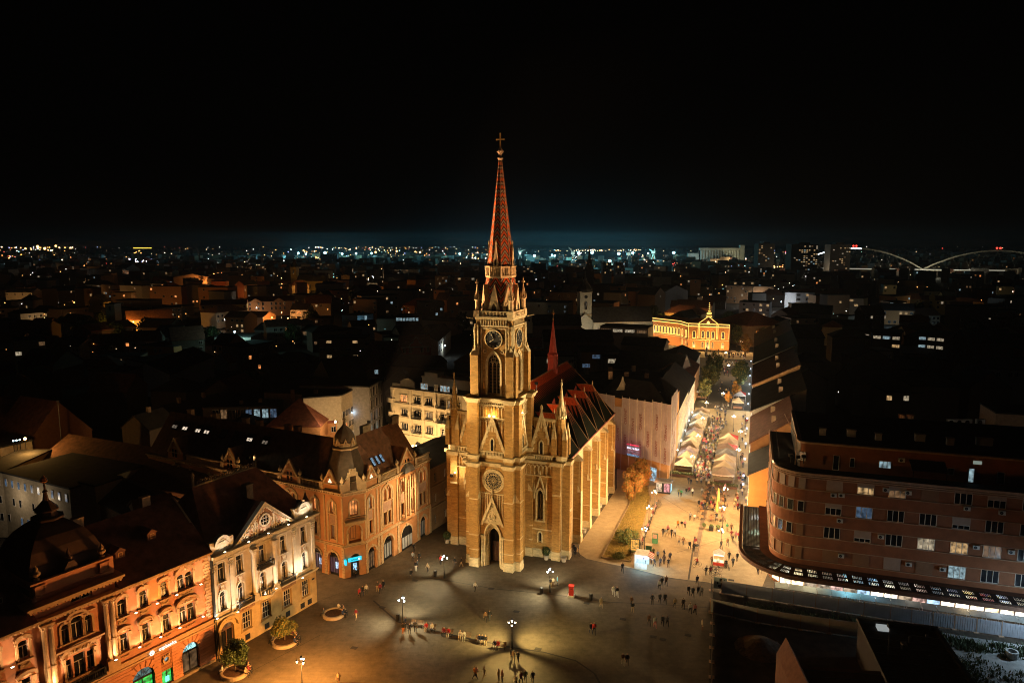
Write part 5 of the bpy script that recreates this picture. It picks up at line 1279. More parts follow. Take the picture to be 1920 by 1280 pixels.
def panel(p,d,q,e,nx,ny):
 n1,n2=Vector((-d.y,d.x)),Vector((-e.y,e.x));m=MB()
 def pt(t,s_):a2=p.lerp(q,t)+n1.lerp(n2,t)*(2.8*s_);return(a2.x,a2.y,CZ+.08)
 for i in range(nx):
  for j in range(ny):m.face([pt((i+.2)/nx,(j+.1)/ny),pt((i+.8)/nx,(j+.1)/ny),pt((i+.8)/nx,(j+.9)/ny),pt((i+.2)/nx,(j+.9)/ny)])
 m.build('glass_panel',canopy_glass,BR)
 def slab(t0,t1,s0,s1):
  P4=[pt(t0,s0),pt(t1,s0),pt(t1,s1),pt(t0,s1)];bars.hexa([(x_,y_,CZ+.0)for x_,y_,_ in P4],[(x_,y_,CZ+.14)for x_,y_,_ in P4])
 for i in range(nx+1):slab(max(0,(i-.2)/nx),min(1,(i+.2)/nx),0,1)
 for j in range(ny+1):slab(0,1,max(0,(j-.1)/ny),min(1,(j+.1)/ny))
st_=walk(4.3,.35,38.0,22.0);i=0
while i<len(st_)-6:
 p,d=st_[i];left=p.y>3.5;w_=3 if left else 4;g_=0 if left else 2
 q,e=st_[i+w_];panel(p,d,q,e,2 if left else 6,6 if left else 2)
 if g_:
  r_,f_=st_[i+w_+g_];A4=[q,r_,r_+Vector((-f_.y,f_.x))*2.8,q+Vector((-e.y,e.x))*2.8];bars.hexa([(v_.x,v_.y,CZ)for v_ in A4],[(v_.x,v_.y,CZ+.15)for v_ in A4])
 i+=w_+g_
bars.build('canopy_frame',metal_dark,BR)
# shop fronts under the canopy, and their light
m=MB();pband(m,-.05,3.3,4.2,0,-.5);pband(m,0,0,.4,0,-.5);m.build('shop_wall',rb2,BR)
shop_cols=[('shop_white',(1,.88,.66),4.2),('shop_yellow',(1,.74,.4),3.4),('shop_blue',(.5,.75,1),1.2),('shop_pink',(1,.6,.5),1.0),('shop_dim',(1,.75,.5),.5)]
sm_=[EM(a,b,c,1.3)for a,b,c in shop_cols]
seq=[0,0,0,1,0,0,2,0,1,4,4,1,0,1,4,4,3,4,2,0,0,4,3,2]
pts=walk(-.06,1.9,46,22)
for i,((p,d),(q,e))in enumerate(zip(pts,pts[1:])):
 ln=(q-p).length;rz=math.atan2((q-p).y,(q-p).x);m=MB();m.box(0.06,ln-.06,0,.05,.4,3.3);m.build('shop_window',sm_[seq[i%len(seq)]],BR,(p.x,p.y,0),rz)
 m=MB();m.box(-.09,.09,-.12,.1,0,3.3);m.build('shop_pillar',line_m,BR,(p.x,p.y,0),rz)
m=MB();m.box(25.2,33.4,-2.0,-1.6,3.0,3.8);m.build('fascia_sign',EM('blue_fascia',(.02,.12,.8),.55),BR)
for x,w,c in((27.6,1.5,'yellow_sign_glow'),(29.4,.8,'red_sign_glow'),(31.0,1.7,'yellow_sign_glow')):
 m=MB();m.prism([(x+w/2*math.cos(t*math.pi/8),3.42+.3*math.sin(t*math.pi/8))for t in range(16)],-2.1,-2.02);m.build('sign_emblem',EM(c,(1,.72,.02)if c[0]=='y'else(1,.03,.03),1.6),BR)
m=MB();m.box(28.0,31.5,-2.05,-1.95,2.6,2.95);m.build('neon_strip',EM('pink_neon',(1,.06,.12),1.6),BR)
m=MB();m.box(13.8,20,-1.9,-1.6,3.4,3.85);m.build('fascia_sign',EM('deep_blue_fascia',(.02,.08,.4),.3),BR)
m=MB();m.ball((11.6,-2.2,3.2),.28,10,6);m.build('globe_lamp',warm_lamp,BR)
for u,v,c,w_ in((1.2,-4.0,(1,.8,.45),130),(-1.6,2,(1,.75,.5),120),(-1.6,9,(.8,1,.7),120),(-1.6,16,(.9,.85,.8),120),(6,-3.6,(1,.85,.5),120),(11.2,-3.4,(.25,.75,1),200),(15,-3.6,(.3,.65,1),30),(20,-3.6,(1,.85,.7),20),(27.0,-3.4,(1,.7,.35),60),(31,-3.6,(.6,.75,1),60),(36,-3.6,(.6,.85,1),40)):
 light('canopy_lamp',BR,(u,v,3.75),w_,c,'POINT',.15)
 # covered walkway of sheet metal in front of the shops
tin=M('galvanised_sheet',(.32,.32,.29),.65,.15,.3,.35,.2)
WK=root('covered_walkway',BRF,'long grey sheet metal roof over the walkway between shops and fence','walkway roof')
for i in range(18):
 a,b=.9+i*2.0,.9+(i+1)*2.0-.03;dz=JR.uniform(-.02,.02);dd=JR.uniform(-.03,.03)
 m=MB();m.hexa([(a,-6.7+dd,2.3+dz),(b,-6.7+dd,2.3+dz),(b,-4.9,2.4+dz),(a,-4.9,2.4+dz)],[(a,-6.7+dd,2.34+dz),(b,-6.7+dd,2.34+dz),(b,-4.9,2.44+dz),(a,-4.9,2.44+dz)])
 m.build('roof_sheet',tin,WK)
 m=MB();m.box(a-.04,a+.04,-6.6,-6.52,0,2.3);m.box(a-.04,a+.04,-5,-4.92,0,2.4);m.build('post',metal_grey,WK)
for u,c,w_ in((3,(1,.55,.5),30),(8,(1,.5,.45),30),(13,(1,.85,.7),20),(20,(1,.6,.5),16),(27,(.6,.8,1),20)):light('walkway_lamp',WK,(u,-5.4,2.2),w_,c,radius=.1)
# ---------------- site: fences, spoil, pit, dark roofs
site_earth=M('dark_earth',(.05,.038,.028),1,0,.5,.5,.8);sand_m=M('pale_sand',(.26,.25,.24),1,0,.3,.7,.7)
hoard=M('grey_hoarding',(.42,.42,.46),.7,.2,.2,.5)
def fence(pts,label,step,h,cat='fence',mat=hoard,z0=0.0):
 fr0=empty('site_fence',(pts[0][0],pts[0][1],0),0,label,cat);ox,oy=pts[0]
 P=[Vector((a-ox,b-oy))for a,b in pts]
 for a,b in zip(P,P[1:]):
  n=max(1,round((b-a).length/step));d=(b-a)/n;rz=math.atan2(d.y,d.x);L=d.length
  for i in range(n):
   p=a+d*i;m=MB();m.box(.05,L-.05,-.02,.02,z0+.1,z0+h)
   for q in range(int(L/.3)):m.box(.12+q*.3,.2+q*.3,-.045,-.02,z0+.12,z0+h-.02)
   m.build('fence_panel',mat,fr0,(p.x,p.y,0),rz)
   m=MB();m.box(-.05,.05,-.05,.05,0,z0+h+.1);m.box(-.3,.3,-.35,.35,0,.12);m.build('fence_post',line_m,fr0,(p.x,p.y,0),rz)
 return fr0
fence([(33.0,105.2),(40.0,102.7),(48.7,99.5),(55.3,97.2),(65.7,93.8),(80,89)],'grey hoarding of flat panels along the walkway roof by the shops',3.0,2.1)
fence([(29.6,99.3),(35.6,96.4),(41.1,94.6),(48.4,92.5)],'low dark hoarding in front of the weedy strip, nearer the camera',3.1,2.2)
mesh_f=M('dark_mesh_netting',(.07,.065,.06),.9,0,.2,1)
fence([(31.6,106.0),(30.0,99.3),(27.2,90),(24.4,80),(22.5,72)],'dark netted fence running along the edge of the square',3.2,1.9,mat=mesh_f)
pb=empty('poster_board',(31.9,105.9,0),math.radians(-18),'pale poster board with black blotches at the end of the grey hoarding','board')
m=MB();m.box(0,2.0,-.05,.05,.5,2.4);m.box(.05,.12,0,.1,0,.5);m.box(1.88,1.95,0,.1,0,.5);m.build('panel',M('pale_blue_print',(.34,.40,.38),.7,0,.15,1),pb)
m=MB();JR.seed(3)
for i in range(10):x,z=JR.uniform(.35,1.1),JR.uniform(.8,2.1);m.box(x,x+JR.uniform(.1,.35),-.075,-.055,z-.2,z+JR.uniform(.05,.2))
m.box(1.55,1.68,-.075,-.055,1.6,2.1);m.build('printed_blotches',M('black_print',(.015,.015,.015),.7),pb)
def sheet(name,pts,z,mat,sub=False):
 m=MB();m.face([(a,b,z)for a,b in pts]);return struct(m.build(name,mat))
sheet('building_site',[(31.9,105.8),(29.9,99.3),(27,90),(24,80),(20,65),(110,60),(110,84),(70,92.2),(48,99.6)],.016,site_earth)
sheet('sand_ground',[(58.5,94.8),(64,92.6),(72,90.0),(84,86),(84,70),(56,72),(55.3,84)],.022,sand_m)
m=MB();JR.seed(8)
for i in range(260):
 a=JR.random()*6.28;r=JR.random()**.6*3.4;x,y=33.7+r*math.cos(a),89.8+r*.8*math.sin(a);z=max(0,1.5*(1-r/3.5));s=JR.uniform(.08,.3)
 m.ball((x,y,z),s,5,3,0,(1,.8,.7))
m.lathe([(3.4,0),(2.2,.7),(1.0,1.4),(0,1.6)],33.7,89.8,14)
tag(m.build('rubble_heap',M('rubble',(.16,.11,.08),1,0,.4,2)),'low heap of broken rubble on dark earth inside the fence','rubble',kind='stuff')
m=MB();m.box(43.0,55.5,0,12,0,6.0)
DB=empty('site_building',(45.8,87.8,0),math.radians(-13),'unlit flat-roofed building with a small bright roof hatch on the site','building')
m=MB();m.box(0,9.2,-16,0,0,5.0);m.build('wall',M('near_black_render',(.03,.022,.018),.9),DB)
m=MB();m.box(-.2,9.4,-.3,.2,5.0,5.5);m.box(-.2,.2,-16,0,5.0,5.5);m.box(9.0,9.4,-16,0,5.0,5.5);m.box(.2,9.0,-16,-.3,4.99,5.05);m.build('roof',bitumen,DB)
m=MB()
for q in range(8):m.box(.3,8.9,-2.2-q*1.7,-2.14-q*1.7,5.05,5.1)
for x,y in((5,-4),(7.2,-3),(6,-8)):m.tube((x,y,5),(x,y,5.9),.16,n=8)
m.box(3.6,4.2,-6,-5.2,5.05,5.8);m.tube((8.2,-1,5.5),(8.2,-1,7.6),.03);m.build('roof_fittings',zinc,DB)
m=MB();m.box(1.9,3.2,-1.9,-.8,5.05,5.45);m.build('roof_hatch',EM('lit_hatch',(.6,.65,.65),.45),DB)
BB=empty('gabled_building',(32.4,80.8,0),math.radians(-7),'dark gabled building with a brown flat roof at the bottom of the site','building')
m=MB();m.prism([(0,0),(0,4.9),(1,7),(2.2,4.9),(2.2,0)],-12,0);m.build('gable_wall',M('pinkish_render',(.20,.10,.065),.9),BB)
m=MB();m.box(2.3,11.5,-14,-2.6,0,5.0);m.build('roof',M('rusty_flat_roof',(.10,.045,.03),.95,0,.3,.5),BB)
m=MB()
for q in range(8):m.box(2.4,11.4,-3.4-q*1.3,-3.35-q*1.3,5.0,5.06)
m.build('roof_seams',zinc,BB)
for x,y in((66.5,87.7),(67.2,83.0)):
 m=MB();m.lathe([(.75,0),(.75,.9),(.55,.9),(.55,.3)],0,0,14);tag(m.build('concrete_ring',M('concrete',(.32,.31,.30),.9),None,(x,y,.02)),'round concrete well ring standing on pale sand','concrete ring','concrete rings on the sand')
fl=empty('site_light',(72,88.3,0),0,'cool work light on a thin pole beyond the sand','lamp')
m=MB();m.tube((0,0,0),(0,0,6),.06);m.box(-.25,.25,-.1,.1,5.9,6.2);m.build('pole',metal_dark,fl);light('lamp',fl,(0,-.3,5.7),900,(.55,.8,1),radius=.2)
# weeds on the earth bank
def tuft_mesh(seed,n=40,h=.6,r=.6,mat=None):
 rr=random.Random(seed);m=MB()
 for i in range(n):
  x,y=rr.gauss(0,r*.5),rr.gauss(0,r*.5);a=rr.random()*6.28;hh=h*rr.uniform(.4,1);w=.05+.08*rr.random();lx,ly=rr.gauss(0,.25)*hh,rr.gauss(0,.25)*hh
  m.face([(x-w*math.cos(a),y-w*math.sin(a),0),(x+w*math.cos(a),y+w*math.sin(a),0),(x+lx,y+ly,hh)])
 return m
m=MB();JR.seed(17)
for i in range(260):
 t=JR.random();x=36+34*t+JR.gauss(0,.7);y=102-12.2*t-JR.uniform(.3,3.4);tm=tuft_mesh(i%7,16,JR.uniform(.4,1.1),.6)
 i0=m.pts([(a+x,b+y,c)for a,b,c in tm.v])
 for f in tm.f:m.fi(i0,f)
for i in range(90):
 x,y=JR.gauss(59,2.2),JR.gauss(84,3.2);tm=tuft_mesh(i%7,22,JR.uniform(.25,.7),1.0)
 i0=m.pts([(a+x,b+y,c)for a,b,c in tm.v])
 for f in tm.f:m.fi(i0,f)
tag(m.build('weeds',M('dusty_weeds',(.09,.11,.06),.9,0,.5,3)),'scrubby weeds growing on the earth bank and sand of the site','weeds',kind='stuff')
# ================================================================== the market street
STF=Fr(49.5,143.5,-19);STR=math.radians(-19)
def S(u,v,z=0.0):return STF.w(u,v,z)
def box_house(name,label,u0,u1,v0,v1,ze,zr,wall,roof,ridge='v',fr=STF,wins=(),parts=None,cat='building',group=None):
 """terrace house in the street's frame; ridge along v (the street) or u"""
 F_=Fr(*fr.w(u0,v0)[:2],fr.deg);r=root(name,F_,label,cat,group);w,d=u1-u0,v1-v0;m=MB();m.box(0,w,0,d,0,ze,jit=0)
 if ridge=='v':m.prism([(0,ze),(w/2,zr),(w,ze)],0,d)
 elif ridge=='u':m.prismx([(0,ze),(d/2,zr),(d,ze)],0,w)
 m.build('wall',wall,r);m=MB();o=.25
 if ridge=='v':
  k=(zr-ze)/(w/2)
  m.hexa([(-o,-o,ze-o*k+.05),(w/2,-o,zr+.05),(w/2,d+o,zr+.05),(-o,d+o,ze-o*k+.05)],[(-o,-o,ze-o*k+.25),(w/2,-o,zr+.25),(w/2,d+o,zr+.25),(-o,d+o,ze-o*k+.25)])
  m.hexa([(w/2,-o,zr+.05),(w+o,-o,ze-o*k+.05),(w+o,d+o,ze-o*k+.05),(w/2,d+o,zr+.05)],[(w/2,-o,zr+.25),(w+o,-o,ze-o*k+.25),(w+o,d+o,ze-o*k+.25),(w/2,d+o,zr+.25)])
 elif ridge=='u':
  k=(zr-ze)/(d/2)
  m.hexa([(-o,-o,ze-o*k+.05),(w+o,-o,ze-o*k+.05),(w+o,d/2,zr+.05),(-o,d/2,zr+.05)],[(-o,-o,ze-o*k+.25),(w+o,-o,ze-o*k+.25),(w+o,d/2,zr+.25),(-o,d/2,zr+.25)])
  m.hexa([(-o,d/2,zr+.05),(w+o,d/2,zr+.05),(w+o,d+o,ze-o*k+.05),(-o,d+o,ze-o*k+.05)],[(-o,d/2,zr+.25),(w+o,d/2,zr+.25),(w+o,d+o,ze-o*k+.25),(-o,d+o,ze-o*k+.25)])
 else:
  m.box(-o,w+o,-o,d+o,ze,ze+.35);m.box(.1,w-.1,.1,d-.1,ze+.34,ze+.36)
 m.build('roof',roof,r)
 for(side,a,z,ww,hh,p)in wins:
  if side=='f':window(r,0,0,ww,hh,pane=p,loc=(a,-.04,z),T='plain2')
  elif side=='r':window(r,0,0,ww,hh,pane=p,loc=(w+.04,a,z),rz=math.pi/2,T='plain2')
  elif side=='l':window(r,0,0,ww,hh,pane=p,loc=(-.04,a,z),rz=-math.pi/2,T='plain2')
 return r
row_w=M('dull_ochre_plaster',(.38,.20,.09),.9,0,.2,.8);row_g=M('grey_plaster',(.33,.29,.25),.9,0,.2,.8);row_pink=M('orange_wall',(.55,.25,.08),.9,0,.15,.6)
def lw(d,z1=(1.0,4.6),step=3.2,lit='W',side='l'):
 o=[];n=int(d/step)
 for i in range(n):
  a=(i+.5)*d/n;o.append((side,a,1.0,2.2,2.2,R.choice([lit,lit,'c','w'])));o.append((side,a,5.0,1.1,1.7,R.choice(['.','.','d','w'])))
 return o
def mono(r,w,d,z0,z1,wall,roof):
 """single pitch roof rising away from the street"""
 m=MB();m.prism([(0,z0),(w,z0),(w,z1)],0,d);m.build('gable_wall',wall,r)
 m=MB();m.hexa([(-.3,-.2,z0-.1),(w,-.2,z1+.05),(w,d+.2,z1+.05),(-.3,d+.2,z0-.1)],[(-.3,-.2,z0+.12),(w,-.2,z1+.25),(w,d+.2,z1+.25),(-.3,d+.2,z0+.12)]);m.build('roof',roof,r)
rows=[(-2,13.6,7.0,13.8,12,row_pink,bitumen,'low house with bright orange end wall beside the curved block'),(14.0,40,9.4,15.5,9,row_w,roof_dark,'dark tiled terrace house with a strip of orange gable, facing the tents'),(40.4,70,11.0,17.5,13,row_g,bitumen,'long dark roofed terrace across from the furthest tents'),(70.4,108,12.0,19,13,row_w,roof_dark,'tall dark terrace with brown fire wall midway up the street'),(108.4,150,12.5,20,14,row_g,bitumen,'terrace with bright shop fronts under its black roof'),(150.4,196,12.5,20,14,row_w,roof_dark,'far terrace on the corner near the glowing palace')]
for v0,v1,ze,zr,w,wm_,rm,lab in rows:
 F_=Fr(*STF.w(.2,v0)[:2],-19);r=root('terrace_house',F_,lab,'building','houses along the right of the market street');d=v1-v0
 m=MB();m.box(0,w,0,d,0,ze,jit=0);m.build('wall',wm_,r);mono(r,w,d,ze,zr,wm_,rm)
 m=MB();m.box(-.35,.05,0,d,ze-.35,ze-.1);m.build('gutter',line_m,r)
 n=int(d/3.3)
 for i in range(n):
  a=(i+.5)*d/n
  window(r,0,0,1.1,1.7,pane=R.choice(['.','.','d','w']),loc=(-.04,a,ze-3.2),rz=-math.pi/2,T='plain2')
  m=MB();m.box(-.06,.02,a-1.25,a+1.25,.3,3.0);m.build('shop_window',R.choice([sm_[0],sm_[2],EM('shop_cyanwhite',(.75,.95,1),2.4,1.2),sm_[1]]),r)
  if ze>10:window(r,0,0,1.1,1.7,pane=R.choice(['.','d','w']),loc=(-.04,a,ze-6.4),rz=-math.pi/2,T='plain2')
 for q in range(2 if d>20 else 0):
  m=MB();x=w*.55;z=ze+(zr-ze)*.55;yy=d*(.3+.4*q);m.box(x-.5,x+.5,yy,yy+.7,z-.3,z+1.6);m.build('chimney',chim,r)
for i,(v,c)in enumerate(((3,(.8,.9,1)),(9,(.75,.85,1)),(22,(1,.9,.8)),(36,(1,.75,.7)),(52,(1,.85,.7)),(64,(1,.9,.8)),(84,(.75,.95,1)),(100,(.8,.95,1)),(118,(.8,.97,1)),(136,(.7,.95,1)),(152,(.8,.97,1)),(172,(.85,.95,1)))):
 x,y,_=S(-.9,v);o=empty('shop_sign',(x,y,3.3),STR,'bright projecting box sign right of the market street','sign','box signs along the street')
 m=MB();m.box(-.22,.22,-.1,.1,-.2,.25);m.build('sign_box',EM('blue_white_box_sign',(.7,.82,1),2.2),o);m=MB();m.box(.35,1.1,-.02,.02,-.02,.02);m.build('bracket',metal_dark,o)
 light('sign_light',o,(-.6,0,-.5),330 if v>75 else 90,c,radius=.2)
 # left side of the street
box_house('terrace_house','cream terrace house with bright windows beside the scaffold',-30,-17.6,19.5,58,12.2,17,M('lit_cream_wall',(.5,.42,.3),.9),bitumen,'v',wins=[('r',3+i*3.3,z,1.3,1.7,R.choice(['.','w','.']))for i in range(11)for z in(1.2,4.9,8.6)],group='houses along the left of the market street')
box_house('terrace_house','lower dark terrace house behind the cream one on the left',-31,-17.8,58.5,84,10.5,15.5,row_g,bitumen,'v',wins=[('r',3+i*3.6,z,1.3,1.7,R.choice(['.','w','c']))for i in range(6)for z in(1.2,5.9)],group='houses along the left of the market street')
box_house('terrace_house','brown roofed house with pale gable end near the street trees',-33,-18.5,85,112,10.5,14.5,row_w,roof_dark,'v',group='houses along the left of the market street')
box_house('terrace_house','unlit house at the far end of the left side of the street',-36,-21,113,150,9,12,row_g,bitumen,'v',group='houses along the left of the market street')
for v,c in((24,(.8,.95,1)),(33,(1,.9,.7)),(44,(.6,.9,1)),(55,(.7,.95,1)),(66,(.7,.9,1))):
 x,y,_=S(-16.9,v);o=empty('shop_lamp',(x,y,3.4),STR,'small bright lamp bracket over a doorway on the left of the street','lamp','doorway lamps on the left of the street')
 m=MB();m.ball((0,0,0),.16,8,5);m.build('lamp_glass',cool_lamp,o);m=MB();m.box(-.7,0,-.02,.02,.1,.14);m.build('bracket',metal_dark,o);light('lamp',o,(.3,0,-.35),150,c)
 # ---------------- building wrapped in scaffold netting
SCF=Fr(*STF.w(-35.8,17.0)[:2],-19);SC=root('scaffolded_building',SCF,'building wrapped in pale scaffold netting with red lettering beside the church','building')
SP=[(0,0),(4.5,-2.2),(14.2,-6.0),(18.7,-8.7),(19.0,2.0)]
net=M('pale_netting',(.44,.34,.32),.95,0,.12,.7,.3);netp=M('netting_print',(.26,.075,.06),.9,0,.3,2)
m=MB();m.hexa([(0,.5,0),(4.7,-1.7,0),(14.4,-5.5,0),(18.2,-8.0,0),(18.4,12,0),(0,14,0)],[(0,.5,17.5),(4.7,-1.7,17.5),(14.4,-5.5,17.5),(18.2,-8.0,17.5),(18.4,12,17.5),(0,14,17.5)]);m.build('wall',row_pink,SC)
m=MB();m.hexa([(0,.5,17.5),(4.7,-1.7,17.5),(14.4,-5.5,17.5),(18.2,-8.0,17.5),(18.4,12,17.5),(0,14,17.5)],[(4,5,21.5),(7,3,21.5),(12,1,21.5),(13,0,21.5),(14,8,21.5),(4,9,21.5)]);m.build('roof',bitumen,SC)
segs=[((-7,2.6),(0,0),3,17.6),((0,0),(4.6,-2.0),2,18.0),((4.6,-2.0),(14.2,-5.8),5,17.9),((14.2,-5.8),(18.7,-8.4),2,18.2),((18.7,-8.4),(19.0,1.5),3,20.0)]
ti=0
for(a,b,n,zt)in segs:
 a=Vector(a);b=Vector(b)
 for i in range(n):
  p=a+(b-a)*(i/n);q=a+(b-a)*((i+1)/n);d=(q-p);L=d.length;rz=math.atan2(d.y,d.x);m=MB()
  z0=4.0;zt2=zt if not(ti==5)else 15.5
  for jx in range(4):
   for jz in range(9):
    def w_(x,z):return-.10*math.sin(math.pi*(x/L)*1.0)*(.5+.5*math.sin(z*1.7+ti))-.03*math.sin(z*4+x*3)
    x0,x1=L*jx/4+.02,L*(jx+1)/4-(.02 if jx==3 else 0);za,zb=z0+(zt2-z0)*jz/9,z0+(zt2-z0)*(jz+1)/9
    m.face([(x0,w_(x0,za),za),(x1,w_(x1,za),za),(x1,w_(x1,zb),zb),(x0,w_(x0,zb),zb)])
  o=m.build('netting_sheet',net,SC,(p.x,p.y,0),rz)
  m=MB();m.box(-.06,.06,-.13,-.05,0,zt2+.4);m.build('scaffold_pole',M('pale_pole',(.55,.45,.35),.7),SC,(p.x,p.y,0),rz)
  for zc in([(6.2,12.8),(9.0,),(13.5,7.2),(11.5,6.0)][ti%4]):
   if ti in(0,14):continue
   t=inst(text_mesh('CERANIT',.95,.01,netp),'printed_word',SC,(p.x+d.x*.55+.2*math.sin(rz),p.y+d.y*.55-.2*math.cos(rz),zc));t.rotation_euler=(Matrix.Rotation(rz,4,'Z')@Matrix.Rotation(math.pi/2,4,'X')@Matrix.Rotation(-math.pi/2 if ti<4 else math.pi/2,4,'Z')).to_euler()
  ti+=1
for x,y,w,col,zz in((2.6,-1.35,3.6,'pink_sign_light',6.9),(9.7,-4.2,3.4,'pink_sign_light',6.9),(2.7,-1.4,3.0,'white_sign_row',6.1),(9.8,-4.25,3.4,'white_sign_row',6.1),(2.7,-1.4,3.2,'pale_sign_row',5.3),(9.8,-4.25,3.4,'pale_sign_row',5.3),(2.9,-1.45,2.6,'blue_sign_row',4.5),(9.8,-4.25,3.3,'blue_sign_row',4.4)):
 c={'p':(1,.04,.1),'w':(.85,.85,1),'b':(.35,.6,.9)}[col[0]]
 if col.startswith('pale'):c=(.7,.5,.6)
 m=MB();m.box(-w/2,w/2,-.32,-.28,-.1 if col[0]=='p'else-.22,.1 if col[0]=='p'else .22);m.build('lit_sign',EM(col,c,{'p':1.3,'w':1.0,'b':.5}[col[0]]if not col.startswith('pale')else .35,2.2),SC,(x,y,zz),math.radians(-22))
light('sign_glow',SC,(2.4,-2.6,5.8),26,(1,.25,.4));light('sign_glow',SC,(9.3,-5.5,5.8),26,(1,.3,.5))
m=MB();m.lathe([(2.1,17.4),(1.9,18.5),(1.0,19.8),(.35,21.2),(.15,22.2)],5.8,1.2,4,0,.5);m.build('roof_turret',trim_cr,SC)
m=MB();m.lathe([(1.0,17.9),(.9,18.8),(0,20)],15.3,-2.5,4,0,.5);m.build('roof_turret',trim_cr,SC)
m=MB();m.ball((9.4,-1.3,18.0),.9,10,6);m.build('dome_window',zinc,SC)
m=MB();m.box(15.4,17.2,-.1,.1,.3,3.4);m.build('shop_window',EM('blue_shop',(.45,.7,.85),.8,1.5),SC,(1.0,-1.1,0),math.radians(-30))
for x in(2,6,11):m=MB();m.box(-.5,.5,-.4,.4,20.6,22.6);m.build('chimney',chim,SC,(x,5.5,0))
# ---------------- bishop's palace at the end of the street
PLF=Fr(*STF.w(-32.4,221)[:2],-19);PL=root('palace',PLF,'orange palace outlined in glowing yellow lights at the end of the street','building')
pal=M('palace_brick',(.46,.19,.07),.85,0,.15,.5);pal_t=M('palace_trim',(.6,.5,.3),.8);string_l=EM('yellow_light_string',(1,.60,.13),2.6);string_d=EM('soft_light_string',(1,.55,.12),1.6)
PT=[Matrix.Identity(4),Matrix.Translation((-4.6,9.4,0))@Matrix.Rotation(math.atan2(-9.4,4.6),4,'Z'),Matrix.Translation((-21.0,20.5,0))@Matrix.Rotation(math.atan2(-11.1,16.4),4,'Z')]
PA=[0,math.atan2(-9.4,4.6),math.atan2(-11.1,16.4)]
def pal_face(T,ang,L,centres,low=True,proj=None):
 m=MB(T);m.wall(0,L,0,12.2,[(c-.65,c+.65,6.4,9.8,'r')for c in centres]+([(c-.55,c+.55,1.2,4.2,'r')for c in centres]if low else[]),0,.3);m.build('wall',pal,PL)
 for c in centres:
  window(PL,0,0,1.3,3.4,pane='d',kind='r',T='plain2',loc=T@Vector((c,.2,6.4)),rz=ang,frame=pal_t)
  m=MB(T);m.band(outline(c,.70,6.2,9.15,'r',5),outline(c,.80,6.2,9.15,'r',5),-.16,.02);m.box(c-.9,c+.9,-.3,.02,6.0,6.2);m.build('lit_window_surround',string_l,PL)
  if low:
   window(PL,0,0,1.1,3.0,pane='d',kind='r',T='plain2',loc=T@Vector((c,.2,1.2)),rz=ang,frame=pal_t)
   m=MB(T);m.band(outline(c,.58,1.0,3.65,'r',5),outline(c,.72,1.0,3.65,'r',5),-.12,.02);m.build('lit_window_surround',string_d,PL)
 for z,w,mt_ in((12.2,.3,pal_t),(5.1,.3,pal_t)):m=MB(T);m.box(0,L,-.3,.3,z,z+.35);m.build('cornice',mt_,PL)
 m=MB(T);m.box(0,L,-.42,-.3,12.0,12.25);m.box(0,L,-.36,-.3,13.5,13.7);m.build('light_string',string_l,PL)
 m=MB(T);m.box(0,L,-.1,.2,12.55,13.5);m.build('parapet',pal_t,PL)
pal_face(PT[0],PA[0],20.4,[3.0,7.4,9.9,12.4,17.3]);pal_face(PT[1],PA[1],10.4,[2.6,7.6]);pal_face(PT[2],PA[2],19.8,[1.4+i*2.15 for i in range(9)],False)
m=MB();m.box(5.4,14.3,-.8,-.02,0,12.2);m.build('centre_projection',pal,PL)if 0 else None
m=MB();m.hexa([(0,.3,0),(20.4,.3,0),(20.4,16,0),(-4.4,16,0),(-4.4,9.6,0)],[(0,.3,12.3),(20.4,.3,12.3),(20.4,16,12.3),(-4.4,16,12.3),(-4.4,9.6,12.3)]);m.build('inner_wall',pal,PL)
m=MB();m.hexa([(0,.3,12.9),(20.4,.3,12.9),(20.4,16,12.9),(-4.4,16,12.9),(-4.4,9.6,12.9)],[(6,6,15.5),(14,6,15.5),(14,10,15.5),(3,10,15.5),(3,8,15.5)]);m.build('roof',roof_dark,PL)
m=MB(PT[2]);m.prismx([(.2,12.6),(5,15),(10,12.6)],0,19.8);m.build('roof',roof_dark,PL)
m=MB()
for x in(.15,5.0,5.6,14.2,14.8,20.2):m.box(x-.07,x+.07,-.42,-.3,6.0,13.6)
for z in(5.2,):m.box(5.2,14.6,-.4,-.3,z,z+.12)
m.box(8.95,9.1,-.4,-.2,0,5);m.box(10.7,10.85,-.4,-.2,0,5);m.build('light_string',string_l,PL)
m=MB();m.box(9.1,10.7,-.1,.05,0,3.8);m.build('entrance_door',metal_dark,PL)
m=MB();m.prism([(5.2,13.6),(9.9,17.2),(14.6,13.6)],.2,5);m.build('pediment_roof',roof_dark,PL)
m=MB();m.tube((5.2,.1,13.8),(9.9,.1,17.4),.12,n=4);m.tube((9.9,.1,17.4),(14.6,.1,13.8),.12,n=4);m.lathe([(.55,13.6),(.75,14.2),(.4,14.9),(0,15.1)],9.9,-.3,10);m.build('light_string',string_l,PL)
m=MB();m.lathe([(1.7,16),(1.5,16.8),(1.0,17.2),(1.0,18.2),(1.2,18.5),(.6,19.4),(.22,20.0),(.22,22.5),(.05,24.2)],9.9,4.5,8);m.build('turret',pal_t,PL)
m=MB()
for z,r in((16.9,1.5),(18.2,1.15),(18.7,1.2),(19.6,.6),(20.8,.3),(21.8,.3),(22.8,.26),(23.8,.16)):m.lathe([(r,z),(r+.08,z+.12),(r,z+.24)],9.9,4.5,10)
m.build('light_string',string_l,PL)
m=MB();m.box(-6,24,-4.2,-3.9,0,.9);m.build('forecourt_wall',stone_dark,PL)
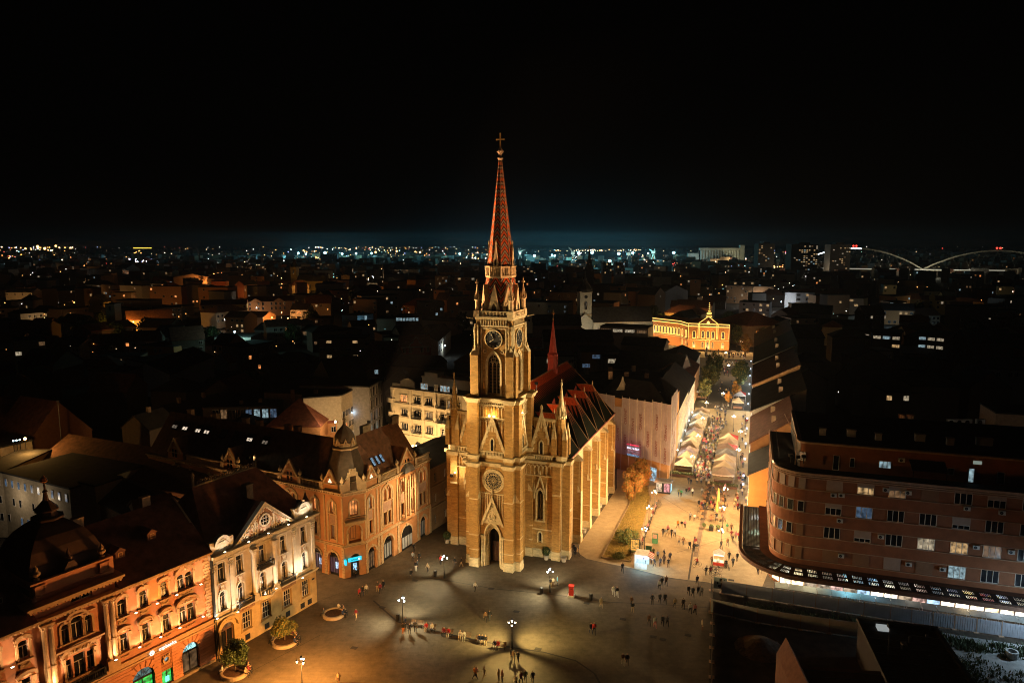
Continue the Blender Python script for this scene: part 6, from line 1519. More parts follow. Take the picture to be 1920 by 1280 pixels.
for x,y,w_,c in((3,-2.6,900,(1,.6,.2)),(9.9,-3,1300,(1,.62,.22)),(17,-2.6,900,(1,.6,.2)),(-4.5,2.0,500,(1,.55,.2)),(-14,10.5,450,(1,.55,.2)),(-21,15.5,900,(1,.6,.2)),(-9,9,900,(1,.6,.2)),(2,-1.2,0,(1,.6,.2))):light('palace_wash_light',PL,(x,y,1.4),w_,c,radius=.3)  # lights without fixtures, added to wash the palace front in orange glow
light('palace_wash_light',PL,(9.9,-1.2,11.0),260,(1,.68,.25));[light('palace_wash_light',PL,(x_,-1.0,6.3),150,(1,.68,.22))for x_ in(1.2,5.3,8.6,11.2,14.5,19.2)];[light('palace_wash_light',PL,(x_,3.0-.66*x_,6.3),150,(1,.68,.22))for x_ in(-7,-11,-15,-19)];light('palace_wash_light',PL,(26.5,-6,5.5),2600,(1,.62,.3),radius=.3)  # more added wash lights; the last one belongs to the path lamp
pol=empty('street_lamp',PL.matrix_world@Vector((0,0,0)),0,'bright yellow-white lamp on the path right of the palace','street lamp')
pol.location=PLF.w(26.5,-6);m=MB();m.tube((0,0,0),(0,0,6),.08);m.build('post',metal_dark,pol);m=MB();m.ball((0,0,6.1),.55,8,5);m.build('lamp_glass',warm_lamp,pol)
# ================================================================== ground, paving, lamps, trees, market, furniture
ground_m=M('dark_city_ground',(.03,.024,.018),1,0,.5,.02)
m=MB()
for i in range(24):
 a0,a1=math.pi*i/24,math.pi*(i+1)/24
m.face([(-14000,-500,-.02),(14000,-500,-.02),(14000,16000,-.02),(-14000,16000,-.02)]);struct(m.build('ground',ground_m))
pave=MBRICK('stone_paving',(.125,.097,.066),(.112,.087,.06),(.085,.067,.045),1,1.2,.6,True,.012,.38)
m=MB();P=[S(-80,-110),S(6,-110),S(6,8),S(.3,8),S(.3,245),S(60,245),S(60,226),S(70,222),S(-17.4,245)]
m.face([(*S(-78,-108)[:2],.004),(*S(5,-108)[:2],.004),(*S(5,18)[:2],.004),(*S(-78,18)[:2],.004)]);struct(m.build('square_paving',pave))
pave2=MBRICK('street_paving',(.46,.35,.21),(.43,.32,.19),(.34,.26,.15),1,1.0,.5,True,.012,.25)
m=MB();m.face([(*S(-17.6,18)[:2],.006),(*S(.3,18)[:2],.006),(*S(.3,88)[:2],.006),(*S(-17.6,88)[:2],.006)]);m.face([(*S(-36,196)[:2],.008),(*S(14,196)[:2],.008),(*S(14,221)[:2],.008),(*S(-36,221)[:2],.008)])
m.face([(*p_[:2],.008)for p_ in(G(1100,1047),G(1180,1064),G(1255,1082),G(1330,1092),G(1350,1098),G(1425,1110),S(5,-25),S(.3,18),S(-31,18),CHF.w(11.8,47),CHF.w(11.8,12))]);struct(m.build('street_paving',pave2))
joint=M('drain_channel',(.035,.028,.022),.9,0,.3,2)
def line(pts,w,z=.012,name='drain_channel',mat=joint):
 m=MB()
 for a,b in zip(pts,pts[1:]):
  x0,y0,x1,y1=a[0],a[1],b[0],b[1];d=Vector((x1-x0,y1-y0)).normalized();n=Vector((-d.y,d.x))*w/2
  m.face([(x0+n.x,y0+n.y,z),(x0-n.x,y0-n.y,z),(x1-n.x,y1-n.y,z),(x1+n.x,y1+n.y,z)])
 return struct(m.build(name,mat))
line([G(*p)for p in((790,1082),(835,1087),(925,1103),(1030,1113),(1140,1128),(1230,1132),(1325,1138))],.16)
line([G(*p)for p in((700,1125),(745,1165),(850,1190),(960,1213),(1020,1222),(1080,1238),(1115,1262),(1130,1290))],.26)
line([G(*p)for p in((1180,1064),(1255,1083),(1330,1092))],.2)
line([G(1291,1086),G(1303,1005)],.3,.014)
for k in(0,1):line([S(-8.55+k*.95,-29.5+0),S(-8.55+k*.95,10)],.1,.016,'gutter_edge',stone_dark)
line([S(-8.1,-29.5),S(-8.1,10)],.75,.014,'gutter',M('gutter_stone',(.13,.095,.07),.9,0,.3,1))
for a,b in(((400,1205),(640,1110)),((430,1280),(600,1190)),((1240,930),(1330,985)),((1350,985),(1410,1010)),((1270,1035),(1390,1000)),((1225,985),(1300,1015))):line([G(*a),G(*b)],.07,.013,'paving_joint')
for x,y in((778,1088),(921,1103),(717,1138),(1100,1130),(968,1146),(1009,1216),(1168,1160),(1243,1198),(1225,1193),(1290,1190),(664,1214),(1371,1087),(1285,1141)):
 gx_,gy_=G(x,y);m=MB();m.box(-.45,.45,-.3,.3,.012,.03)
 for q in range(5):m.box(-.4+q*.18,-.33+q*.18,-.26,.26,.03,.036)
 tag(m.build('drain_grate',joint,None,(gx_,gy_,0),-.35),'small dark iron drain grate set in the paving','drain grate','drain grates in the square')
 # lawn beside the church
lawn_m=M('lawn_soil',(.19,.13,.035),1,0,.5,1.2,.6)
LP=[G(1128,1045),G(1182,1053),G(1199,1015),G(1209,975),G(1220,935),G(1213,905),G(1190,915),G(1178,950)]
m=MB();m.hexa([(a,b,.01)for a,b in LP],[(a,b,.16)for a,b in LP]);struct(m.build('lawn',lawn_m))
m=MB()
for(x0,y0),(x1,y1)in zip(LP,LP[1:]+LP[:1]):
 d=Vector((x1-x0,y1-y0));n=Vector((-d.y,d.x)).normalized()*.14;m.hexa([(x0-n.x,y0-n.y,0),(x1-n.x,y1-n.y,0),(x1+n.x,y1+n.y,0),(x0+n.x,y0+n.y,0)],[(x0-n.x,y0-n.y,.22),(x1-n.x,y1-n.y,.22),(x1+n.x,y1+n.y,.22),(x0+n.x,y0+n.y,.22)])
struct(m.build('lawn_kerb',stone_dark))
def inpoly(x,y,P):
 c=False;j=len(P)-1
 for i in range(len(P)):
  if(P[i][1]>y)!=(P[j][1]>y)and x<(P[j][0]-P[i][0])*(y-P[i][1])/(P[j][1]-P[i][1])+P[i][0]:c=not c
  j=i
 return c
m=MB();rr=random.Random(2);xs=[p[0]for p in LP];ys=[p[1]for p in LP];cnt=0
while cnt<9000:
 x,y=rr.uniform(min(xs),max(xs)),rr.uniform(min(ys),max(ys))
 if not inpoly(x,y,LP):continue
 a=rr.random()*6.28;h=rr.uniform(.05,.16);w=.05;m.face([(x-w*math.cos(a),y-w*math.sin(a),.16),(x+w*math.cos(a),y+w*math.sin(a),.16),(x+rr.gauss(0,.04),y+rr.gauss(0,.04),.16+h)],0 if rr.random()<.7 else 1);cnt+=1
tag(m.build('grass',[M('grass_blades',(.17,.14,.025),.8),M('dry_grass',(.34,.20,.05),.8)]),'short grass with fallen leaves on the lawn by the church','grass',kind='stuff')
# ---------------- trees
def crown_mesh(seed,blobs,nleaf,size,mats,name='crown'):
 rr=random.Random(seed);m=MB()
 for i in range(nleaf):
  bx,by,bz,br=blobs[i%len(blobs)]
  while True:
   v=Vector((rr.uniform(-1,1),rr.uniform(-1,1),rr.uniform(-1,1)))
   if .35<v.length<1:break
  v=v.normalized()*(v.length**.35)*rr.uniform(.82,1.08)
  c=Vector((bx,by,bz))+v*br;n=(v.normalized()+Vector((rr.gauss(0,.5),rr.gauss(0,.5),rr.gauss(0,.5)))).normalized()
  a=n.cross(Vector((0,0,1))if abs(n.z)<.9 else Vector((1,0,0))).normalized();b=n.cross(a);s=size*rr.uniform(.6,1.3);t=rr.random()*3.14
  a,b=a*math.cos(t)+b*math.sin(t),b*math.cos(t)-a*math.sin(t)
  m.face([tuple(c-a*s),tuple(c-b*s*.55),tuple(c+a*s),tuple(c+b*s*.55)],rr.randrange(len(mats)))
 return m.mesh(name,mats)
def blobs(seed,n,R0,H,z0,rb=.45,flat=1.0):
 rr=random.Random(seed);L=[]
 for i in range(n):
  while True:
   v=Vector((rr.uniform(-1,1),rr.uniform(-1,1),rr.uniform(-1,1)))
   if v.length<1:break
  L.append((v.x*R0*.75,v.y*R0*.75,z0+H/2+v.z*H*.38*flat,R0*rb*rr.uniform(.7,1.15)))
 return L
def trunk_mesh(seed,h,r,spread,zt):
 rr=random.Random(seed);m=MB();m.tube((0,0,0),(.05,.03,h),r,r*.7,8)
 for i in range(7):
  a=rr.random()*6.28;e=(spread*math.cos(a)*rr.uniform(.4,.8),spread*math.sin(a)*rr.uniform(.4,.8),h+(zt-h)*rr.uniform(.4,.9));mid=(e[0]*.4,e[1]*.4,h+(e[2]-h)*.55)
  m.tube((.05,.03,h*rr.uniform(.8,1)),mid,r*.45,r*.3,6);m.tube(mid,e,r*.3,r*.1,5)
 return m.mesh('trunk',bark)
TV={}
def tree(kind,loc,label,sc=1.0,rz=0.0,cat='tree',group=None,name='tree'):
 if kind not in TV:
  if kind=='ball':TV[kind]=(trunk_mesh(1,1.7,.12,1.6,4.0),crown_mesh(1,blobs(1,16,2.15,2.6,1.5,.42),5200,.13,[leafA,leafA,leafD]))
  elif kind=='ball2':TV[kind]=(trunk_mesh(2,1.6,.11,1.5,3.8),crown_mesh(5,blobs(4,14,2.1,2.3,1.4,.4),4200,.13,[leafB,leafA,leafB]))
  elif kind=='autumn':TV[kind]=(trunk_mesh(3,1.2,.16,1.5,5.5),crown_mesh(8,blobs(6,34,2.0,5.6,.5,.38,1.3),7500,.15,[leafC,leafC,leafB]))
  elif kind=='bush':TV[kind]=(trunk_mesh(4,.3,.06,.9,1.2),crown_mesh(9,blobs(7,14,1.5,1.7,.05,.4),3200,.12,[leafB,leafA]))
  elif kind=='street':TV[kind]=(trunk_mesh(5,2.5,.2,2.8,8.5),crown_mesh(12,blobs(9,34,3.0,9.5,1.6,.34,1.25),5200,.2,[leafD,leafD,leafB]))
  elif kind=='street_autumn':TV[kind]=(TV['street'][0]if 'street'in TV else trunk_mesh(5,2.5,.2,2.8,8.5),crown_mesh(14,blobs(10,30,3.0,8,1.6,.34,1.25),4800,.2,[leafC,leafB,leafC]))
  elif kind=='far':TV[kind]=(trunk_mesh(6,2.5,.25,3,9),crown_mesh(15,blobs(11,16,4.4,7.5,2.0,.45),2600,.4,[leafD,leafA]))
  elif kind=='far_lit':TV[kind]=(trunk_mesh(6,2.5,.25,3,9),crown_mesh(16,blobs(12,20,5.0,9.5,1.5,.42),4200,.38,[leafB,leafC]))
 o=empty(name,(loc[0],loc[1],0),rz,label,cat,group);o.scale=(sc,sc,sc)
 inst(TV[kind][0],'trunk',o);inst(TV[kind][1],'crown',o);return o
def planter(px,py,r,label):
 x,y=G(px,py);o=empty('round_planter',(x,y,0),0,label,'planter')
 m=MB();m.lathe([(r,0),(r,.42),(r-.02,.46),(r-.3,.46),(r-.3,.3)],0,0,28);m.build('stone_ring',M('planter_stone',(.34,.26,.18),.9,0,.2,2),o)
 m=MB();m.lathe([(r-.3,.32),(r*.5,.40),(0,.44)],0,0,20);m.build('soil',M('planter_soil',(.07,.035,.02),1,0,.4,4),o);return x,y
x,y=planter(441,1262,1.75,'round stone planter under the dark green tree, nearest the bank');tree('ball',(x,y),'round-crowned dark green tree in a planter before the bank',1.03)
x,y=planter(534,1204,1.75,'round stone planter under the yellowish tree by the cream house');tree('ball2',(x,y),'yellow-green small tree in a planter before the cream house',.98)
planter(626,1153,1.6,'round stone planter without a tree, people sitting on its rim')
tree('autumn',G(1187,938),'tall autumn-orange tree glowing beside the street lamps',1.3,1.0);tree('autumn',G(1203,912),'darker upper autumn tree behind the glowing orange one',1.15,3.0)
tree('bush',G(1174,1018),'large loose yellow-green bush on the lawn',1.6,0,'bush',name='bush');tree('bush',G(1160,1048),'low dark bush at the near end of the lawn',.7,2,'bush',name='bush')
tree('bush',G(1185,1035),'small bush beside the kiosk on the lawn edge',.5,1,'bush',name='bush')
for kind,u,v,sc,lab in(('street',-14.2,128,1.25,'broad dark street tree on the left, nearest the palace'),('street',-14.8,112,1.1,'dark street tree left of the walkers, second from the palace'),('street',-15.2,97,.85,'street tree with yellowish lit base behind the tents on the left'),('street',-4.6,120,1.15,'green street tree on the right near the bright shops'),('street',-3.4,134,.9,'smaller street tree behind the green one on the right'),('street_autumn',-5.0,104,.72,'reddish autumn street tree above the red tent'),('street_autumn',-7.5,96,.5,'small reddish tree beside the red tent'),('street_autumn',-3.5,205,1.2,'orange autumn tree lit by the lamp right of the palace'),('street_autumn',3,214,1.3,'second orange tree right of the palace, further right'),('street',-8.5,236,1.2,'dark tree directly behind the palace lamp'),('street_autumn',10,200,1.1,'orange tree before the corner house right of the palace'),('street',4,226,1.2,'dark tree under the red-brown roof right of the palace')):
 tree(kind,S(u,v),lab,sc,R.random()*6)
 # ---------------- lamps
def lantern_lamp(loc,h,em,watts,col,label,group,rz=0.0,heads=3,name='street_lamp',spot=False):
 o=empty(name,(loc[0],loc[1],0),rz,label,'street lamp',group)
 kp=('lp',round(h,1),heads)
 if kp not in _wc:
  m=MB();m.lathe([(.2,0),(.2,.25),(.12,.4),(.1,.9),(.06,1.1),(.05,h-.5),(.09,h-.45),(.04,h-.3)],0,0,8)
  for k in range(heads):
   a=k*2*math.pi/heads+.4;c_,s_=math.cos(a),math.sin(a);m.tube((0,0,h-.45),(.38*c_,.38*s_,h-.5),.025,n=5);m.tube((.38*c_,.38*s_,h-.5),(.5*c_,.5*s_,h-.28),.025,n=5)
  m.tube((0,0,h-.4),(0,0,h+.05),.025)
  _wc[kp]=m.mesh('post',metal_dark)
 if 'lg'not in _wc:
  m=MB();m.lathe([(.08,0),(.15,.28)],0,0,6);_wc['lgc']={}
  c=MB();c.lathe([(.19,.28),(.1,.40),(.03,.5),(.02,.55)],0,0,6);c.lathe([(.08,-.05),(.09,0)],0,0,6);_wc['lg']=m;_wc['lc']=c.mesh('lantern_cap',metal_dark)
 if em.name not in _wc['lgc']:_wc['lgc'][em.name]=_wc['lg'].mesh('lantern_glass',em)
 inst(_wc[kp],'post',o)
 for k in range(heads+(1 if heads==3 else 0)):
  a=k*2*math.pi/heads+.4;p=(.5*math.cos(a),.5*math.sin(a),h-.25)if k<heads else(0,0,h+.1)
  l=inst(_wc['lgc'][em.name],'lantern',o,p);inst(_wc['lc'],'lantern_cap',l)
 for k in range(heads):
  a=k*2*math.pi/heads+.4;p_=(.66*math.cos(a),.66*math.sin(a),h-.30);light('lamp',o,p_,watts/heads*(1.15 if spot else 1),col,'SPOT'if spot else 'POINT',.06,(p_[0]*9,p_[1]*9,0)if spot else None,112,1)
 return o
cool_g=(1,.92,.60);yel=(1,.74,.26);org=(1,.50,.14)
SQ='lantern lamps on the square'
lantern_lamp(G(755,1166),3.6,cool_lamp,2100,cool_g,'three-armed lantern lamp with cool light at the left end of the benches',SQ,.9,spot=True)
lantern_lamp(G(833,1083),3.6,cool_lamp,2100,cool_g,'three-armed lantern lamp with cool light left of the church door',SQ,1.7,spot=True)
lantern_lamp(G(1031,1109),3.6,cool_lamp,2100,cool_g,'three-armed lantern lamp with cool light right of the church door',SQ,1.3,spot=True)
lantern_lamp(G(960,1214),3.7,warm_lamp,5200,yel,'three-armed lantern lamp casting yellow light in the foreground',SQ,.1,spot=True)
lantern_lamp(G(567,1292),3.9,warm_lamp,6500,(1,.42,.09),'three-armed lantern lamp with orange light at the bottom edge',SQ,.9)
lantern_lamp(CLF.w(-10.5,-5.5),4.6,warm_lamp,3200,(1,.52,.18),'lantern lamp in the side street hidden behind the cream house',SQ,.9);lantern_lamp(CLF.w(-30,-5.5),4.6,warm_lamp,700,(1,.45,.18),'lantern lamp deeper in the side street behind the cream house',SQ,.3)
SG='lantern lamps in the market street'
for px,py,lab,wt in((1226,962,'lantern lamp beside the orange tree',1700),(1216,993,'lantern lamp beyond the lawn, between tree and bush',1700),(1208,1037,'lantern lamp beside the bush, nearest the kiosk',1600),(1358,955,'single lantern lamp among the café tables',900),(1354,994,'lantern lamp just past the closed yellow parasol',2000),(1351,1040,'lantern lamp above the food cart',1500)):
 lantern_lamp(G(px,py),4.6,warm_lamp,wt*1.45,(1,.60,.26),lab,SG,R.random()*3)
for u,v,lab in((-12.6,15.6,'nearest'),(-12.8,34.8,'second'),(-13.0,54.6,'third'),(-13.3,75.5,'furthest')):
 lantern_lamp(S(u,v),4.7,warm_lamp,7500,(1,.72,.36),'lantern lamp lighting the left tent row from above, %s of the four'%lab,SG,1)
for u,v,lab in((-2.4,24,'added lantern lamp on the shop side of the right tents, nearer'),(-2.4,42,'added lantern lamp on the shop side of the right tents, further')):lantern_lamp(S(u,v),4.9,warm_lamp,2600,(1,.72,.40),lab,SG,2)  # unseen lamps added to brighten the right tent row
for u,v,lab in((-4.6,60,'lantern lamp between right tents and the far red tent'),(-9.5,150,'lantern lamp in the dim stretch before the palace'),(-12,185,'lantern lamp at the edge of the palace square'),(-9,92,'lantern lamp beside the dim upper street')):
 lantern_lamp(S(u,v),4.6,warm_lamp,1700,(1,.62,.28),lab,SG,2)
for u,v in((-15.2,100),):light('tree_fill_light',None,S(u-.5,v-2,.4),90,(1,.8,.3))  # added light at the tree's foot, no lamp modelled
# floodlights that light the church, on the roofs and lawn around it
def flood(loc,tgt,watts,col,ang,label,zb=None):
 o=empty('floodlight',loc,0,label,'floodlight','floodlights aimed at the church');m=MB();m.box(-.3,.3,-.2,.2,-.25,.2);m.tube((0,0,-.25),(0,0,(zb if zb is not None else loc[2]-1.2)-loc[2]),.06);m.build('case',metal_dark,o)
 d=(Vector(tgt)-Vector(loc));light('lamp',o,tuple(d.normalized()*.5),watts,col,'SPOT',.3,target=tuple(d.normalized()*.5+d),angle=ang,blend=.7)
W=lambda u,v,z:CHF.w(u,v,z)
AM=(1,.73,.35)
flood((*COF.w(16.2,1.2)[:2],17.0),W(-1,2,19),23000,AM,66,'floodlight on the corner building roof nearest the church')
flood((*COF.w(3.0,5.0)[:2],22.5),W(0,4,34),36000,AM,44,'floodlight on the ridge behind the cupola')
flood((*CRF.w(16.4,1.2)[:2],16.4),W(1,3,14),23000,AM,46,'floodlight on the cream house corner attic')
flood((*BRF.w(2.6,1.6)[:2],21.0),W(9,27,7),23000,(1,.76,.42),42,'floodlight on the curved block terrace aimed at the nave')
flood((*BRF.w(3.6,.4)[:2],21.2),W(2,4,33),36000,(1,.75,.40),32,'floodlight on the curved block terrace aimed at the tower')
flood((*COF.w(9.0,5.9)[:2],23.2),W(.3,4.8,58),190000,(1,.52,.24),30,'reddish floodlight on the long ridge aimed at the spire')
flood((*CRF.w(12.6,7.3)[:2],23.2),W(0,2,15),24000,AM,48,'floodlight on the cream house ridge aimed at the church front')
flood((45.6,80,9),W(3,3,15),26000,AM,36,'floodlight on the dark site building aimed at the church front',5)
flood((*BRF.w(4.4,.2)[:2],21.4),W(.3,4.8,57),60000,(1,.5,.22),26,'orange floodlight on the curved block aimed at the spire')
flood(W(-9.6,5.9,13.4),(*COF.w(8,0)[:2],8),2600,(1,.62,.28),85,'floodlight on the left aisle front aimed at the corner building',13)
flood(W(5.2,9.2,30.6),W(4,34,25),1000,(1,.42,.18),70,'red floodlight on the tower shoulder aimed along the nave roof',29.2)
flood((*COF.w(17.5,9.5)[:2],17.5),W(3,30,28),14000,(1,.30,.12),62,'red floodlight on the roof left of the church aimed at its ridge')
for k,x in((0,-.55),(0,.3),(1,0)):
 o=empty('gallery_floodlight',CHF.w(0,0),math.radians(-20.5));T=RT(k);p=T@Vector((XC+x,.9,26.15));o.location=CHF.w(p.x,p.y,p.z)
 tag(o,'small yellow floodlight glowing in the tower arcade above the gable','floodlight','arcade floodlights');m=MB();m.box(-.14,.14,-.1,.1,0,.16);m.box(-.1,.1,-.08,.08,.16,.2);m.build('case',[warm_lamp],o);light('lamp',o,(0,-.05,.45),55,(1,.6,.15),radius=.08)
for u,v,z in((-9.3,6.7,13.6),):
 x_,y_,z_=CHF.w(u,v,z);o=empty('gallery_floodlight',(x_,y_,z_),0,'bright white floodlight on the left aisle front under its cornice','floodlight');m=MB();m.box(-.14,.14,-.1,.1,0,.2);m.build('case',warm_lamp,o);light('lamp',o,(.1,-.25,.5),160,(1,.8,.45),radius=.1)
 # ---------------- tents
tent_mats=[M('beige_canvas',(.60,.44,.30),.9,0,.12,1,.15),M('pinkish_canvas',(.60,.42,.35),.9,0,.12,1,.15),M('red_canvas',(.5,.05,.05),.9,0,.12,1),M('grey_canvas',(.36,.34,.34),.9,0,.12,1),M('cream_canvas',(.55,.45,.32),.9,0,.1,1)]
def tent(u,v,w,d,label,mt=0,z0=2.4,z1=3.7,group='market tents in the left row',mt2=None):
 x,y,_=S(u,v);o=empty('market_tent',(x,y,0),STR,label,'tent',group);c=(w/2,d/2,z1);q=[(0,0,z0),(w,0,z0),(w,d,z0),(0,d,z0)]
 m=MB();N=4
 for k in range(4):
  a,b=Vector(q[k]),Vector(q[(k+1)%4]);cc=Vector(c)
  for i in range(N):
   for j in range(N):
    def pt(t,s):
     p=a.lerp(b,t).lerp(cc,s);p.z-=.22*math.sin(math.pi*s)*(1-.3*abs(2*t-1));p.z-=.10*math.sin(math.pi*t)*(1-s);return tuple(p)
    t0,t1,s0,s1=i/N,(i+1)/N,j/N,(j+1)/N
    f=[pt(t0,s0),pt(t1,s0),pt(t1,s1)]+([pt(t0,s1)]if s1<1 else[]);m.face(f,1 if(k==1 and mt2 is not None)else 0)
 m.build('canopy',[tent_mats[mt],tent_mats[mt2 if mt2 is not None else mt]],o)
 m=MB()
 for k in range(4):
  a,b=q[k],q[(k+1)%4];n=6
  for i in range(n):
   t0,t1,tm_=i/n,(i+1)/n,(i+.5)/n;L_=lambda t:(a[0]+(b[0]-a[0])*t,a[1]+(b[1]-a[1])*t)
   z_=lambda t:z0-.10*math.sin(math.pi*t)-.005
   m.face([(*L_(t0),z_(t0)),(*L_(t1),z_(t1)),(*L_(t1),z_(t1)-.2),(*L_(tm_),z_(tm_)-.32),(*L_(t0),z_(t0)-.2)])
 m.build('valance',tent_mats[mt],o)
 for k in range(4):m=MB();m.tube((q[k][0]*.98+.03,q[k][1]*.98+.03,0),(q[k][0]*.98+.03,q[k][1]*.98+.03,z0),.04,n=5);m.build('pole',metal_grey,o)
 # a sales table with goods inside
 m=MB();m.box(.5,w-.5,.5,1.3,.75,.82);m.box(.55,w-.55,.55,.6,.1,.76);m.build('counter',wood_brown,o)
 return o
ln=['nearest to the church','second from the church','third from the church','fourth from the church','fifth from the church','sixth from the church','seventh from the church','eighth from the church','ninth from the church','tenth from the church','eleventh from the church','twelfth from the church','thirteenth from the church','last of the row']
vv=15.6
for i in range(12):
 mt=[4,0,1,0,4,0,1,0,4,0,4,0][i];dd=4.9
 tent(-16.9+.12*(i%3),vv,4.5,dd-.1,['beige','pinkish','','','cream'][mt]+' market tent in the left row, '+ln[i],mt,z1=3.7+.15*(i%2));vv+=dd+(.5 if i in(7,)else .05)
for i,v in enumerate((102.6,108.0)):tent(-19.0,v,4.6,5,'grey market tent alone up the left side, '+('nearer'if i==0 else 'further'),3)
for i in range(7):
 mt=[0,0,0,3,1,0,0][i];tent(-7.9,10.9+i*5.05+(.5 if i>1 else 0),5.0,4.95,'beige market tent in the right row, '+ln[i]if mt==0 else('grey'if mt==3 else 'pinkish')+' market tent in the right row, '+ln[i],mt,group='market tents in the right row',mt2=2 if i in(4,6)else(3 if i==3 else None))
tent(-6.1,89.5,3.9,4.6,'cream market tent standing alone on the right up the street',4,group='lone tents up the street');tent(-5.9,101,4.0,5.2,'red topped market tent furthest up on the right',3,group='lone tents up the street',mt2=2)
for u,v,c,w_ in((-11.9,22,(1,.75,.42),160),(-11.9,42,(1,.75,.42),160),(-11.9,62,(1,.75,.42),160),(-8.3,14,(1,.7,.4),160),(-8.3,32,(1,.7,.4),200),(-14.6,78,(.7,.9,1),100)):light('stall_fill_light',None,S(u,v,2.1),w_,c,radius=.15)  # lights added among the stalls to brighten the tents, no lamps modelled
# ---------------- café and furniture
def rec_furn(name,label,loc,rz,parts,cat,group=None):
 o=empty(name,loc,rz,label,cat,group)
 for n_,mm,mt in parts:inst(mm,n_,o)
 return o
m=MB();m.box(-.55,.55,-.4,.4,.70,.75);tbl_t=m.mesh('tabletop',M('orange_wood',(.4,.2,.08),.7,0,.2,3));m=MB();m.tube((0,0,0),(0,0,.7),.04);m.lathe([(.25,0),(.25,.04)],0,0,8);tbl_l=m.mesh('leg',metal_dark)
m=MB();m.box(-.22,.22,-.22,.22,.42,.47);ch_s=m.mesh('seat',wood_brown);m=MB();m.box(-.22,.22,.19,.23,.5,.88);ch_b=m.mesh('backrest',wood_brown)
m=MB()
for a in(-.19,.19):
 for b in(-.19,.19):m.box(a-.02,a+.02,b-.02,b+.02,0,.42)
ch_l=m.mesh('legs',metal_dark)
for i in range(7):
 for j,u in enumerate((-8.6,-6.6,-4.6)):
  v=-11.5+i*2.9
  if j==1 and i%2:continue
  x,y,_=S(u+R.uniform(-.2,.2),v+R.uniform(-.3,.3));a=STR+R.choice([0,math.pi/2])+R.uniform(-.2,.2)
  rec_furn('cafe_table','wooden café table before the right tents, %s line, %s from the yellow parasol'%(['left','middle','right'][j],['first','second','third','fourth','fifth','sixth','seventh'][i]),(x,y,0),a,(('tabletop',tbl_t,0),('leg',tbl_l,0)),'table','café tables')
  for s in(-1,1):
   q=Vector((0,s*.75,0));q.rotate(Matrix.Rotation(a,3,'Z'));o=rec_furn('cafe_chair','dark café chair, %s side of table %s from the parasol, %s line'%('near'if s<0 else 'far',['first','second','third','fourth','fifth','sixth','seventh'][i],['left','middle','right'][j]),(x+q.x,y+q.y,0),a+(math.pi if s<0 else 0),(('seat',ch_s,0),('backrest',ch_b,0),('legs',ch_l,0)),'chair','café chairs')
x,y=G(1353,960);o=empty('closed_parasol',(*S(-5.6,-9.5)[:2],0),.3,'tall closed yellow parasol among the café tables, nearest the lamp','parasol')
par_y=M('yellow_canvas',(.5,.40,.12),.9,0,.15,2)
m=MB();m.tube((0,0,0),(0,0,4.4),.04);m.lathe([(.4,0),(.4,.1),(.1,.15)],0,0,10);m.build('pole',metal_grey,o);m=MB();m.lathe([(.1,1.0),(.32,1.5),(.26,2.6),(.14,3.8),(.03,4.4)],0,0,9);m.build('canopy',par_y,o)
o2=copy_tree(o,loc=(*S(-5.6,-4.0)[:2],0));o2['label']='tall closed yellow parasol further up, behind the nearer one'
for u,v,lab in((-7.6,-16.3,'left'),(-5.0,-16.2,'right')):
 x,y,_=S(u,v);o=empty('potted_plant',(x,y,0),0,'leafy plant in a pot before the parasol, the %s one'%lab,'potted plant');m=MB();m.lathe([(.25,0),(.34,.45),(.28,.45)],0,0,10);m.build('pot',stone_dark,o);inst(crown_mesh(3,[(0,0,.75,.42)],260,.09,[leafA]),'foliage',o)
x,y,_=S(-6.2,-16.6);o=empty('planter_box',(x,y,0),STR,'square dark planter box before the yellow parasol','planter');m=MB();m.box(-.4,.4,-.4,.4,0,.75);m.box(-.45,.45,-.45,.45,.7,.8);m.build('box',metal_dark,o);inst(crown_mesh(4,[(0,0,.95,.35)],160,.09,[leafA]),'foliage',o)
hedge=crown_mesh(6,[(i*.5-3.0,0,.75+.12*(i%2),.42)for i in range(13)],2400,.09,[leafA,leafD,leafB])
for u,v,lab,rz in((-14.4,13.9,'hedge of potted greenery closing off the left tent row',0),(-5.4,9.0,'hedge of potted greenery before the nearest right tent',0)):
 x,y,_=S(u,v);o=empty('hedge',(x,y,0),STR+rz,lab,'hedge');m=MB();m.box(-3.3,3.3,-.25,.25,0,.5);m.build('trough',wood_brown,o);inst(hedge,'foliage',o)
 # popcorn cart
x,y=G(1347,1062);o=empty('food_cart',(x,y,0),STR,'glowing red and white food cart under a lantern lamp','food cart')
m=MB();m.box(-.9,.9,-.6,.6,.45,1.0);m.build('body',M('red_paint',(.5,.05,.03),.5),o);m=MB();m.box(-.85,.85,-.55,.55,1.0,1.05);m.box(-.88,.88,-.58,.58,2.35,2.45)
for a in(-.85,.85):
 for b in(-.55,.55):m.box(a-.03,a+.03,b-.03,b+.03,1.0,2.4)
m.build('frame',M('white_paint',(.7,.68,.62),.5),o);m=MB();m.box(-.8,.8,-.5,.5,2.2,2.32);m.build('lamp_tray',EM('cart_light',(1,.8,.5),5),o);m=MB();m.prism([(-1.0,2.45),(0,3.0),(1.0,2.45)],-.7,.7);m.build('roof',M('white_paint',(.7,.68,.62),.5),o)
for s in(-1,1):m=MB();m.lathe([(.4,-.04),(.4,.04)],0,0,14);w=m.build('wheel',metal_dark,o);w.rotation_euler=(0,math.pi/2,0);w.location=(s*.95,0,.4)
light('lamp',o,(0,-.8,2.0),90,(1,.75,.45))
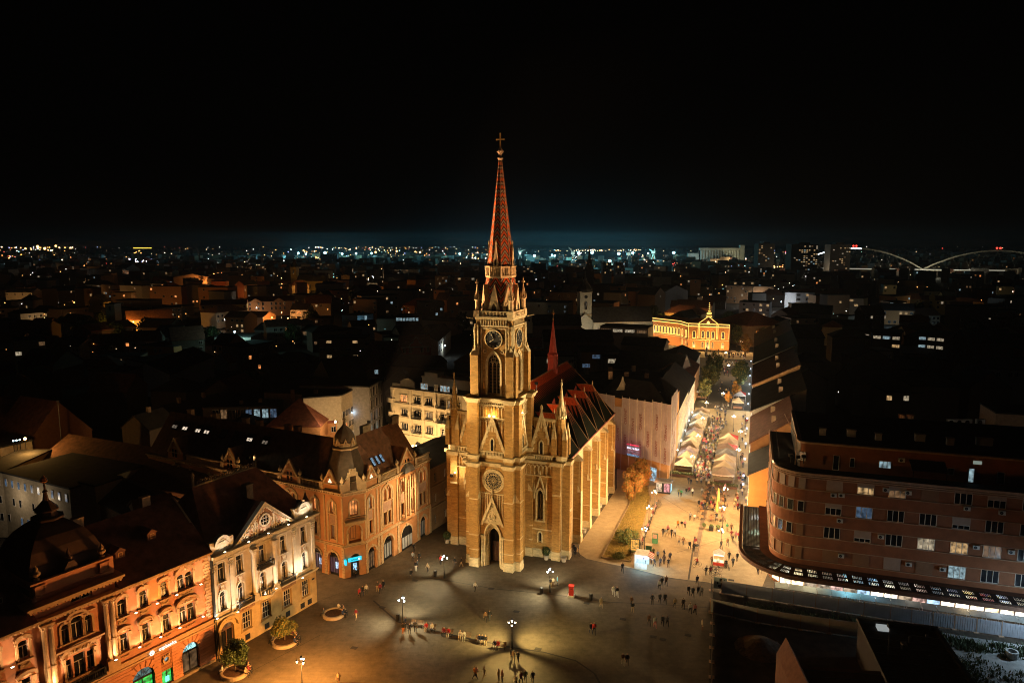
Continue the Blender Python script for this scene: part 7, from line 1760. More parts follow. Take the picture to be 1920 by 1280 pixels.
# kiosks, cabinets, poster, mailbox
def cabinet(px,py,label,h=2.2,w=1.0,mat=None,top=None,panel=None):
 x,y=G(px,py);o=empty('stall_cabinet',(x,y,0),STR,label,'stall cabinet','closed stall cabinets');m=MB();m.box(-w/2,w/2,-.4,.4,0,h);m.build('body',mat or M('green_paint',(.03,.10,.05),.6),o);m=MB();m.box(-w/2-.1,w/2+.1,-.5,.5,h,h+.1);m.build('top',top or M('pale_wood',(.5,.38,.25),.8),o)
 if panel:m=MB();m.box(-w/2+.1,w/2-.1,-.44,-.41,h*.5,h*.9);m.build('poster',panel,o)
 return o
cabinet(1228,1017,'green cabinet with papers on its front, beyond the other',2.0,1.0,None,None,M('pinned_papers',(.6,.35,.3),.8,0,.4,4));cabinet(1216,1012+38-7,'plain green cabinet beside the bush')
x,y=G(1203,1062);o=empty('kiosk',(x,y,0),STR,'small open kiosk with red striped awning spilling blue-white light','kiosk')
m=MB();m.box(-1.1,1.1,1.3,1.4,0,2.4);m.box(-1.1,-1.0,-.9,1.3,0,2.4);m.box(-1.1,1.1,-1.0,1.5,2.4,2.5);m.box(-1.0,1.0,-.9,-.8,0,1.0);m.build('body',M('white_paint',(.7,.68,.62),.5),o)
for i in range(8):
 m=MB();m.hexa([(1.1,-1+i*.3,2.35),(2.0,-1+i*.3,1.95),(2.0,-.7+i*.3,1.95),(1.1,-.7+i*.3,2.35)],[(1.1,-1+i*.3,2.4),(2.0,-1+i*.3,2.0),(2.0,-.7+i*.3,2.0),(1.1,-.7+i*.3,2.4)]);m.build('awning_stripe',M('red_canvas',(.5,.05,.05))if i%2 else M('white_paint',(.7,.7,.7)),o)
m=MB();m.box(-.9,.9,1.2,1.28,.9,2.2);m.build('shelf',EM('lit_goods',(.8,.75,1),2.2,6),o)
light('lamp',o,(.6,-1.3,2.1),260,(.45,.75,1),radius=.15)
x,y=G(1190,1040);o=empty('poster_stand',(x,y,0),STR+.1,'framed golden lit poster stand at the lawn edge by the kiosk','poster stand');m=MB();m.box(-.85,.85,-.08,.08,.8,3.0);m.box(-.8,-.7,-.05,.05,0,.8);m.box(.7,.8,-.05,.05,0,.8);m.build('frame',metal_dark,o);m=MB();m.box(-.72,.72,-.1,-.085,.92,2.88);m.build('poster',EM('golden_poster',(1,.5,.1),.8,2.5),o)
x,y=G(1244,922);o=empty('kiosk',(x,y,0),STR,'slatted roofed news kiosk with posters before the scaffolded building','kiosk');m=MB();m.box(-1.6,1.6,-1,1,0,2.5);m.build('body',metal_dark,o);m=MB();m.box(-1.9,1.9,-1.3,1.3,2.5,2.6)
for i in range(9):m.box(-1.9,1.9,-1.25+i*.3,-1.1+i*.3,2.62,2.72)
m.build('slatted_roof',metal_grey,o)
for i,(a,c)in enumerate(((-.9,(1,.75,.5)),(.8,(.9,.35,.4)))):m=MB();m.box(a-.6,a+.6,-1.06,-1.02,.4,2.3);m.build('poster',EM('kiosk_poster_%s'%('warm','red')[i],c,.7,3),o)
m=MB();m.box(1.62,1.66,-.9,.9,.4,2.3);m.build('poster',EM('kiosk_side_light',(.4,.8,1),1.2),o);light('lamp',o,(2.2,-.3,2.0),160,(.45,.85,1));light('lamp',o,(-1.9,-1.4,2.9),60,(1,.3,.1))
x,y=G(1071,1117);o=empty('post_box',(x,y,0),-.2,'red pillar-like post box on a white base on the square','post box');m=MB();m.box(-.5,.5,-.4,.4,0,.25);m.build('base',M('white_paint',(.7,.7,.7)),o);m=MB();m.box(-.36,.36,-.3,.3,.25,1.65);m.box(-.42,.42,-.36,.36,1.65,1.8);m.build('body',M('post_red',(.5,.03,.02),.5),o);m=MB();m.box(-.22,.22,-.32,-.3,1.3,1.36);m.build('slot',metal_dark,o)
def bin_(px,py,lab):x,y=G(px,py);o=empty('litter_bin',(x,y,0),0,lab,'litter bin','litter bins on the square');m=MB();m.lathe([(.22,0),(.26,.05),(.28,.8),(.3,.85),(.3,.95),(.2,1.0)],0,0,10);m.build('drum',metal_dark,o);m=MB();m.lathe([(.18,1.0),(.06,1.06)],0,0,8);m.build('lid',metal_grey,o)
bin_(816,1080,'dark litter bin left of the church lamp');bin_(1015,1112,'dark litter bin beside the lamp right of the church');bin_(1108,1124,'dark litter bin right of the red post box');bin_(746,1163,'dark litter bin at the left end of the benches')
# benches
def slats():
 m=MB();m.box(-.9,.9,-.04,.04,0,.03);return m
bs1=slats().mesh('slat',M('bench_wood',(.16,.10,.06),.7,0,.3,4));m=MB()
for a in(-.75,.75):m.box(a-.03,a+.03,-.25,.25,.4,.44);m.box(a-.03,a+.03,-.24,-.2,0,.42);m.box(a-.03,a+.03,.2,.24,0,.42);m.hexa([(a-.03,.2,.42),(a+.03,.2,.42),(a+.03,.25,.42),(a-.03,.25,.42)],[(a-.03,.34,.9),(a+.03,.34,.9),(a+.03,.38,.9),(a-.03,.38,.9)])
bfr=m.mesh('frame',metal_dark);bench_pos=[(782,1174),(806,1181),(838,1190),(871,1197),(903,1204),(937,1215)];bdir=math.radians(-12)
blab=['beside the cool lamp','second from the cool lamp','third from the cool lamp','fourth, half empty','fifth, crowded','nearest the yellow lamp']
BN=[]
for(px,py),lab in zip(bench_pos,blab):
 x,y=G(px,py);o=empty('park_bench',(x,y,0),bdir,'slatted wooden bench in the row, '+lab,'bench','benches in a row across the square')
 inst(bfr,'frame',o)
 for k in range(5):inst(bs1,'slat',o,(0,-.2+k*.1,.44))
 for k in range(3):s_=inst(bs1,'slat',o,(0,.26+k*.04,.55+k*.13));s_.rotation_euler=(math.radians(75),0,0)
 BN.append((x,y))
for px,py,lab in((1024,1048,'white tub with a clipped shrub right of the tower'),(1057,1052,'white tub at the church corner pillar'),(838,1017,'white tub with clipped shrub left of the tower'),(1095,998,'white tub between the first buttresses'),(1125,950,'white tub beside the third buttress'),(1138,928,'white tub beside the last buttress')):
 x,y=G(px,py);o=empty('plant_tub',(x,y,0),0,lab,'plant tub','white tubs round the church');m=MB();m.lathe([(.38,0),(.5,.75),(.55,.8),(.45,.8),(.44,.7)],0,0,12);m.build('tub',M('tub_concrete',(.5,.43,.34),.85),o)
 if 'shrub'in lab:inst(crown_mesh(7,[(0,0,1.5,.75)],900,.09,[leafD,leafA]),'foliage',o)
 # fountain/monument before the palace
x,y,_=S(-22+0,205);o=empty('statue',(x,y,0),STR,'small dark statue on a pedestal before the palace','statue');m=MB();m.box(-.7,.7,-.7,.7,0,1.8);m.build('pedestal',stone_dark,o);m=MB();m.lathe([(.4,1.8),(.35,2.6),(.45,3.1),(.2,3.4),(.22,3.6),(.1,3.85)],0,0,8);m.tube((.3,0,3.1),(.7,-.2,2.5),.1);m.build('figure',metal_dark,o)
# ================================================================== buildings behind, each set by the two eaves corners of its front
WM={'cream':M('city_cream',(.42,.34,.24),.9),'white':M('city_white',(.5,.5,.5),.9),'brown':M('city_brown',(.26,.16,.09),.9),'grey':M('city_grey',(.30,.27,.24),.9),'orange':M('city_orange',(.48,.22,.09),.9),'red':M('city_red',(.38,.09,.06),.9),'dark':M('city_dark',(.12,.09,.07),.9),'green':M('city_pale_green',(.38,.44,.32),.9),'yellow':M('city_yellow',(.5,.36,.14),.9),'blue':M('city_blue_grey',(.24,.27,.32),.9)}
RM_={'d':roof_dark,'b':roof_brown,'r':roof_red,'k':bitumen,'z':zinc}
fw_cache={}
def lite_win(parent,loc,w,h,pane,rz=0.0,fr=True):
 k=(round(w,1),round(h,1),pane,fr)
 if k not in fw_cache:
  m=MB();m.box(-w/2,w/2,-.05,.05,0,h,1)
  m.face([(-w/2+.08,-.06,.08),(w/2-.08,-.06,.08),(w/2-.08,-.06,h-.08),(-w/2+.08,-.06,h-.08)],0)
  if w>1.0:m.box(-.04,.04,-.08,-.05,.05,h-.05,1)
  if w>2.2:
   for q in(-w/4,w/4):m.box(q-.04,q+.04,-.08,-.05,.05,h-.05,1)
  m_=m.mesh('window',[PANE[pane],wood_white if fr else metal_dark]);fw_cache[k]=m_
 return inst(fw_cache[k],'window',parent,loc,rz)
def blk(p0,p1,h,d,label,wall='dark',roof='k',rt='u',rh=3.5,front=(),cols=(),ww=1.2,wh=1.5,side=None,cat='building',group=None,name='building',over=.3,chims=0,z0=None):
 """p0,p1: pixels of the left and right eaves corners of the front; front: rows of window states from the top"""
 a,b=G(*p0,h),G(*p1,h);w=math.dist(a,b);deg=math.degrees(math.atan2(b[1]-a[1],b[0]-a[0]));F_=Fr(a[0],a[1],deg)
 r=root(name,F_,label,cat,group);m=MB();m.box(0,w,0,d,0,h,jit=0);ro=MB();o=over;wl=WM[wall]if isinstance(wall,str)else wall;rf=RM_[roof]
 if rt=='u':
  m.prismx([(0,h),(d/2,h+rh),(d,h)],0,w);k=rh/(d/2)
  ro.hexa([(-o,-o,h-o*k+.04),(w+o,-o,h-o*k+.04),(w+o,d/2,h+rh+.04),(-o,d/2,h+rh+.04)],[(-o,-o,h-o*k+.22),(w+o,-o,h-o*k+.22),(w+o,d/2,h+rh+.22),(-o,d/2,h+rh+.22)])
  ro.hexa([(-o,d/2,h+rh+.04),(w+o,d/2,h+rh+.04),(w+o,d+o,h-o*k+.04),(-o,d+o,h-o*k+.04)],[(-o,d/2,h+rh+.22),(w+o,d/2,h+rh+.22),(w+o,d+o,h-o*k+.22),(-o,d+o,h-o*k+.22)])
 elif rt=='v':
  m.prism([(0,h),(w/2,h+rh),(w,h)],0,d);k=rh/(w/2)
  ro.hexa([(-o,-o*.3,h-o*k+.04),(w/2,-o*.3,h+rh+.04),(w/2,d+o,h+rh+.04),(-o,d+o,h-o*k+.04)],[(-o,-o*.3,h-o*k+.22),(w/2,-o*.3,h+rh+.22),(w/2,d+o,h+rh+.22),(-o,d+o,h-o*k+.22)])
  ro.hexa([(w/2,-o*.3,h+rh+.04),(w+o,-o*.3,h-o*k+.04),(w+o,d+o,h-o*k+.04),(w/2,d+o,h+rh+.04)],[(w/2,-o*.3,h+rh+.22),(w+o,-o*.3,h-o*k+.22),(w+o,d+o,h-o*k+.22),(w/2,d+o,h+rh+.22)])
 elif rt=='hip':
  q=min(w,d)/2*.95;e=(q if w>d else w/2-.02)
  P0=[(-o,-o,h),(w+o,-o,h),(w+o,d+o,h),(-o,d+o,h)];f=[(e,q if w>d else q,h+rh),(w-e,q,h+rh),(w-e,d-q,h+rh),(e,d-q,h+rh)]
  ro.hexa([(x,y,h+.01)for x,y,_ in P0],[(x,y,h+.18)for x,y,_ in P0]);ro.hexa([(x,y,h+.18)for x,y,_ in P0],f)
 else:
  ro.box(-.15,w+.15,-.15,d+.15,h,h+.3);ro.box(0.2,w-.2,.2,d-.2,h+.29,h+.31)
 m.build('wall',wl,r);ro.build('roof',rf,r)
 if front:
  nr=len(front);sh=h/nr if nr*3.6>h else 3.4
  for ri,row in enumerate(front):
   n=len(row)
   for ci,st in enumerate(row):
    if st==' ':continue
    lite_win(r,((ci+.5)*w/n,-.03,h-(ri+1)*sh+(sh-wh)*.5),min(ww,w/n*.8),min(wh,sh*.8),st)
 if side:
  nr=len(side[1]);sh=min(h/nr,3.4)
  for ri,row in enumerate(side[1]):
   n=len(row)
   for ci,st in enumerate(row):
    if st==' ':continue
    if side[0]=='r':lite_win(r,(w+.03,(ci+.5)*d/n,h-(ri+1)*sh+(sh-wh)*.5),min(ww,d/n*.8),min(wh,sh*.8),st,math.pi/2)
    else:lite_win(r,(-.03,(ci+.5)*d/n,h-(ri+1)*sh+(sh-wh)*.5),min(ww,d/n*.8),min(wh,sh*.8),st,-math.pi/2)
 for c in range(chims):
  x=w*(c+.6)/(chims+.2);mm=MB();mm.box(x-.45,x+.45,d*.45,d*.45+.7,h,h+(rh if rt!='flat'else 0)+1.3);mm.build('chimney',chim,r)
 r['_w']=w;return r
def far_lamp(px,py,hz,watts,col,label,em=None,r=.3,group='street lamps far off in the city',off=(0,0)):
 x,y=G(px,py,hz);o=empty('street_lamp',(x,y,0),0,label,'street lamp',group)
 if 'fl'not in _wc:
  m=MB();m.tube((0,0,0),(0,0,1),.06,n=5);_wc['fl']=m.mesh('post',metal_dark)
 inst(_wc['fl'],'post',o,scale=(1,1,hz));m=MB();m.ball((0,0,hz+r*.7),r,7,5);m.build('lamp_glass',em or warm_lamp,o)
 light('lamp',o,(off[0],off[1]-.8,hz-.3),watts,col,radius=.4);return o
orange_lamp=EM('orange_lamp_glass',(1,.45,.12),16);blue_lamp=EM('blue_white_lamp_glass',(.6,.9,1),16)
# --- left, near
blk((4,886),(130,917),12.5,14,'cream three-storey house at the left edge with a strip of windows under its roof','cream','k','flat',front=['bbbbbbbbbb',' .. . .d  ','. bb . .  '],ww=.75,wh=1.5)
blk((-60,886),(4,886),12.5,14,'pale end block at the far left edge behind the bank','cream','k','flat',front=['. .','. .','. .'])
light('yard_fill_light',None,(*G(70,1010,3)[:2],9),60,(1,.8,.55),radius=.5);light('yard_fill_light',None,(*G(10,1000,3)[:2],9),90,(1,.8,.55),radius=.5)  # added lights without lamps, to brighten the cream facade
blk((130,915),(260,975),10,9,'low dark house with a pale chimney wall behind the bank roof','brown','k','u',2.5,front=[' d .'])
blk((148,905),(178,912),13,5,'narrow pale fire wall rising behind the bank roof','cream','k','flat')
blk((260,975),(330,960),11,8,'dark lean-to roof behind the bank with a dim blue window','brown','d','u',2,front=['  b'])
rt_=blk((62,872),(400,935),10.5,16,'long tiled roof lit orange at its left end by a lamp','brown','b','u',4.2)
far_lamp(47,824,15,700,(1,.5,.12),'bright orange lamp at the ridge of the long tiled roof',orange_lamp,.3,off=(2.2,-1.5))
for i,(px,py)in enumerate(((25,827),(31,826),(37,825))):
 x,y=G(px,py,14);o=empty('lamp',(x,y,13.8),0,'tiny white lamp left of the orange ridge lamp, %s of three'%['leftmost','middle','rightmost'][i],'lamp');m=MB();m.ball((0,0,.3),.16,6,4);m.build('lamp_glass',blue_lamp,o);m=MB();m.box(-.05,.05,-.05,.05,-2,.2);m.build('bracket',metal_dark,o)
blk((0,840),(60,826),12,8,'small parapet wall at the left edge under the lamps','cream','k','flat')
blk((50,835),(172,805),9,14,'big brown gable wall with a tall pole before it',M('rust_gable',(.20,.085,.04),.9),'d','v',8.5)
x,y=G(118,838);m=MB();m.tube((0,0,0),(0,0,19),.12,.07);m.box(-.3,.3,-.1,.1,18.6,19.0);tag(m.build('pole',metal_grey,None,(*G(116,838,8)[:2],0)),'tall thin pole standing before the brown gable wall','pole')
blk((-20,795),(48,780),9,12,'dark house with a row of small windows at the left edge','brown','d','u',5,front=['....'])
blk((231,697),(268,688),11,14,'pinkish blank wall end of a low building left of the glazed house',M('mauve_wall',(.24,.17,.19),.9),'k','flat')
blk((270,680),(362,668),10,14,'modern white-framed house with two storeys of lit glazing','white','k','flat',front=['WWW.   ','ww.w   '],ww=3.2,wh=2.4)
blk((318,702),(400,668),8,16,'long white sloping wall running back from the glazed house','white','k','u',4)
blk((185,670),(262,668),8,10,'low terrace house with a lit porch and white posts','brown','k','flat',front=['..w W'],ww=2)
blk((25,640),(85,636),14,14,'apartment block at the left with two bright white windows','brown','k','flat',front=['   d','W  W','....','  w '],ww=3,wh=1.7)
blk((280,806),(330,790),12,8,'dark house behind the left salmon gable','dark','k','u',3,chims=1)
blk((340,795),(440,770),9,14,'wide dark roofed house behind the row of roof windows','dark','k','u',4,chims=2)
blk((380,765),(520,762),13,12,'dark flat building with a ribbon of blue windows','dark','k','flat',front=[' .d..bccb'],ww=3.5,wh=2.4)
blk((440,800),(520,790),9,12,'dark hipped roof with a tiny lit skylight behind the salmon wing','dark','k','hip',4,chims=2)
blk((590,795),(632,792),8,10,'orange lit wall under the red hipped roof','orange','r','hip',4,front=['. .'])
blk((500,800),(600,800),9,22,'broad red hipped roof with brick chimneys','orange','r','hip',6,chims=2)
far_lamp(629,792,10,420,(1,.75,.42),'double-headed bright lamp in front of the cream side street block',warm_lamp,.32,off=(-1,-1))
blk((640,742),(690,717),15,22,'cream block with a snowflake light on its facade','cream','k','flat',front=['          ','..........','.o........','WWWWWWWWWW'],ww=1.4,wh=1.7)
blk((692,726),(716,712),16,20,'dark block with tall vertical fins next to the cream one','grey','k','flat',front=['.....','.....','b.b..','c.c..'],ww=.8,wh=2.6)
blk((569,747),(640,742),15,12,'blank cream side wall behind the red hipped roof','cream','k','flat')
blk((625,720),(690,712),15,16,'tall grey house with a big pitched dark roof','grey','k','u',6)
# snowflake ornament
F_=Fr(*G(658,760,9),40)
sf=empty('snowflake_light',(*G(658,772,9),9),math.radians(35),'blue-white illuminated snowflake hanging on the cream block','light ornament');m=MB()
for k in range(6):
 a=k*math.pi/3;m.tube((0,0,0),(1.1*math.cos(a),0,1.1*math.sin(a)),.07,n=4)
 for s in(-.5,.5):m.tube((.6*math.cos(a),0,.6*math.sin(a)),(.6*math.cos(a)+.35*math.cos(a+s),0,.6*math.sin(a)+.35*math.sin(a+s)),.05,n=4)
m.ring((0,0),.62,.07,-.05,.05,6);m.build('light_frame',EM('snowflake_glow',(.5,.75,1),4),sf);light('lamp',sf,(0,-1.2,0),25,(.5,.75,1))
# --- white apartment house beyond the corner building
APF=Fr(*G(727,722,18),0);a_,b_=G(735,724,18),G(880,742,18);APF=Fr(a_[0],a_[1],math.degrees(math.atan2(b_[1]-a_[1],b_[0]-a_[0])))
AP=root('apartment_building',APF,'cream four-storey apartment house with balconies and lit attic behind the church','building')
ap_w=M('cream_ashlar',(.5,.42,.29),.88,0,.15,1);AW=math.dist(a_,b_)+4
def au(px,py):return APF.onv(px,py)
colx=[au(757,740)[0],au(782,743)[0],au(804,746)[0],au(829,750)[0],au(843,752)[0],au(860,755)[0]]
H4=[(14.2,1.9),(10.6,1.9),(6.9,1.9)]
holes=[]
for i,cx in enumerate(colx):
 w_=2.3 if i<3 else 1.2
 for z,h in H4:holes.append((cx-w_/2,cx+w_/2,z,z+h))
 holes.append((cx-1.1,cx+1.1,.2,4.4,'r'))
m=MB();m.wall(0,AW,0,17.6,holes,0,.4);m.box(0,AW,.45,13,0,17.6);m.build('wall',ap_w,AP)
pz_=['o','.','.','.','W','.','.','.','d','.','.','.','.','.','.','.','d','d']
for i,cx in enumerate(colx):
 w_=2.3 if i<3 else 1.2
 for j,(z,h)in enumerate(H4):
  window(AP,cx,z,w_,h,.3,pz_[(i+j*6)%18],None,wood_white,'three'if i<3 else 'std',surround=sur('plain',w_,h,ap_w))
 shop_arch(AP,cx,2.2,4.4,(glass_dark,EM('cafe_front',(1,.72,.35),1.2,1.5)if i in(3,4)else(EM('blue_cafe',(.2,.45,.6),.5,2)if i==2 else lit_dim)),y=.3)
for z,e in((17.6,.55),(13.6,.2),(10.0,.25),(5.6,.3),(13.3,.12)):m=MB();m.box(-.1,AW+.1,-e,.3,z,z+.3);m.build('cornice',ap_w,AP)
for x in[0.3]+[(a+b)/2 for a,b in zip(colx,colx[1:])][:4]:m=MB();m.box(x-.35,x+.35,-.2,.05,5.9,17.5);m.build('pilaster',ap_w,AP)
for cx,z in((colx[1],10.3),(colx[3],13.9),(colx[4],10.2),(colx[3],10.2),(colx[1],6.6),(colx[5],6.6)):balcony(AP,cx-1.3,cx+1.3,z,1.1,ap_w,metal_dark)
for z in(13.8,10.2,6.6):
 m=MB();m.lathe([(1.9,z),(1.9,z+.25)],-.3,1.4,14);m.lathe([(1.85,z+.25),(1.85,z+1.1),(1.95,z+1.15)],-.3,1.4,14);m.build('corner_balcony',ap_w,AP)
m=MB();m.lathe([(1.3,0),(1.3,17.6)],-.1,1.4,16);m.build('corner_bay',ap_w,AP)
m=MB();m.box(8.5,AW,1.5,11,17.9,21.0);m.box(8.3,AW+.2,1.3,11.2,21,21.3);m.box(9.5,13.5,1.2,4,21.3,22.4);m.build('attic_storey',ap_w,AP)
m=MB();m.prism([(2.6,17.9),(2.6,19.6),(3.6,20.2),(4.8,20.5),(6.0,20.2),(7.0,19.6),(7.0,17.9)],.2,.6);m.box(0,2.6,.1,.4,17.9,18.9);m.build('attic_gable',ap_w,AP)
m=MB();m.hexa([(0,.6,18),(AW,.6,18),(AW,13,18),(0,13,18)],[(3,5,22),(AW-2,5,22),(AW-2,9,22),(3,9,22)]);m.build('roof',bitumen,AP)
for x,w_,p in((11.3,2.2,'c'),(14.8,1.0,'.'),(17.5,2.8,'c'),(20.6,1.0,'w')):window(AP,x,18.6,w_,1.5,-1.45,p,None,wood_white,'three')
text_on('CAFE',.7,EM('yellow_cafe_sign',(1,.7,.1),2.5),AP,(colx[2]+.6,-.25,5.0),name='sign_lettering')
for u_,w_ in((4,260),(11,420),(18,420)):
 x,y,_=APF.w(u_,-5.5);o=empty('street_lamp',(x,y,0),0,'twin-headed warm lamp before the cream apartment house, %s'%{4:'leftmost',11:'middle',18:'rightmost'}[u_],'street lamp','lamps behind the corner building');inst(_wc['fl'],'post',o,scale=(1,1,5.0));m=MB();m.ball((-.4,0,5.2),.24,7,5);m.ball((.4,0,5.2),.24,7,5);m.build('lamp_glass',warm_lamp,o);light('lamp',o,(0,.9,4.9),w_*5.5,(1,.60,.24),radius=.3)
for i,u_ in enumerate((8.3,13.0,17.7)):
 x,y,_=APF.w(u_,-5.2);STRb=math.radians(APF.deg);o=empty('market_tent',(x,y,0),STRb,'cream café tent before the apartment house, %s of three'%['left','middle','right'][i],'tent');m=MB();q=[(0,0,2.6),(4.5,0,2.6),(4.5,3.6,2.6),(0,3.6,2.6)]
 for k in range(4):m.face([q[k],q[(k+1)%4],(2.25,1.8,3.8)])
 m.build('canopy',tent_mats[4],o)
 for k in range(4):m=MB();m.tube((q[k][0],q[k][1],0),q[k],.04,n=5);m.build('pole',metal_grey,o)
 # --- middle distance left
blk((598,634),(684,634),11,12,'flat brown block with four lit windows and a lower wing','brown','k','flat',front=[' w   w ','. . . .',' w . w '],ww=2.6,wh=1.4)
blk((684,646),(722,648),8,10,'low wing with one lit window beside the brown block','brown','k','flat',front=['  w '],ww=3)
m_red=blk((752,650),(808,648),10,12,'red baroque house with a curved white-edged gable','red','d','u',4,front=['.. ..','     '],ww=1.3,wh=2.2)
m=MB();w_=m_red['_w'];a=[(w_*.28,10),(w_*.33,11.2),(w_*.4,11.6),(w_*.43,13),(w_*.5,13.8),(w_*.57,13),(w_*.6,11.6),(w_*.67,11.2),(w_*.72,10)]
m.prism(a,-.2,.3,0);m.band([(x,z+.35)for x,z in a],a,-.4,.1,1);m.box(0,w_,-.35,.1,9.5,9.9,1);m.box(0,w_,-.3,.1,4.6,4.9,1);m.build('curved_gable',[WM['red'],WM['white']],m_red)
far_lamp(790,668,4,420,(1,.55,.5),'pinkish lamp lighting the front of the red baroque house',warm_lamp,.25,off=(0,-1))
blk((740,666),(754,648),8,12,'pale pink gable end beside the red baroque house',M('pale_pink',(.42,.32,.36),.9),'d','v',4)
blk((688,668),(740,670),7,9,'house with a small red dormer gable and lit ground floor','dark','d','u',4.5,front=['w .W c','  WWc '],ww=1.2,wh=1.8)
far_lamp(722,690,3,110,(.3,.8,1),'cyan lamp in the yard of the small gabled house',blue_lamp,.15)
far_lamp(834,648,6,260,(.7,.9,1),'cold white lamp in the side street right of the red house',blue_lamp,.3)
blk((821,640),(845,618),10,10,'pale side-street front lit by the cold white lamp','cream','k','u',3,front=['......','......'])
blk((565,618),(652,624),9,11,'long dark roof with a row of seven pale dormers','dark','k','u',2,front=['ddd.w..'],ww=2.6,wh=2)
blk((544,581),(577,581),10,14,'white house with a dark roof and small coloured windows','white','k','u',3.5,front=['.o.','.. '],ww=3,wh=1.6)
light('yard_fill_light',None,(*G(560,592,6)[:2],9),700,(.9,.95,1),radius=.5)  # added light without a lamp, brightens the white house
blk((670,592),(700,588),12,12,'pale blue-grey tower-like house with a tall cyan window','blue','k','flat',front=[' c ',' c '],ww=2.2,wh=3)
far_lamp(683,608,7,160,(.4,.85,1),'cyan lamp beside the tower-like house',blue_lamp,.25)
blk((660,612),(706,610),8,14,'blue-grey blank wall in front of the tower-like house','blue','k','u',2.5,front=['    w'])
blk((742,593),(785,593),13,14,'dark roof with a row of seven glowing arched dormers','dark','k','flat',front=['ccccccc'],ww=1.6,wh=1.8)
blk((706,598),(768,598),9,16,'long brown blank wall left of a dark conical tree','brown','k','flat');blk((768,598),(842,602),9,16,'long brown blank wall right of a dark conical tree','brown','k','flat')
o_m=blk((464,566),(553,564),11,14,'orange mansion with two pediments lit by street lamps','orange','d','u',3.5,front=['. .. .... .','. .. .... .'],ww=1.3,wh=2.2)
w_=o_m['_w'];m=MB()
for c in(.17,.66):m.prism([(w_*(c-.12),11),(w_*c,13.6),(w_*(c+.12),11)],-.5,.2)
m.build('pediment',WM['orange'],o_m)
blk((376,572),(462,570),11,14,'long cream mansion with a balustraded attic left of the orange one','yellow','d','u',3,front=['. .... . .','. .... . .'],ww=1.3,wh=2.2)
for px,py,hz,wt,c,lab in((510,596,6,5200,(1,.36,.08),'orange lamp lighting the orange mansion'),(420,596,6,2200,(1,.4,.1),'orange lamp in front of the cream mansion'),(560,540,7,9000,(1,.45,.08),'strong orange lamp beside the yellow church'),(600,540,7,9000,(1,.45,.08),'strong orange lamp by the yellow church nave'),(250,604,6,4200,(1,.42,.06),'orange lamp in the glowing orange trees at left'),(285,575,7,2600,(1,.42,.06),'orange lamp behind the glowing trees'),(200,640,6,1500,(1,.45,.1),'orange lamp low among dark trees'),(375,530,8,7000,(1,.4,.1),'orange lamp by the gable houses up the hill street'),(440,548,7,5000,(1,.25,.06),'red-orange lamp over small roofs'),(470,505,8,8000,(1,.45,.12),'orange lamp in the far street left of the yellow church'),(10,568,7,4000,(1,.5,.15),'orange lamp at the left edge by the pillared front'),(175,560,6,3000,(1,.6,.25),'warm lamp by the small gabled villa'),(230,520,8,5000,(1,.6,.35),'white-orange lamps in the far street'),(1068,606,6,2800,(1,.45,.08),'orange lamp between the fire-lit wall and the trees by the church tower'),(1240,596,7,3500,(1,.5,.15),'orange lamp left of the green-signed building'),(1255,592,6,1400,(1,.8,.6),'white lamp beside the green-signed building'),(1412,556,8,3500,(1,.9,.75),'white lamp in the street by the grey blocks'),(1465,566,8,2200,(.9,.95,1),'white lamp by the white apartment house'),(1690,600,5,900,(.5,.8,1),'cool lamp in the dark yards at right'),(1745,570,6,1600,(1,.85,.4),'yellowish lamp before the villa at right'),(1395,600,5,900,(1,.85,.8),'small lamp behind the palace roof'),(110,520,8,1500,(.9,.95,1),'white lamp by the long pale shed'),(700,520,8,3000,(1,.7,.35),'lamp among the blocks in the middle distance'),(1150,515,8,6000,(.75,.95,1),'cold lamp among the pale blocks'),(1190,520,8,5000,(.75,.95,1),'cold lamp between the two pale blocks')):
 far_lamp(px,py,hz,wt*(1.1 if py>590 else .8),c,lab,orange_lamp if c[1]<.55 else blue_lamp,.35 if py>560 else .55)
lq=random.Random(4)
for i in range(44):
 px,py=(lq.uniform(10,900)if i<32 else lq.uniform(1000,1450)),lq.uniform(500,600)
 if 860<px<1000:continue
 c=lq.choice([(1,.42,.1),(1,.42,.1),(1,.6,.25),(1,.8,.6)]);far_lamp(px,py,7,lq.uniform(150,700),c,'small lamp in the streets beyond '+('the left quarter'if px<900 else 'the long church'),orange_lamp if c[1]<.5 else(warm_lamp if c[1]<.7 else blue_lamp),.3)
 # yellow church far left
YC_=Fr(*G(598,545),-8);yc=root('distant_church',YC_,'orange-lit church with a square tower and dark helm','church');m=MB();m.box(-28,8,0,12,0,11);m.box(-34,-27,1,8,0,27);m.build('wall',WM['yellow'],yc)
m=MB();m.prismx([(-.5,11),(6,17),(12.5,11)],-27.5,8.5);m.lathe([(4.2,27),(4.4,28),(2.8,31),(1.4,33),(1.6,34.5),(.3,38)],-30.5,4.5,8);m.build('roof',bitumen,yc);m=MB();m.box(-31.6,-29.4,.9,1.1,19,23.5);m.build('belfry_window',glass_dark,yc)
for i in range(5):lite_win(yc,(-23+i*6.5,-.05,3),1.6,4.5,'.')
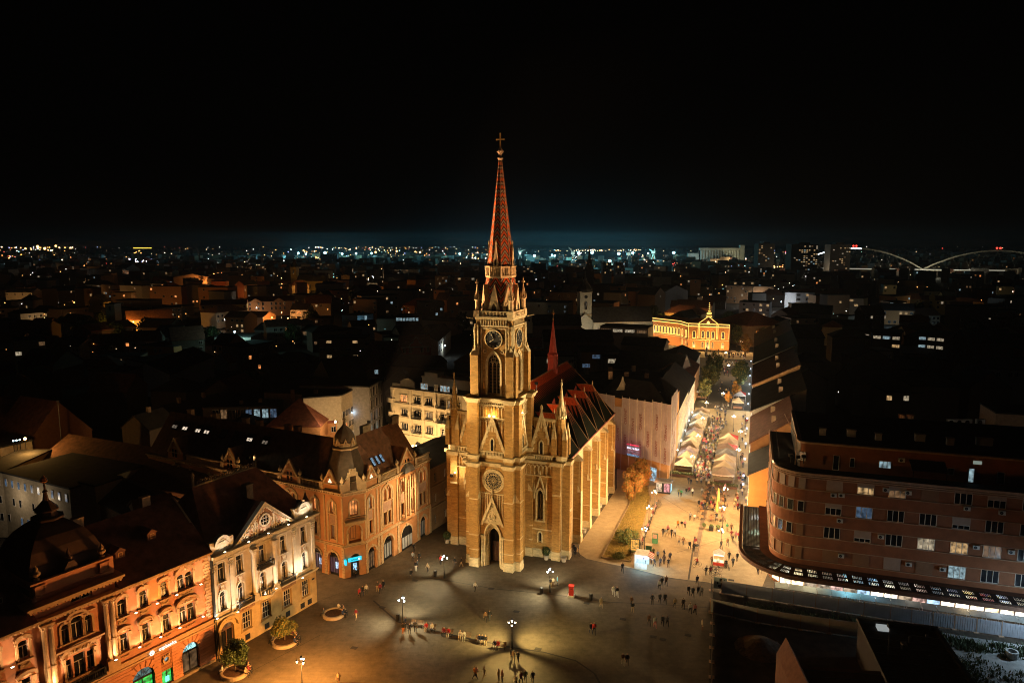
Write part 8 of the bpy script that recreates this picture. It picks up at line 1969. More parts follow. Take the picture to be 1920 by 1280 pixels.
# the long church right of the tower, with its clock tower
LC=Fr(*G(1113,605),-6);a_,b_=G(1113,605),G(1213,603);LC=Fr(a_[0]*.82,a_[1]*.82,math.degrees(math.atan2(b_[1]-a_[1],b_[0]-a_[0])));lc=root('distant_church',LC,'long white church with dark roof and a pale clock tower','church');ww_=math.dist(a_,b_)*.82+4
m=MB();m.box(0,ww_,0,16,0,10);m.box(-9,0,2,14,0,11);m.prism([(-9,11),(-4.5,15),(0,11)],1.5,2.2);m.box(-7.2,-.4,3,9.5,0,27);m.build('wall',M('pale_church',(.42,.40,.33),.9),lc)
m=MB();m.prismx([(-.5,10),(8,18),(16.5,10)],0,ww_+.5);m.lathe([(4.6,27),(4.4,28.5),(3.0,30.5),(1.8,31.5),(1.8,32.5),(1.2,34),(.5,36),(.2,39)],-3.8,6.2,8);m.build('roof',bitumen,lc)
m=MB();m.box(-7.5,-.1,2.7,9.8,26.6,27.2);m.box(-7.5,-.1,2.7,9.8,14,14.5);m.box(0,ww_,-.3,.2,9.5,10);m.build('cornice',WM['cream'],lc)
m=MB();m.prism([(-4.6,17),(-4.6,21),(-3.8,22),(-3.0,21),(-3.0,17)],2.85,2.95);m.build('belfry_window',glass_dark,lc);m=MB();m.prism([(-3.8+1.0*math.cos(t*.5236),24.3+1.0*math.sin(t*.5236))for t in range(12)],2.85,2.95);m.build('clock_face',dial,lc)
for i in range(6):lite_win(lc,(ww_*(i+.5)/6,-.05,4),1.4,3,'.')
light('church_fill_light',None,(*Fr(*LC.o,LC.deg).w(-4,-11)[:2],6),900,(1,.85,.6),radius=.5);light('church_fill_light',None,(*LC.w(25,-14)[:2],6),600,(1,.85,.65),radius=.5)  # added lights with no lamps, to brighten the long church
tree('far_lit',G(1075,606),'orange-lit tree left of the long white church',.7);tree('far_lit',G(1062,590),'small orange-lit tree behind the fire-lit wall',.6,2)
blk((1050,574),(1068,572),12,8,'narrow wall lit fiery orange left of the long white church','yellow','k','u',1)
# cathedral spire far behind
CS=Fr(*G(1105,545),0);cs=root('distant_spire',CS,'tall dark baroque church spire standing against the harbour glow','church');m=MB();m.box(-5,5,0,10,0,22);m.lathe([(r_,22+(z_-30)*.72)for r_,z_ in((6,30),(5.5,33),(4,38),(2.6,41),(3.2,43),(3,46),(1.6,50),(2.1,52),(1.1,56),(1.3,58),(.5,62),(.3,66))],0,5,10);m.build('tower',WM['dark'],cs);m=MB();m.ball((0,5,48.3),.8,8,5);m.box(-.2,.2,4.8,5.2,48.5,51.5);m.box(-1.1,1.1,4.8,5.2,50,50.5);m.build('cross',gold,cs)
# dark roofs left of the street
blk((1003,668),(1076,668),14,12,'pale green-lit flat block behind the red flèche','green','k','flat',front=['  W   .','       '],ww=2,wh=1.6)
light('green_fill_light',None,(*G(1040,700,6)[:2],8),700,(.75,1,.55),radius=.5)  # added green light on the block, no lamp modelled
for p0,p1,h,d,lab,rt,rh,fr_ in(((1090,745),(1235,735),15,14,'dark roof with three pink chimneys behind the scaffolded house','u',5,[]),((1150,690),(1275,700),12,16,'dark roof ridge running toward the street trees','u',5,[]),((1090,660),(1165,660),14,16,'dark block with two tiny bluish windows','flat',0,[' b  ','b   ']),((1130,668),(1175,668),13,12,'dark roof with a lit cream skylight box','flat',0,['W']),((1165,646),(1245,650),11,14,'very dark long roof between long church and palace','u',2.5,[]),((1020,640),(1150,640),12,18,'black roof behind the red flèche with one lamp','u',4,[]),((1125,612),(1215,616),12,14,'dark block with a lit ribbon window below the long church','flat',0,['dWWd']),((1180,708),(1262,712),12,14,'dark roof with a long lit skylight slit','flat',0,[' WW']),((1000,610),(1090,610),11,16,'black gabled roof right beside the tower balcony','u',5,[]),((985,585),(1015,560),11,12,'pale gable end lit dimly right of the tower pinnacle','v',3,[])):
 blk(p0,p1,h,d,lab,'cream'if 'pale gable'in lab else 'dark','k',rt,rh,fr_,ww=5,wh=1.6,chims=3 if 'pink chimneys'in lab else 0)
blk((1145,545),(1215,548),13,14,'ornate cream house with a central arched gable and lit windows','cream','k','u',3,['. . ww . .','. . ww . d'],ww=1.8,wh=2)
blk((1210,540),(1232,540),18,10,'narrow cream tower house beside the ornate cream one','cream','k','flat',front=['. .','. d','d .'])
blk((1245,586),(1315,590),9,14,'yellowish building with a green sign and dark hipped roof','yellow','d','hip',5,['     ..'],ww=2,wh=2)
x,y=G(1278,588,5);o=empty('shop_sign',(*G(1277,590,4)[:2],4),0,'green glowing sign on the yellowish building','sign');m=MB();m.box(-5,5,-.3,.1,0,1.6);m.build('sign_board',EM('green_sign',(.05,.9,.4),1.6),o);light('lamp',o,(0,-3,1),300,(.2,1,.5))
light('yard_fill_light',None,(*G(1300,600,4)[:2],6),900,(1,.9,.5),radius=.4)  # unseen light added before the yellowish building
blk((1246,548),(1290,545),15,14,'tall grey gabled house behind the green sign','grey','k','v',5);blk((1228,553),(1248,550),15,14,'narrow brown gabled house lit orange at its foot','brown','k','v',5,['W'])
blk((1386,566),(1443,568),14,14,'grey apartment block with several lit windows behind the palace','grey','k','flat',0,[' .  . w w',' .w . w .',' .  .  w '],ww=2,wh=1.7)
blk((1411,550),(1437,550),17,10,'blank grey block above the lit apartment block','grey','k','flat')
blk((1345,600),(1400,612),11,24,'large red-brown hipped roof right of the palace','brown','r','hip',6,[' . .  '],ww=1.5,wh=2.2)
blk((1285,598),(1322,590),8,12,'small dark domed roof left of the palace turret','dark','k','hip',4)
# right side, middle distance
blk((1472,548),(1495,549),15,14,'blue-white gable wall of the stepped white flats','white','k','flat');blk((1493,549),(1528,549),15,14,'white flats with lit balconies and two orange windows','white','k','flat',0,['. ww','. . ','w . '],ww=4,wh=1.8)
blk((1530,554),(1572,554),14,14,'brown balconied flats beside the white ones','brown','k','flat',0,['  . ',' d .',' d  ','w w '],ww=3,wh=1.4);blk((1574,558),(1620,560),13,14,'dark flats with a lit top-floor corner','grey','k','flat',0,['WWw  ',' W w '],ww=3,wh=1.6)
light('yard_fill_light',None,(*G(1480,585,5)[:2],7),1200,(.85,.95,1),radius=.5);light('yard_fill_light',None,(*G(1590,590,4)[:2],7),700,(1,.85,.6),radius=.5)  # unseen lights added to brighten the flats
blk((1668,566),(1700,566),14,12,'dark stair tower with bright blue-white and warm windows','dark','k','flat',0,['c  w','c  w','W ow'],ww=2.6,wh=2.4)
vl=blk((1728,562),(1792,564),11,12,'yellow-lit villa with a pointed central gable','yellow','d','u',3,['. . .W. .','. . . .W '],ww=1.6,wh=1.8);w_=vl['_w'];m=MB();m.prism([(w_*.22,11),(w_*.22,13.5),(w_*.31,16.5),(w_*.40,13.5),(w_*.40,11)],-.6,4);m.build('gable',WM['yellow'],vl)
blk((1636,624),(1690,627),16,18,'black office block with three pairs of bright window strips','dark','k','flat',0,['WcW','  w'],ww=5.5,wh=1.4)
blk((1722,626),(1772,630),16,18,'black office block with six bright window strips, further right','dark','k','flat',0,['cWW','cWW'],ww=5.0,wh=1.4)
blk((1582,619),(1632,621),14,14,'black low block with tiny skylight strips','dark','k','flat',0,['W W'],ww=3,wh=.6)
blk((1822,690),(1935,694),12,14,'pale grey long building with a pitched pale roof at the right edge','grey','z','u',3,[' .. . .. .'],ww=1.5)
blk((1660,735),(1740,737),10,12,'dark house with a lit arched window and two small ones','dark','k','flat',0,['w W w'],ww=1.6,wh=1.6)
x,y=G(1702,730,8);o=empty('lit_arch_window',(*G(1702,741,8)[:2],8),0,'glowing fan-shaped attic window in the dark house','window');m=MB();m.prism([(x_,z_)for x_,z_ in arch(1.6,'r',6)],-.5,-.3);m.build('pane',lit_warm,o);m=MB();m.band([(x_,z_)for x_,z_ in arch(1.6,'r',6)],[(x_,z_)for x_,z_ in arch(1.85,'r',6)],-.6,-.2);m.build('frame',wood_white,o)
blk((1868,775),(1990,782),21,9,'pale blank lift-house wall at the right edge behind the curved block',M('pale_brown_wall',(.36,.25,.17),.9),'k','flat')
blk((1590,800),(1745,806),19,6,'low roof house with a red-lit eave behind the curved block','brown','k','flat',0,['. . . . .'])
x,y=G(1600,796,20);o=empty('light_strip',(*G(1592,798,20)[:2],20),math.radians(-4),'long thin red-orange light strip along a roof edge','light strip');m=MB();m.box(0,9.6,-.1,.1,0,.3);m.build('tube',EM('red_strip',(1,.22,.08),.7),o);m=MB();m.box(0,.2,-.15,.15,-1.0,0);m.box(9.4,9.6,-.15,.15,-1.0,0);m.build('bracket',metal_dark,o);light('lamp',o,(4.8,-.8,.2),20,(1,.25,.08))
for i,px in enumerate((1782,1797,1812,1836)):
 x,y=G(px,788,20);a=ac(None,x,y,19.2);a.scale=(1.9,1.9,1.9);tag(a,'large air-conditioning unit on the roof behind the curved block, %s from the left'%['first','second','third','fourth'][i],'air conditioner','air conditioners in a row on the roof')
 a.name='rooftop_air_conditioner'
m=MB();
for dx in(0,1.6):m.lathe([(.45,0),(.7,2.2)],dx,0,10)
tag(m.build('roof_vents',M('warm_vent',(.4,.22,.1),.8),None,(*G(1690,800,19)[:2],19.3)),'pair of flared round vent cowls on the roof','vent')
for i in range(12):
 p=(1470+(i%4)*110+R.uniform(-25,25),640+(i//4)*42+R.uniform(-10,10));blk(p,(p[0]+R.uniform(50,90),p[1]+R.uniform(-2,4)),R.uniform(10,14),R.uniform(10,16),['unlit roof in the dark blocks behind the right terraces','black hipped house in the dark quarter at right','dark gabled house in the unlit quarter at right'][i%3],'dark','k',['u','hip','v'][i%3],R.uniform(3,5),group='unlit houses in the dark quarter at right')
for i in range(16):
 p=(30+(i%8)*118+R.uniform(-25,25),690+(i//8)*40+R.uniform(-12,12))
 if 225<p[0]<400 and p[1]<720:continue
 blk(p,(p[0]+R.uniform(50,80),p[1]+R.uniform(-4,4)),R.uniform(8,11),R.uniform(10,16),['unlit pitched roof in the dark quarter left of the church','black hipped roof in the dark quarter left of the church','dark gable end in the unlit quarter left of the church'][i%3],'dark','kd'[i%2],['u','hip','v'][i%3],R.uniform(3,5),group='unlit houses left of the church')
 # left: more particular houses
blk((150,503),(210,505),20,14,'brown block with a lit edge in the far left street','brown','k','flat',0,['. . . .w','. . . .w','. . . .o'],ww=3);blk((145,478),(190,478),24,14,'wide pale office block far off at left','white','k','flat',0,['........'],ww=4,wh=1.5)
blk((236,504),(262,503),18,20,'pale gabled hall with two lit windows far left','grey','k','v',6,[' . ',' w ']);blk((49,524),(110,522),12,26,'long pale blue-grey shed wall lit from the side','blue','k','flat');blk((155,533),(195,535),11,12,'white villa with lit bay windows far left','white','k','hip',5,['w . Ww'],ww=3,wh=1.8)
blk((10,548),(60,548),13,14,'house front with pale pillars at the left edge','cream','k','u',3,['. . . .']);blk((105,545),(145,543),11,12,'long low orange-brown house with two lit windows','brown','k','u',4,['   ww']);blk((165,566),(194,566),12,10,'small curly gabled villa lit orange','yellow','k','v',5,['. .']);blk((197,570),(214,570),20,7,'square pale tower with one dark belfry opening','cream','k','flat',0,[' . ','   '],ww=2.2,wh=4)
blk((286,578),(340,576),12,14,'brown apartment house right of the glowing orange trees','brown','k','flat',0,['. . ..','. . ..','b  w .'],ww=1.6);blk((402,632),(470,632),9,14,'roof terrace with a cluster of cyan lights','grey','k','flat')
o=far_lamp(440,623,12,1500,(.45,.95,.85),'cyan-white lamps on the roof terrace at left',blue_lamp,.4)
blk((325,520),(395,520),14,12,'two gabled houses lit orange on one side','brown','k','v',4,[' w  w']);blk((600,476),(632,476),26,14,'pale hotel block standing in the harbour haze','white','k','flat',0,['.......','.......'],ww=4)
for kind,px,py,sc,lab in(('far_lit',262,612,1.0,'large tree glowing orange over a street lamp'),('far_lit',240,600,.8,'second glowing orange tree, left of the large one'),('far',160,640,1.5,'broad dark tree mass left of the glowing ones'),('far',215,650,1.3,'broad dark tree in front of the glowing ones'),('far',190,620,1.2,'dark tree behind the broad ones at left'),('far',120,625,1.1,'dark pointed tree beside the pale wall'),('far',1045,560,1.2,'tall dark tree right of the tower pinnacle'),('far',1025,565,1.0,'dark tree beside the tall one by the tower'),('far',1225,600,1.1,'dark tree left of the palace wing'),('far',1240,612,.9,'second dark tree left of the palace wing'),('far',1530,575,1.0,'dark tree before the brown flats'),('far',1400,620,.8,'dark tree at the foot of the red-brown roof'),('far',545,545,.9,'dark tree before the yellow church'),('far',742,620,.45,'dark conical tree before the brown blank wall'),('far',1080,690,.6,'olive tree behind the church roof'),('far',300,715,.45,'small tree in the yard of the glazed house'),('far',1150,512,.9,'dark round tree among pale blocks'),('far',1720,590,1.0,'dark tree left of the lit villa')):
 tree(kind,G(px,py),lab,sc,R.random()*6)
 # pale blocks by the harbour
for p0,p1,h,lab,fr_,wl in(((1130,493),(1147,493),30,'left pale high block near the harbour lamps',['. w .',' . . ','. . w',' w . '],'white'),((1154,492),(1172,492),32,'right pale high block near the harbour lamps',['. . c',' w . ','. . .',' . w '],'white'),((1066,494),(1098,494),22,'long pale block left of the dark spire',[' w . c .','. . w . '],'cream'),((1175,513),(1220,513),16,'low grey block right of the pale high ones',['. d . . w'],'grey'),((560,500),(600,500),16,'dim block right of the yellow church',['d . . d'],'brown'),((740,505),(785,505),18,'curved pale hall in the middle distance',[' . d . '],'grey'),((1376,528),(1440,528),14,'long dim block with scattered lit windows',['w. w .w . ww','. d .  w . .'],'grey'),((960,502),(1000,502),18,'dim block right of the spire with three lit windows',['w . w ',' . d w'],'grey'),((845,520),(890,520),16,'dim block left of the spire with bright windows',['. w . W','w . . .'],'brown')):
 blk(p0,p1,h,14,lab,wl,'k','flat',0,fr_,ww=3,wh=2)
 # towers
for px,w,topy,by,seed,lab,fill in((1420,30,457,510,1,'leftmost dark tower block, lit windows down its left edge',.42),(1481,50,458,515,2,'middle dark tower block, the widest, with most lit windows',.5),(1554,38,458,512,3,'rightmost dark tower block beside the bridge',.35)):
 x,y=G(px,by+6);x2,_=G(px+w,by+6);H=ZAT(px,topy,x,y);o=root('tower_block',Fr(x,y,0),lab,'tower block','tower blocks by the bridge');W_=x2-x;m=MB();m.box(0,W_,0,22,0,H);m.box(W_*.3,W_*.7,2,16,H,H+3);m.build('wall',WM['dark'],o)
 rr=random.Random(seed);nf=int(H/3);nc=int(W_/3.6)
 for f in range(1,nf):
  for c in range(nc):
   if rr.random()<fill*(.85 if(c<nc*.35)==(seed==1)or seed==2 and c>nc*.3 or seed==3 and c>nc*.5 else .25):lite_win(o,((c+.5)*W_/nc,-.05,f*3),2.6,1.9,rr.choice('wwWWwcd'),fr=False)
   # bridge with tied arches
xb0,yb0=G(1480,502,12);xb1,yb1=G(1975,508,12)
bd=Vector((xb1-xb0,yb1-yb0));L=bd.length;BG=empty('arch_bridge',(xb0,yb0,0),math.atan2(bd.y,bd.x),'long river bridge with two glowing steel arches','bridge');sc_=L/495
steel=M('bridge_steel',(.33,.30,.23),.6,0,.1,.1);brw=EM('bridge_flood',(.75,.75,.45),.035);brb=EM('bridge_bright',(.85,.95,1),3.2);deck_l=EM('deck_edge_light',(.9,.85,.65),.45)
m=MB();m.box(0,L,-6,6,10,12.5);m.build('deck',steel,BG);m=MB();m.box(0,L,-6.3,-6.1,11.4,12.6);m.build('deck_light_strip',deck_l,BG)
for xa,xb,ht in((1478,1744,44),(1744,2010,40)):
 s0,s1=(xa-1480)*sc_,(xb-1480)*sc_;n=40;pp=[(s0+(s1-s0)*i/n,12+ht*sc_*1.0*(1-(2*i/n-1)**2))for i in range(n+1)]
 m=MB()
 for i,((a,z),(b,q))in enumerate(zip(pp,pp[1:])):m.hexa([(a,-5,z-1),(b,-5,q-1),(b,-1,q-1),(a,-1,z-1)],[(a,-5,z+1),(b,-5,q+1),(b,-1,q+1),(a,-1,z+1)],0)
 m.build('arch_rib',steel,BG)
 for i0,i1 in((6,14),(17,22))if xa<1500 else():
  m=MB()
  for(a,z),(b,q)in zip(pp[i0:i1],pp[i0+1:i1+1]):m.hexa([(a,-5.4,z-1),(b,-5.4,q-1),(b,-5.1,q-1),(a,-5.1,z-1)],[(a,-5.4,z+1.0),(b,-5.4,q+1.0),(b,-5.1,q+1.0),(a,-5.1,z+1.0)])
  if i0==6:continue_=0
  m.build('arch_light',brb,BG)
 m=MB()
 for i in range(2,38,3):
  a,z=pp[i]
  for e in(-1,1):
   if 0<=i+2*e<=40:m.tube((a,-3,z),(pp[i+2*e][0],-3,12.5),.1,n=4)
 m.build('hanger',steel,BG)
 for i in(2,38):
  a,z=pp[i];light('arch_floodlight',BG,(a,-30,8),4500,(1,.95,.7),radius=3)
 light('arch_floodlight',BG,(pp[10][0],-40,12),2500,(1,.95,.7),radius=3);light('arch_floodlight',BG,(pp[30][0],-40,12),4000,(1,.95,.7),radius=3)
 for k in(-1,1):m=MB();m.ball((pp[20][0]+k*3*sc_,-5,pp[20][1]+4),1.6,6,4);m.build('warning_light',EM('red_beacon',(1,.05,.03),3),BG)
 # silos and port
sx,sy=G(1312,492);SI=empty('grain_silo',(sx,sy,0),0,'long row of tall pale grain silos by the port','silo');w_=G(1386,492)[0]-sx;Hs=ZAT(1340,469,sx,sy);sil=M('silo_concrete',(.42,.40,.33),.9,0,.15,.05)
for i in range(14):m=MB();m.lathe([(w_/28,0),(w_/28,Hs)],w_*(i+.5)/14,0,12);m.build('silo_cell',sil,SI)
m=MB();m.box(-2,w_+2,-3,8,Hs,Hs+6);m.box(w_,w_+12,-4,8,0,Hs+14);m.box(-34,-3,0,10,0,Hs*.75);m.build('head_house',sil,SI)
light('silo_floodlight',SI,(w_*.7,-50,8),14000,(1,.95,.6),radius=4);light('silo_floodlight',SI,(w_*.2,-60,8),7000,(1,.9,.6),radius=4);light('silo_floodlight',SI,(-25,-40,8),9000,(.5,.85,1),radius=4)
def crane(px,py,toppx,toppy,label,lit=True):
 x,y=G(px,py);z=ZAT(toppx,toppy,x,y);d=y*cP;tx=(toppx-960)/FPX*(y*cP-(z-CAM_H)*sP)
 o=empty('harbour_crane',(x,y,0),0,label,'crane','harbour cranes');m=MB()
 for a in(-6,6):m.tube((a,0,0),(0,0,22),1.2,n=4)
 m.box(-5,5,-4,4,20,28);m.build('portal',steel,o);m=MB();m.tube((0,0,26),(tx-x,0,z),1.6,.8,5);m.tube((0,0,26),(-(tx-x)*.3,0,34),1.2,.8,5);m.build('jib',steel,o)
 light('crane_floodlight',o,(0,-30,20),16000,(.6,.95,1),radius=3)
crane(1074,490,1066,463,'harbour crane with a raised jib, left one');crane(1225,487,1217,467,'harbour crane with a long pale jib leaning left, right one');crane(1178,492,1172,472,'small harbour crane between the two big ones');crane(975,486,985,468,'harbour crane just right of the spire')
# floodlit port ground: tall light masts with cold lamps
for i,(px,py)in enumerate(((642,489),(668,488),(697,487),(862,489),(1002,495),(975,478),(1035,492),(1084,482),(1086,484),(1040,494),(1143,510),(1186,477),(1215,484),(1263,475),(560,487),(574,489),(940,490),(1110,487),(1160,490),(610,488))):
 x,y=G(px,py,0)if py>486 else(G(px,487,0)[0]*1.0,G(px,487,0)[1]);z=26 if py>486 else ZAT(px,py,x,y);o=empty('light_mast',(x,y,0),0,'tall port light mast with a cold blue-white lamp','light mast','light masts in the port')
 inst(_wc['fl'],'post',o,scale=(8,8,18));m=MB();s_=2.6*(y/1500)*R.uniform(.6,1.25);m.ball((0,0,18+s_),s_,8,6);m.build('lamp_glass',EM('port_lamp',(.5,.93,1),6),o);light('lamp',o,(0,-6,24),60000,(.2,.8,1),radius=4)
for i,(px,py)in enumerate(((705,474),(744,471),(779,474),(788,475),(73,462),(107,461),(50,466),(86,466),(570,470))):
 x,y=G(px,490,0)[0],G(px,490,0)[1];k=1.6;x,y=x*k,y*k;z=max(10,ZAT(px,py,x,y));o=empty('light_mast',(x,y,0),0,'distant light mast with a big orange lamp near the horizon','light mast','orange light masts near the horizon')
 inst(_wc['fl'],'post',o,scale=(8,8,z));m=MB();s_=2.2*(y/1500)*R.uniform(.7,1.2);m.ball((0,0,z),s_,8,6);m.build('lamp_glass',EM('orange_mast_lamp',(1,.5,.15),8),o)
 # ---------------- ordinary houses filling the city
taken=[]
def used(px0,py0,px1,py1):taken.append((px0,py0,px1,py1))
rr=random.Random(77);cnt=0;wins_total=0
wall_names=[('brown','brown'),('grey','grey'),('cream','cream'),('dark','dark'),('dark','sooty'),('orange','ochre')]
house_col=COL
box_cache={}
def keepout(x,y):
 px,py=PX(x,y,6)
 if y<235:return True
 u,v=STF.l(x,y)
 if-44<u<30 and v<275:return True
 if y<300 and px>1380:return False
 return False
placed=[]
def hpx(x,y):return PX(x,y,8)
anchors=[(555,500,'the yellow church'),(265,590,'the glowing orange trees'),(510,580,'the orange mansion'),(775,655,'the red baroque house'),(1105,545,'the pale clock tower'),(1330,600,'the palace'),(1430,480,'the tower blocks'),(1650,490,'the bridge'),(1680,630,'the lit office strips'),(1760,565,'the yellow-lit villa'),(1150,500,'the pale harbour blocks'),(940,480,'the church spire'),(700,490,'the cyan harbour glow'),(60,530,'the long pale shed'),(440,625,'the cyan roof terrace'),(1500,560,'the white flats'),(640,655,'the flat brown block'),(1350,480,'the silos'),(60,660,'the block with two white windows'),(320,680,'the glazed white house')]
def place_phrase(px,py):
 a=min(anchors,key=lambda t:(t[0]-px)**2+9*(t[1]-py)**2);dx,dy=px-a[0],py-a[1]
 if abs(dx)>2.2*abs(dy):return('right of 'if dx>0 else 'left of ')+a[2]
 return('below 'if dy>0 else 'behind ')+a[2]
grid=[]
for ring in range(46):
 y=240*(1.052**ring)
 n=int(6+10*(y/240)**.5)
 for i in range(n):
  x=(-.76+1.52*(i+rr.random())/n)*y;grid.append((x,y*rr.uniform(.97,1.03)))
grid.sort(key=lambda p:p[1])
hm={}
def body(w,d,h,rt,rh):
 k=(w,d,h,rt,rh)
 if k in hm:return hm[k]
 m=MB();m.box(0,w,0,d,0,h,jit=0);r_=MB();o=.4
 if rt=='u':
  m.prismx([(0,h),(d/2,h+rh),(d,h)],0,w);q=rh/(d/2)
  r_.face([(-o,-o,h-o*q+.1),(w+o,-o,h-o*q+.1),(w+o,d/2,h+rh+.1),(-o,d/2,h+rh+.1)]);r_.face([(-o,d/2,h+rh+.1),(w+o,d/2,h+rh+.1),(w+o,d+o,h-o*q+.1),(-o,d+o,h-o*q+.1)]);r_.box(-o,w+o,-o,-o+.15,h-.3-o*q,h+.1-o*q)
 elif rt=='hip':r_.hexa([(-o,-o,h+.02),(w+o,-o,h+.02),(w+o,d+o,h+.02),(-o,d+o,h+.02)],[(w*.3,d*.48,h+rh),(w*.7,d*.48,h+rh),(w*.7,d*.52,h+rh),(w*.3,d*.52,h+rh)])
 else:r_.box(-.2,w+.2,-.2,d+.2,h,h+.4)
 hm[k]=(m,r_);return hm[k]
mc={}
farm=MB();far_mats=[WM['brown'],WM['grey'],WM['cream'],WM['dark'],bitumen,roof_dark,lit_warm,lit_white,lit_cool,lit_orange];nfar=0
specials=[((x*1.0),y)for x,y in[(YC_.o[0]-15,YC_.o[1]),(LC.o[0]+15,LC.o[1]+5),(CS.o[0],CS.o[1])]]+[(o.location.x+8,o.location.y+6)for o in bpy.data.objects if o.name.startswith('building')and o.parent is None]
for(x,y)in grid:
 if keepout(x,y):continue
 if any((x-a)**2+(y-b)**2<24**2 for a,b in specials):continue
 fl_=rr.choice([2,2,3,3,4,5,6]if y>420 else[1,2,2,3]);w=rr.choice([10,14,18,26]);d=rr.choice([10,12,14]);h=fl_*3.0+1;rt=rr.choice(['u','u','hip','flat'])if fl_<5 else 'flat';rh=rr.choice([3,4,5]);ang=math.radians(rr.choice([-19,-12,5,62,30,-30])+rr.uniform(-5,5))
 wn,wl=rr.choice(wall_names);px,py=hpx(x,y);lit=[rr.random()<(.07 if y>420 else .035)for _ in range(fl_*int(w/3))]
 if px>1450 and py>600:lit=[False]*len(lit)
 nl=sum(lit)
 if cnt<300:
  bm_,rm_=body(w,d,h,rt,rh);roofm=rr.choice([bitumen,roof_dark,roof_brown])if rt!='flat'else bitumen
  kb=(w,d,h,rt,rh,wn);kr=(w,d,h,rt,rh,roofm.name)
  if kb not in mc:mc[kb]=bm_.mesh('house',WM[wn])
  if kr not in mc:mc[kr]=rm_.mesh('roof',roofm)
  o=inst(mc[kb],'distant_house',None,(x,y,0),ang);inst(mc[kr],'roof',o)
  tag(o,'%s %s %s house%s, %s'%(wl,{1:'one-storey',2:'two-storey',3:'three-storey',4:'four-storey',5:'five-storey',6:'six-storey'}[fl_],{'u':'gabled','hip':'hip-roofed','flat':'flat-roofed'}[rt],''if nl==0 else(' with one lit window'if nl==1 else ' with %s lit windows'%['','','two','three','four','five','six','seven','eight','nine','ten'][min(nl,10)]),place_phrase(px,py)),'house','ordinary houses across the city');cnt+=1
  nc=int(w/3)
  for i,l in enumerate(lit):
   if l or rr.random()<(.4 if y<520 else .12):lite_win(o,((i%nc+.5)*w/nc,-.05,(i//nc)*3+1),1.6,1.7,rr.choice('wwWcod')if l else '.')
 else:
  bm_,rm_=body(w,d,h,rt,rh);T=Matrix.Translation((x,y,0))@Matrix.Rotation(ang,4,'Z');farm.T=T
  i0=farm.pts(bm_.v);[farm.fi(i0,f,wall_i)for wall_i in[['brown','grey','cream','dark'].index(wn)if wn!='orange'else 0]for f in bm_.f]
  i0=farm.pts(rm_.v);[farm.fi(i0,f,4 if rt=='flat'else 5)for f in rm_.f]
  nc=int(w/3)
  for i,l in enumerate(lit):
   if l:a=(i%nc+.5)*w/nc;z=(i//nc)*3+1;farm.box(a-.9,a+.9,-.12,-.02,z,z+1.8,rr.choice([6,6,7,8,9]))
  nfar+=1
farm.T=None
# more rows of roofs out to the horizon
for i in range(2600):
 t=rr.random();y=900*(1+t*5.5);x=rr.uniform(-.76,.76)*y;s=rr.uniform(10,30);h=rr.uniform(6,18)
 if-0.02<x/y<.22 and 1500<y<4200:continue
 farm.T=Matrix.Translation((x,y,0))@Matrix.Rotation(rr.uniform(-.5,.5),4,'Z');farm.box(0,s,0,s*.6,0,h,rr.choice([0,1,3,3]))
farm.T=None
tag(farm.build('far_rooftops',far_mats),'mass of dark rooftops thinning out to the horizon, specks of lit windows','rooftops',kind='stuff')
# trees of the city
ct=random.Random(5);n_t=0
while n_t<90:
 y=240+900*ct.random()**1.3;x=ct.uniform(-.75,.75)*y
 if keepout(x,y)or any((x-a)**2+(y-b)**2<9**2 for a,b in specials):continue
 px,py=hpx(x,y);tree('far',(x,y),'dark city tree %s'%place_phrase(px,py),ct.uniform(.7,1.3),ct.random()*6,group='dark trees scattered through the city');n_t+=1
 # specks of light: uncountable lamps and windows to the horizon
lm=MB();lcol=[('warm_speck',(1,.7,.35),5),('orange_speck',(1,.42,.1),6),('white_speck',(1,.95,.9),6),('cyan_speck',(.4,.9,1),6),('red_speck',(1,.08,.06),5),('blue_speck',(.3,.4,1),6)]
lr=random.Random(31)
def speck(px,py,y,r,c):
 """a lamp at distance y seen in direction px,py"""
 d=ray(px,py);t=y/d[1];x,z=d[0]*t,CAM_H+d[2]*t
 if z<1:
  z=lr.uniform(4,9);x,y2=G(px,py,z)
  if y2>9000:return
  x,y=x,y2
 lm.ball((x,y,z),r*y/FPX,5,3,c)
def field(n,x0,x1,y0,y1,cw,rs=(.3,.8),pw=1.0):
 for _ in range(n):
  py=y0+(y1-y0)*lr.random()**pw;speck(lr.uniform(x0,x1),py,9000,lr.uniform(*rs),lr.choices(range(6),cw)[0])
field(230,0,560,462,500,(5,5,4,1,2,1));field(120,0,560,500,560,(5,3,4,.6,.3,.3),(.35,.8));field(60,0,560,560,660,(4,3,3,.5,0,.2),(.4,.8))
field(170,560,920,463,482,(4,4,3,3,1,1));field(110,620,920,482,560,(5,2,4,1.5,.5,.2));field(40,600,900,560,660,(4,2,3,1,0,0))
field(110,960,1420,466,500,(5,3,4,3,1,1),(.25,.65));field(150,980,1440,500,570,(6,2,4,2,.2,.2),(.35,.8));field(120,1420,1920,462,520,(3,2,4,1,.7,.3),(.3,.65));field(110,1430,1920,520,600,(4,1.5,3,1.4,.2,.2),(.3,.7));field(16,1430,1920,600,740,(3,1,3,1,0,0),(.4,.8))
field(90,1040,1200,467.5,470.5,(7,3,4,.5,0,0),(.4,.9));field(60,0,140,463,470,(5,8,3,0,2,2),(.6,1.5));field(44,0,140,475,484,(2,8,1,0,3,0),(.5,1.0));field(40,225,292,485,493,(1,0,6,1,.6,2),(.6,1.3));field(30,150,240,480,492,(3,4,2,1,3,1),(.6,1.1));field(30,60,140,487,494,(3,2,4,1,3,2),(.5,1.2))
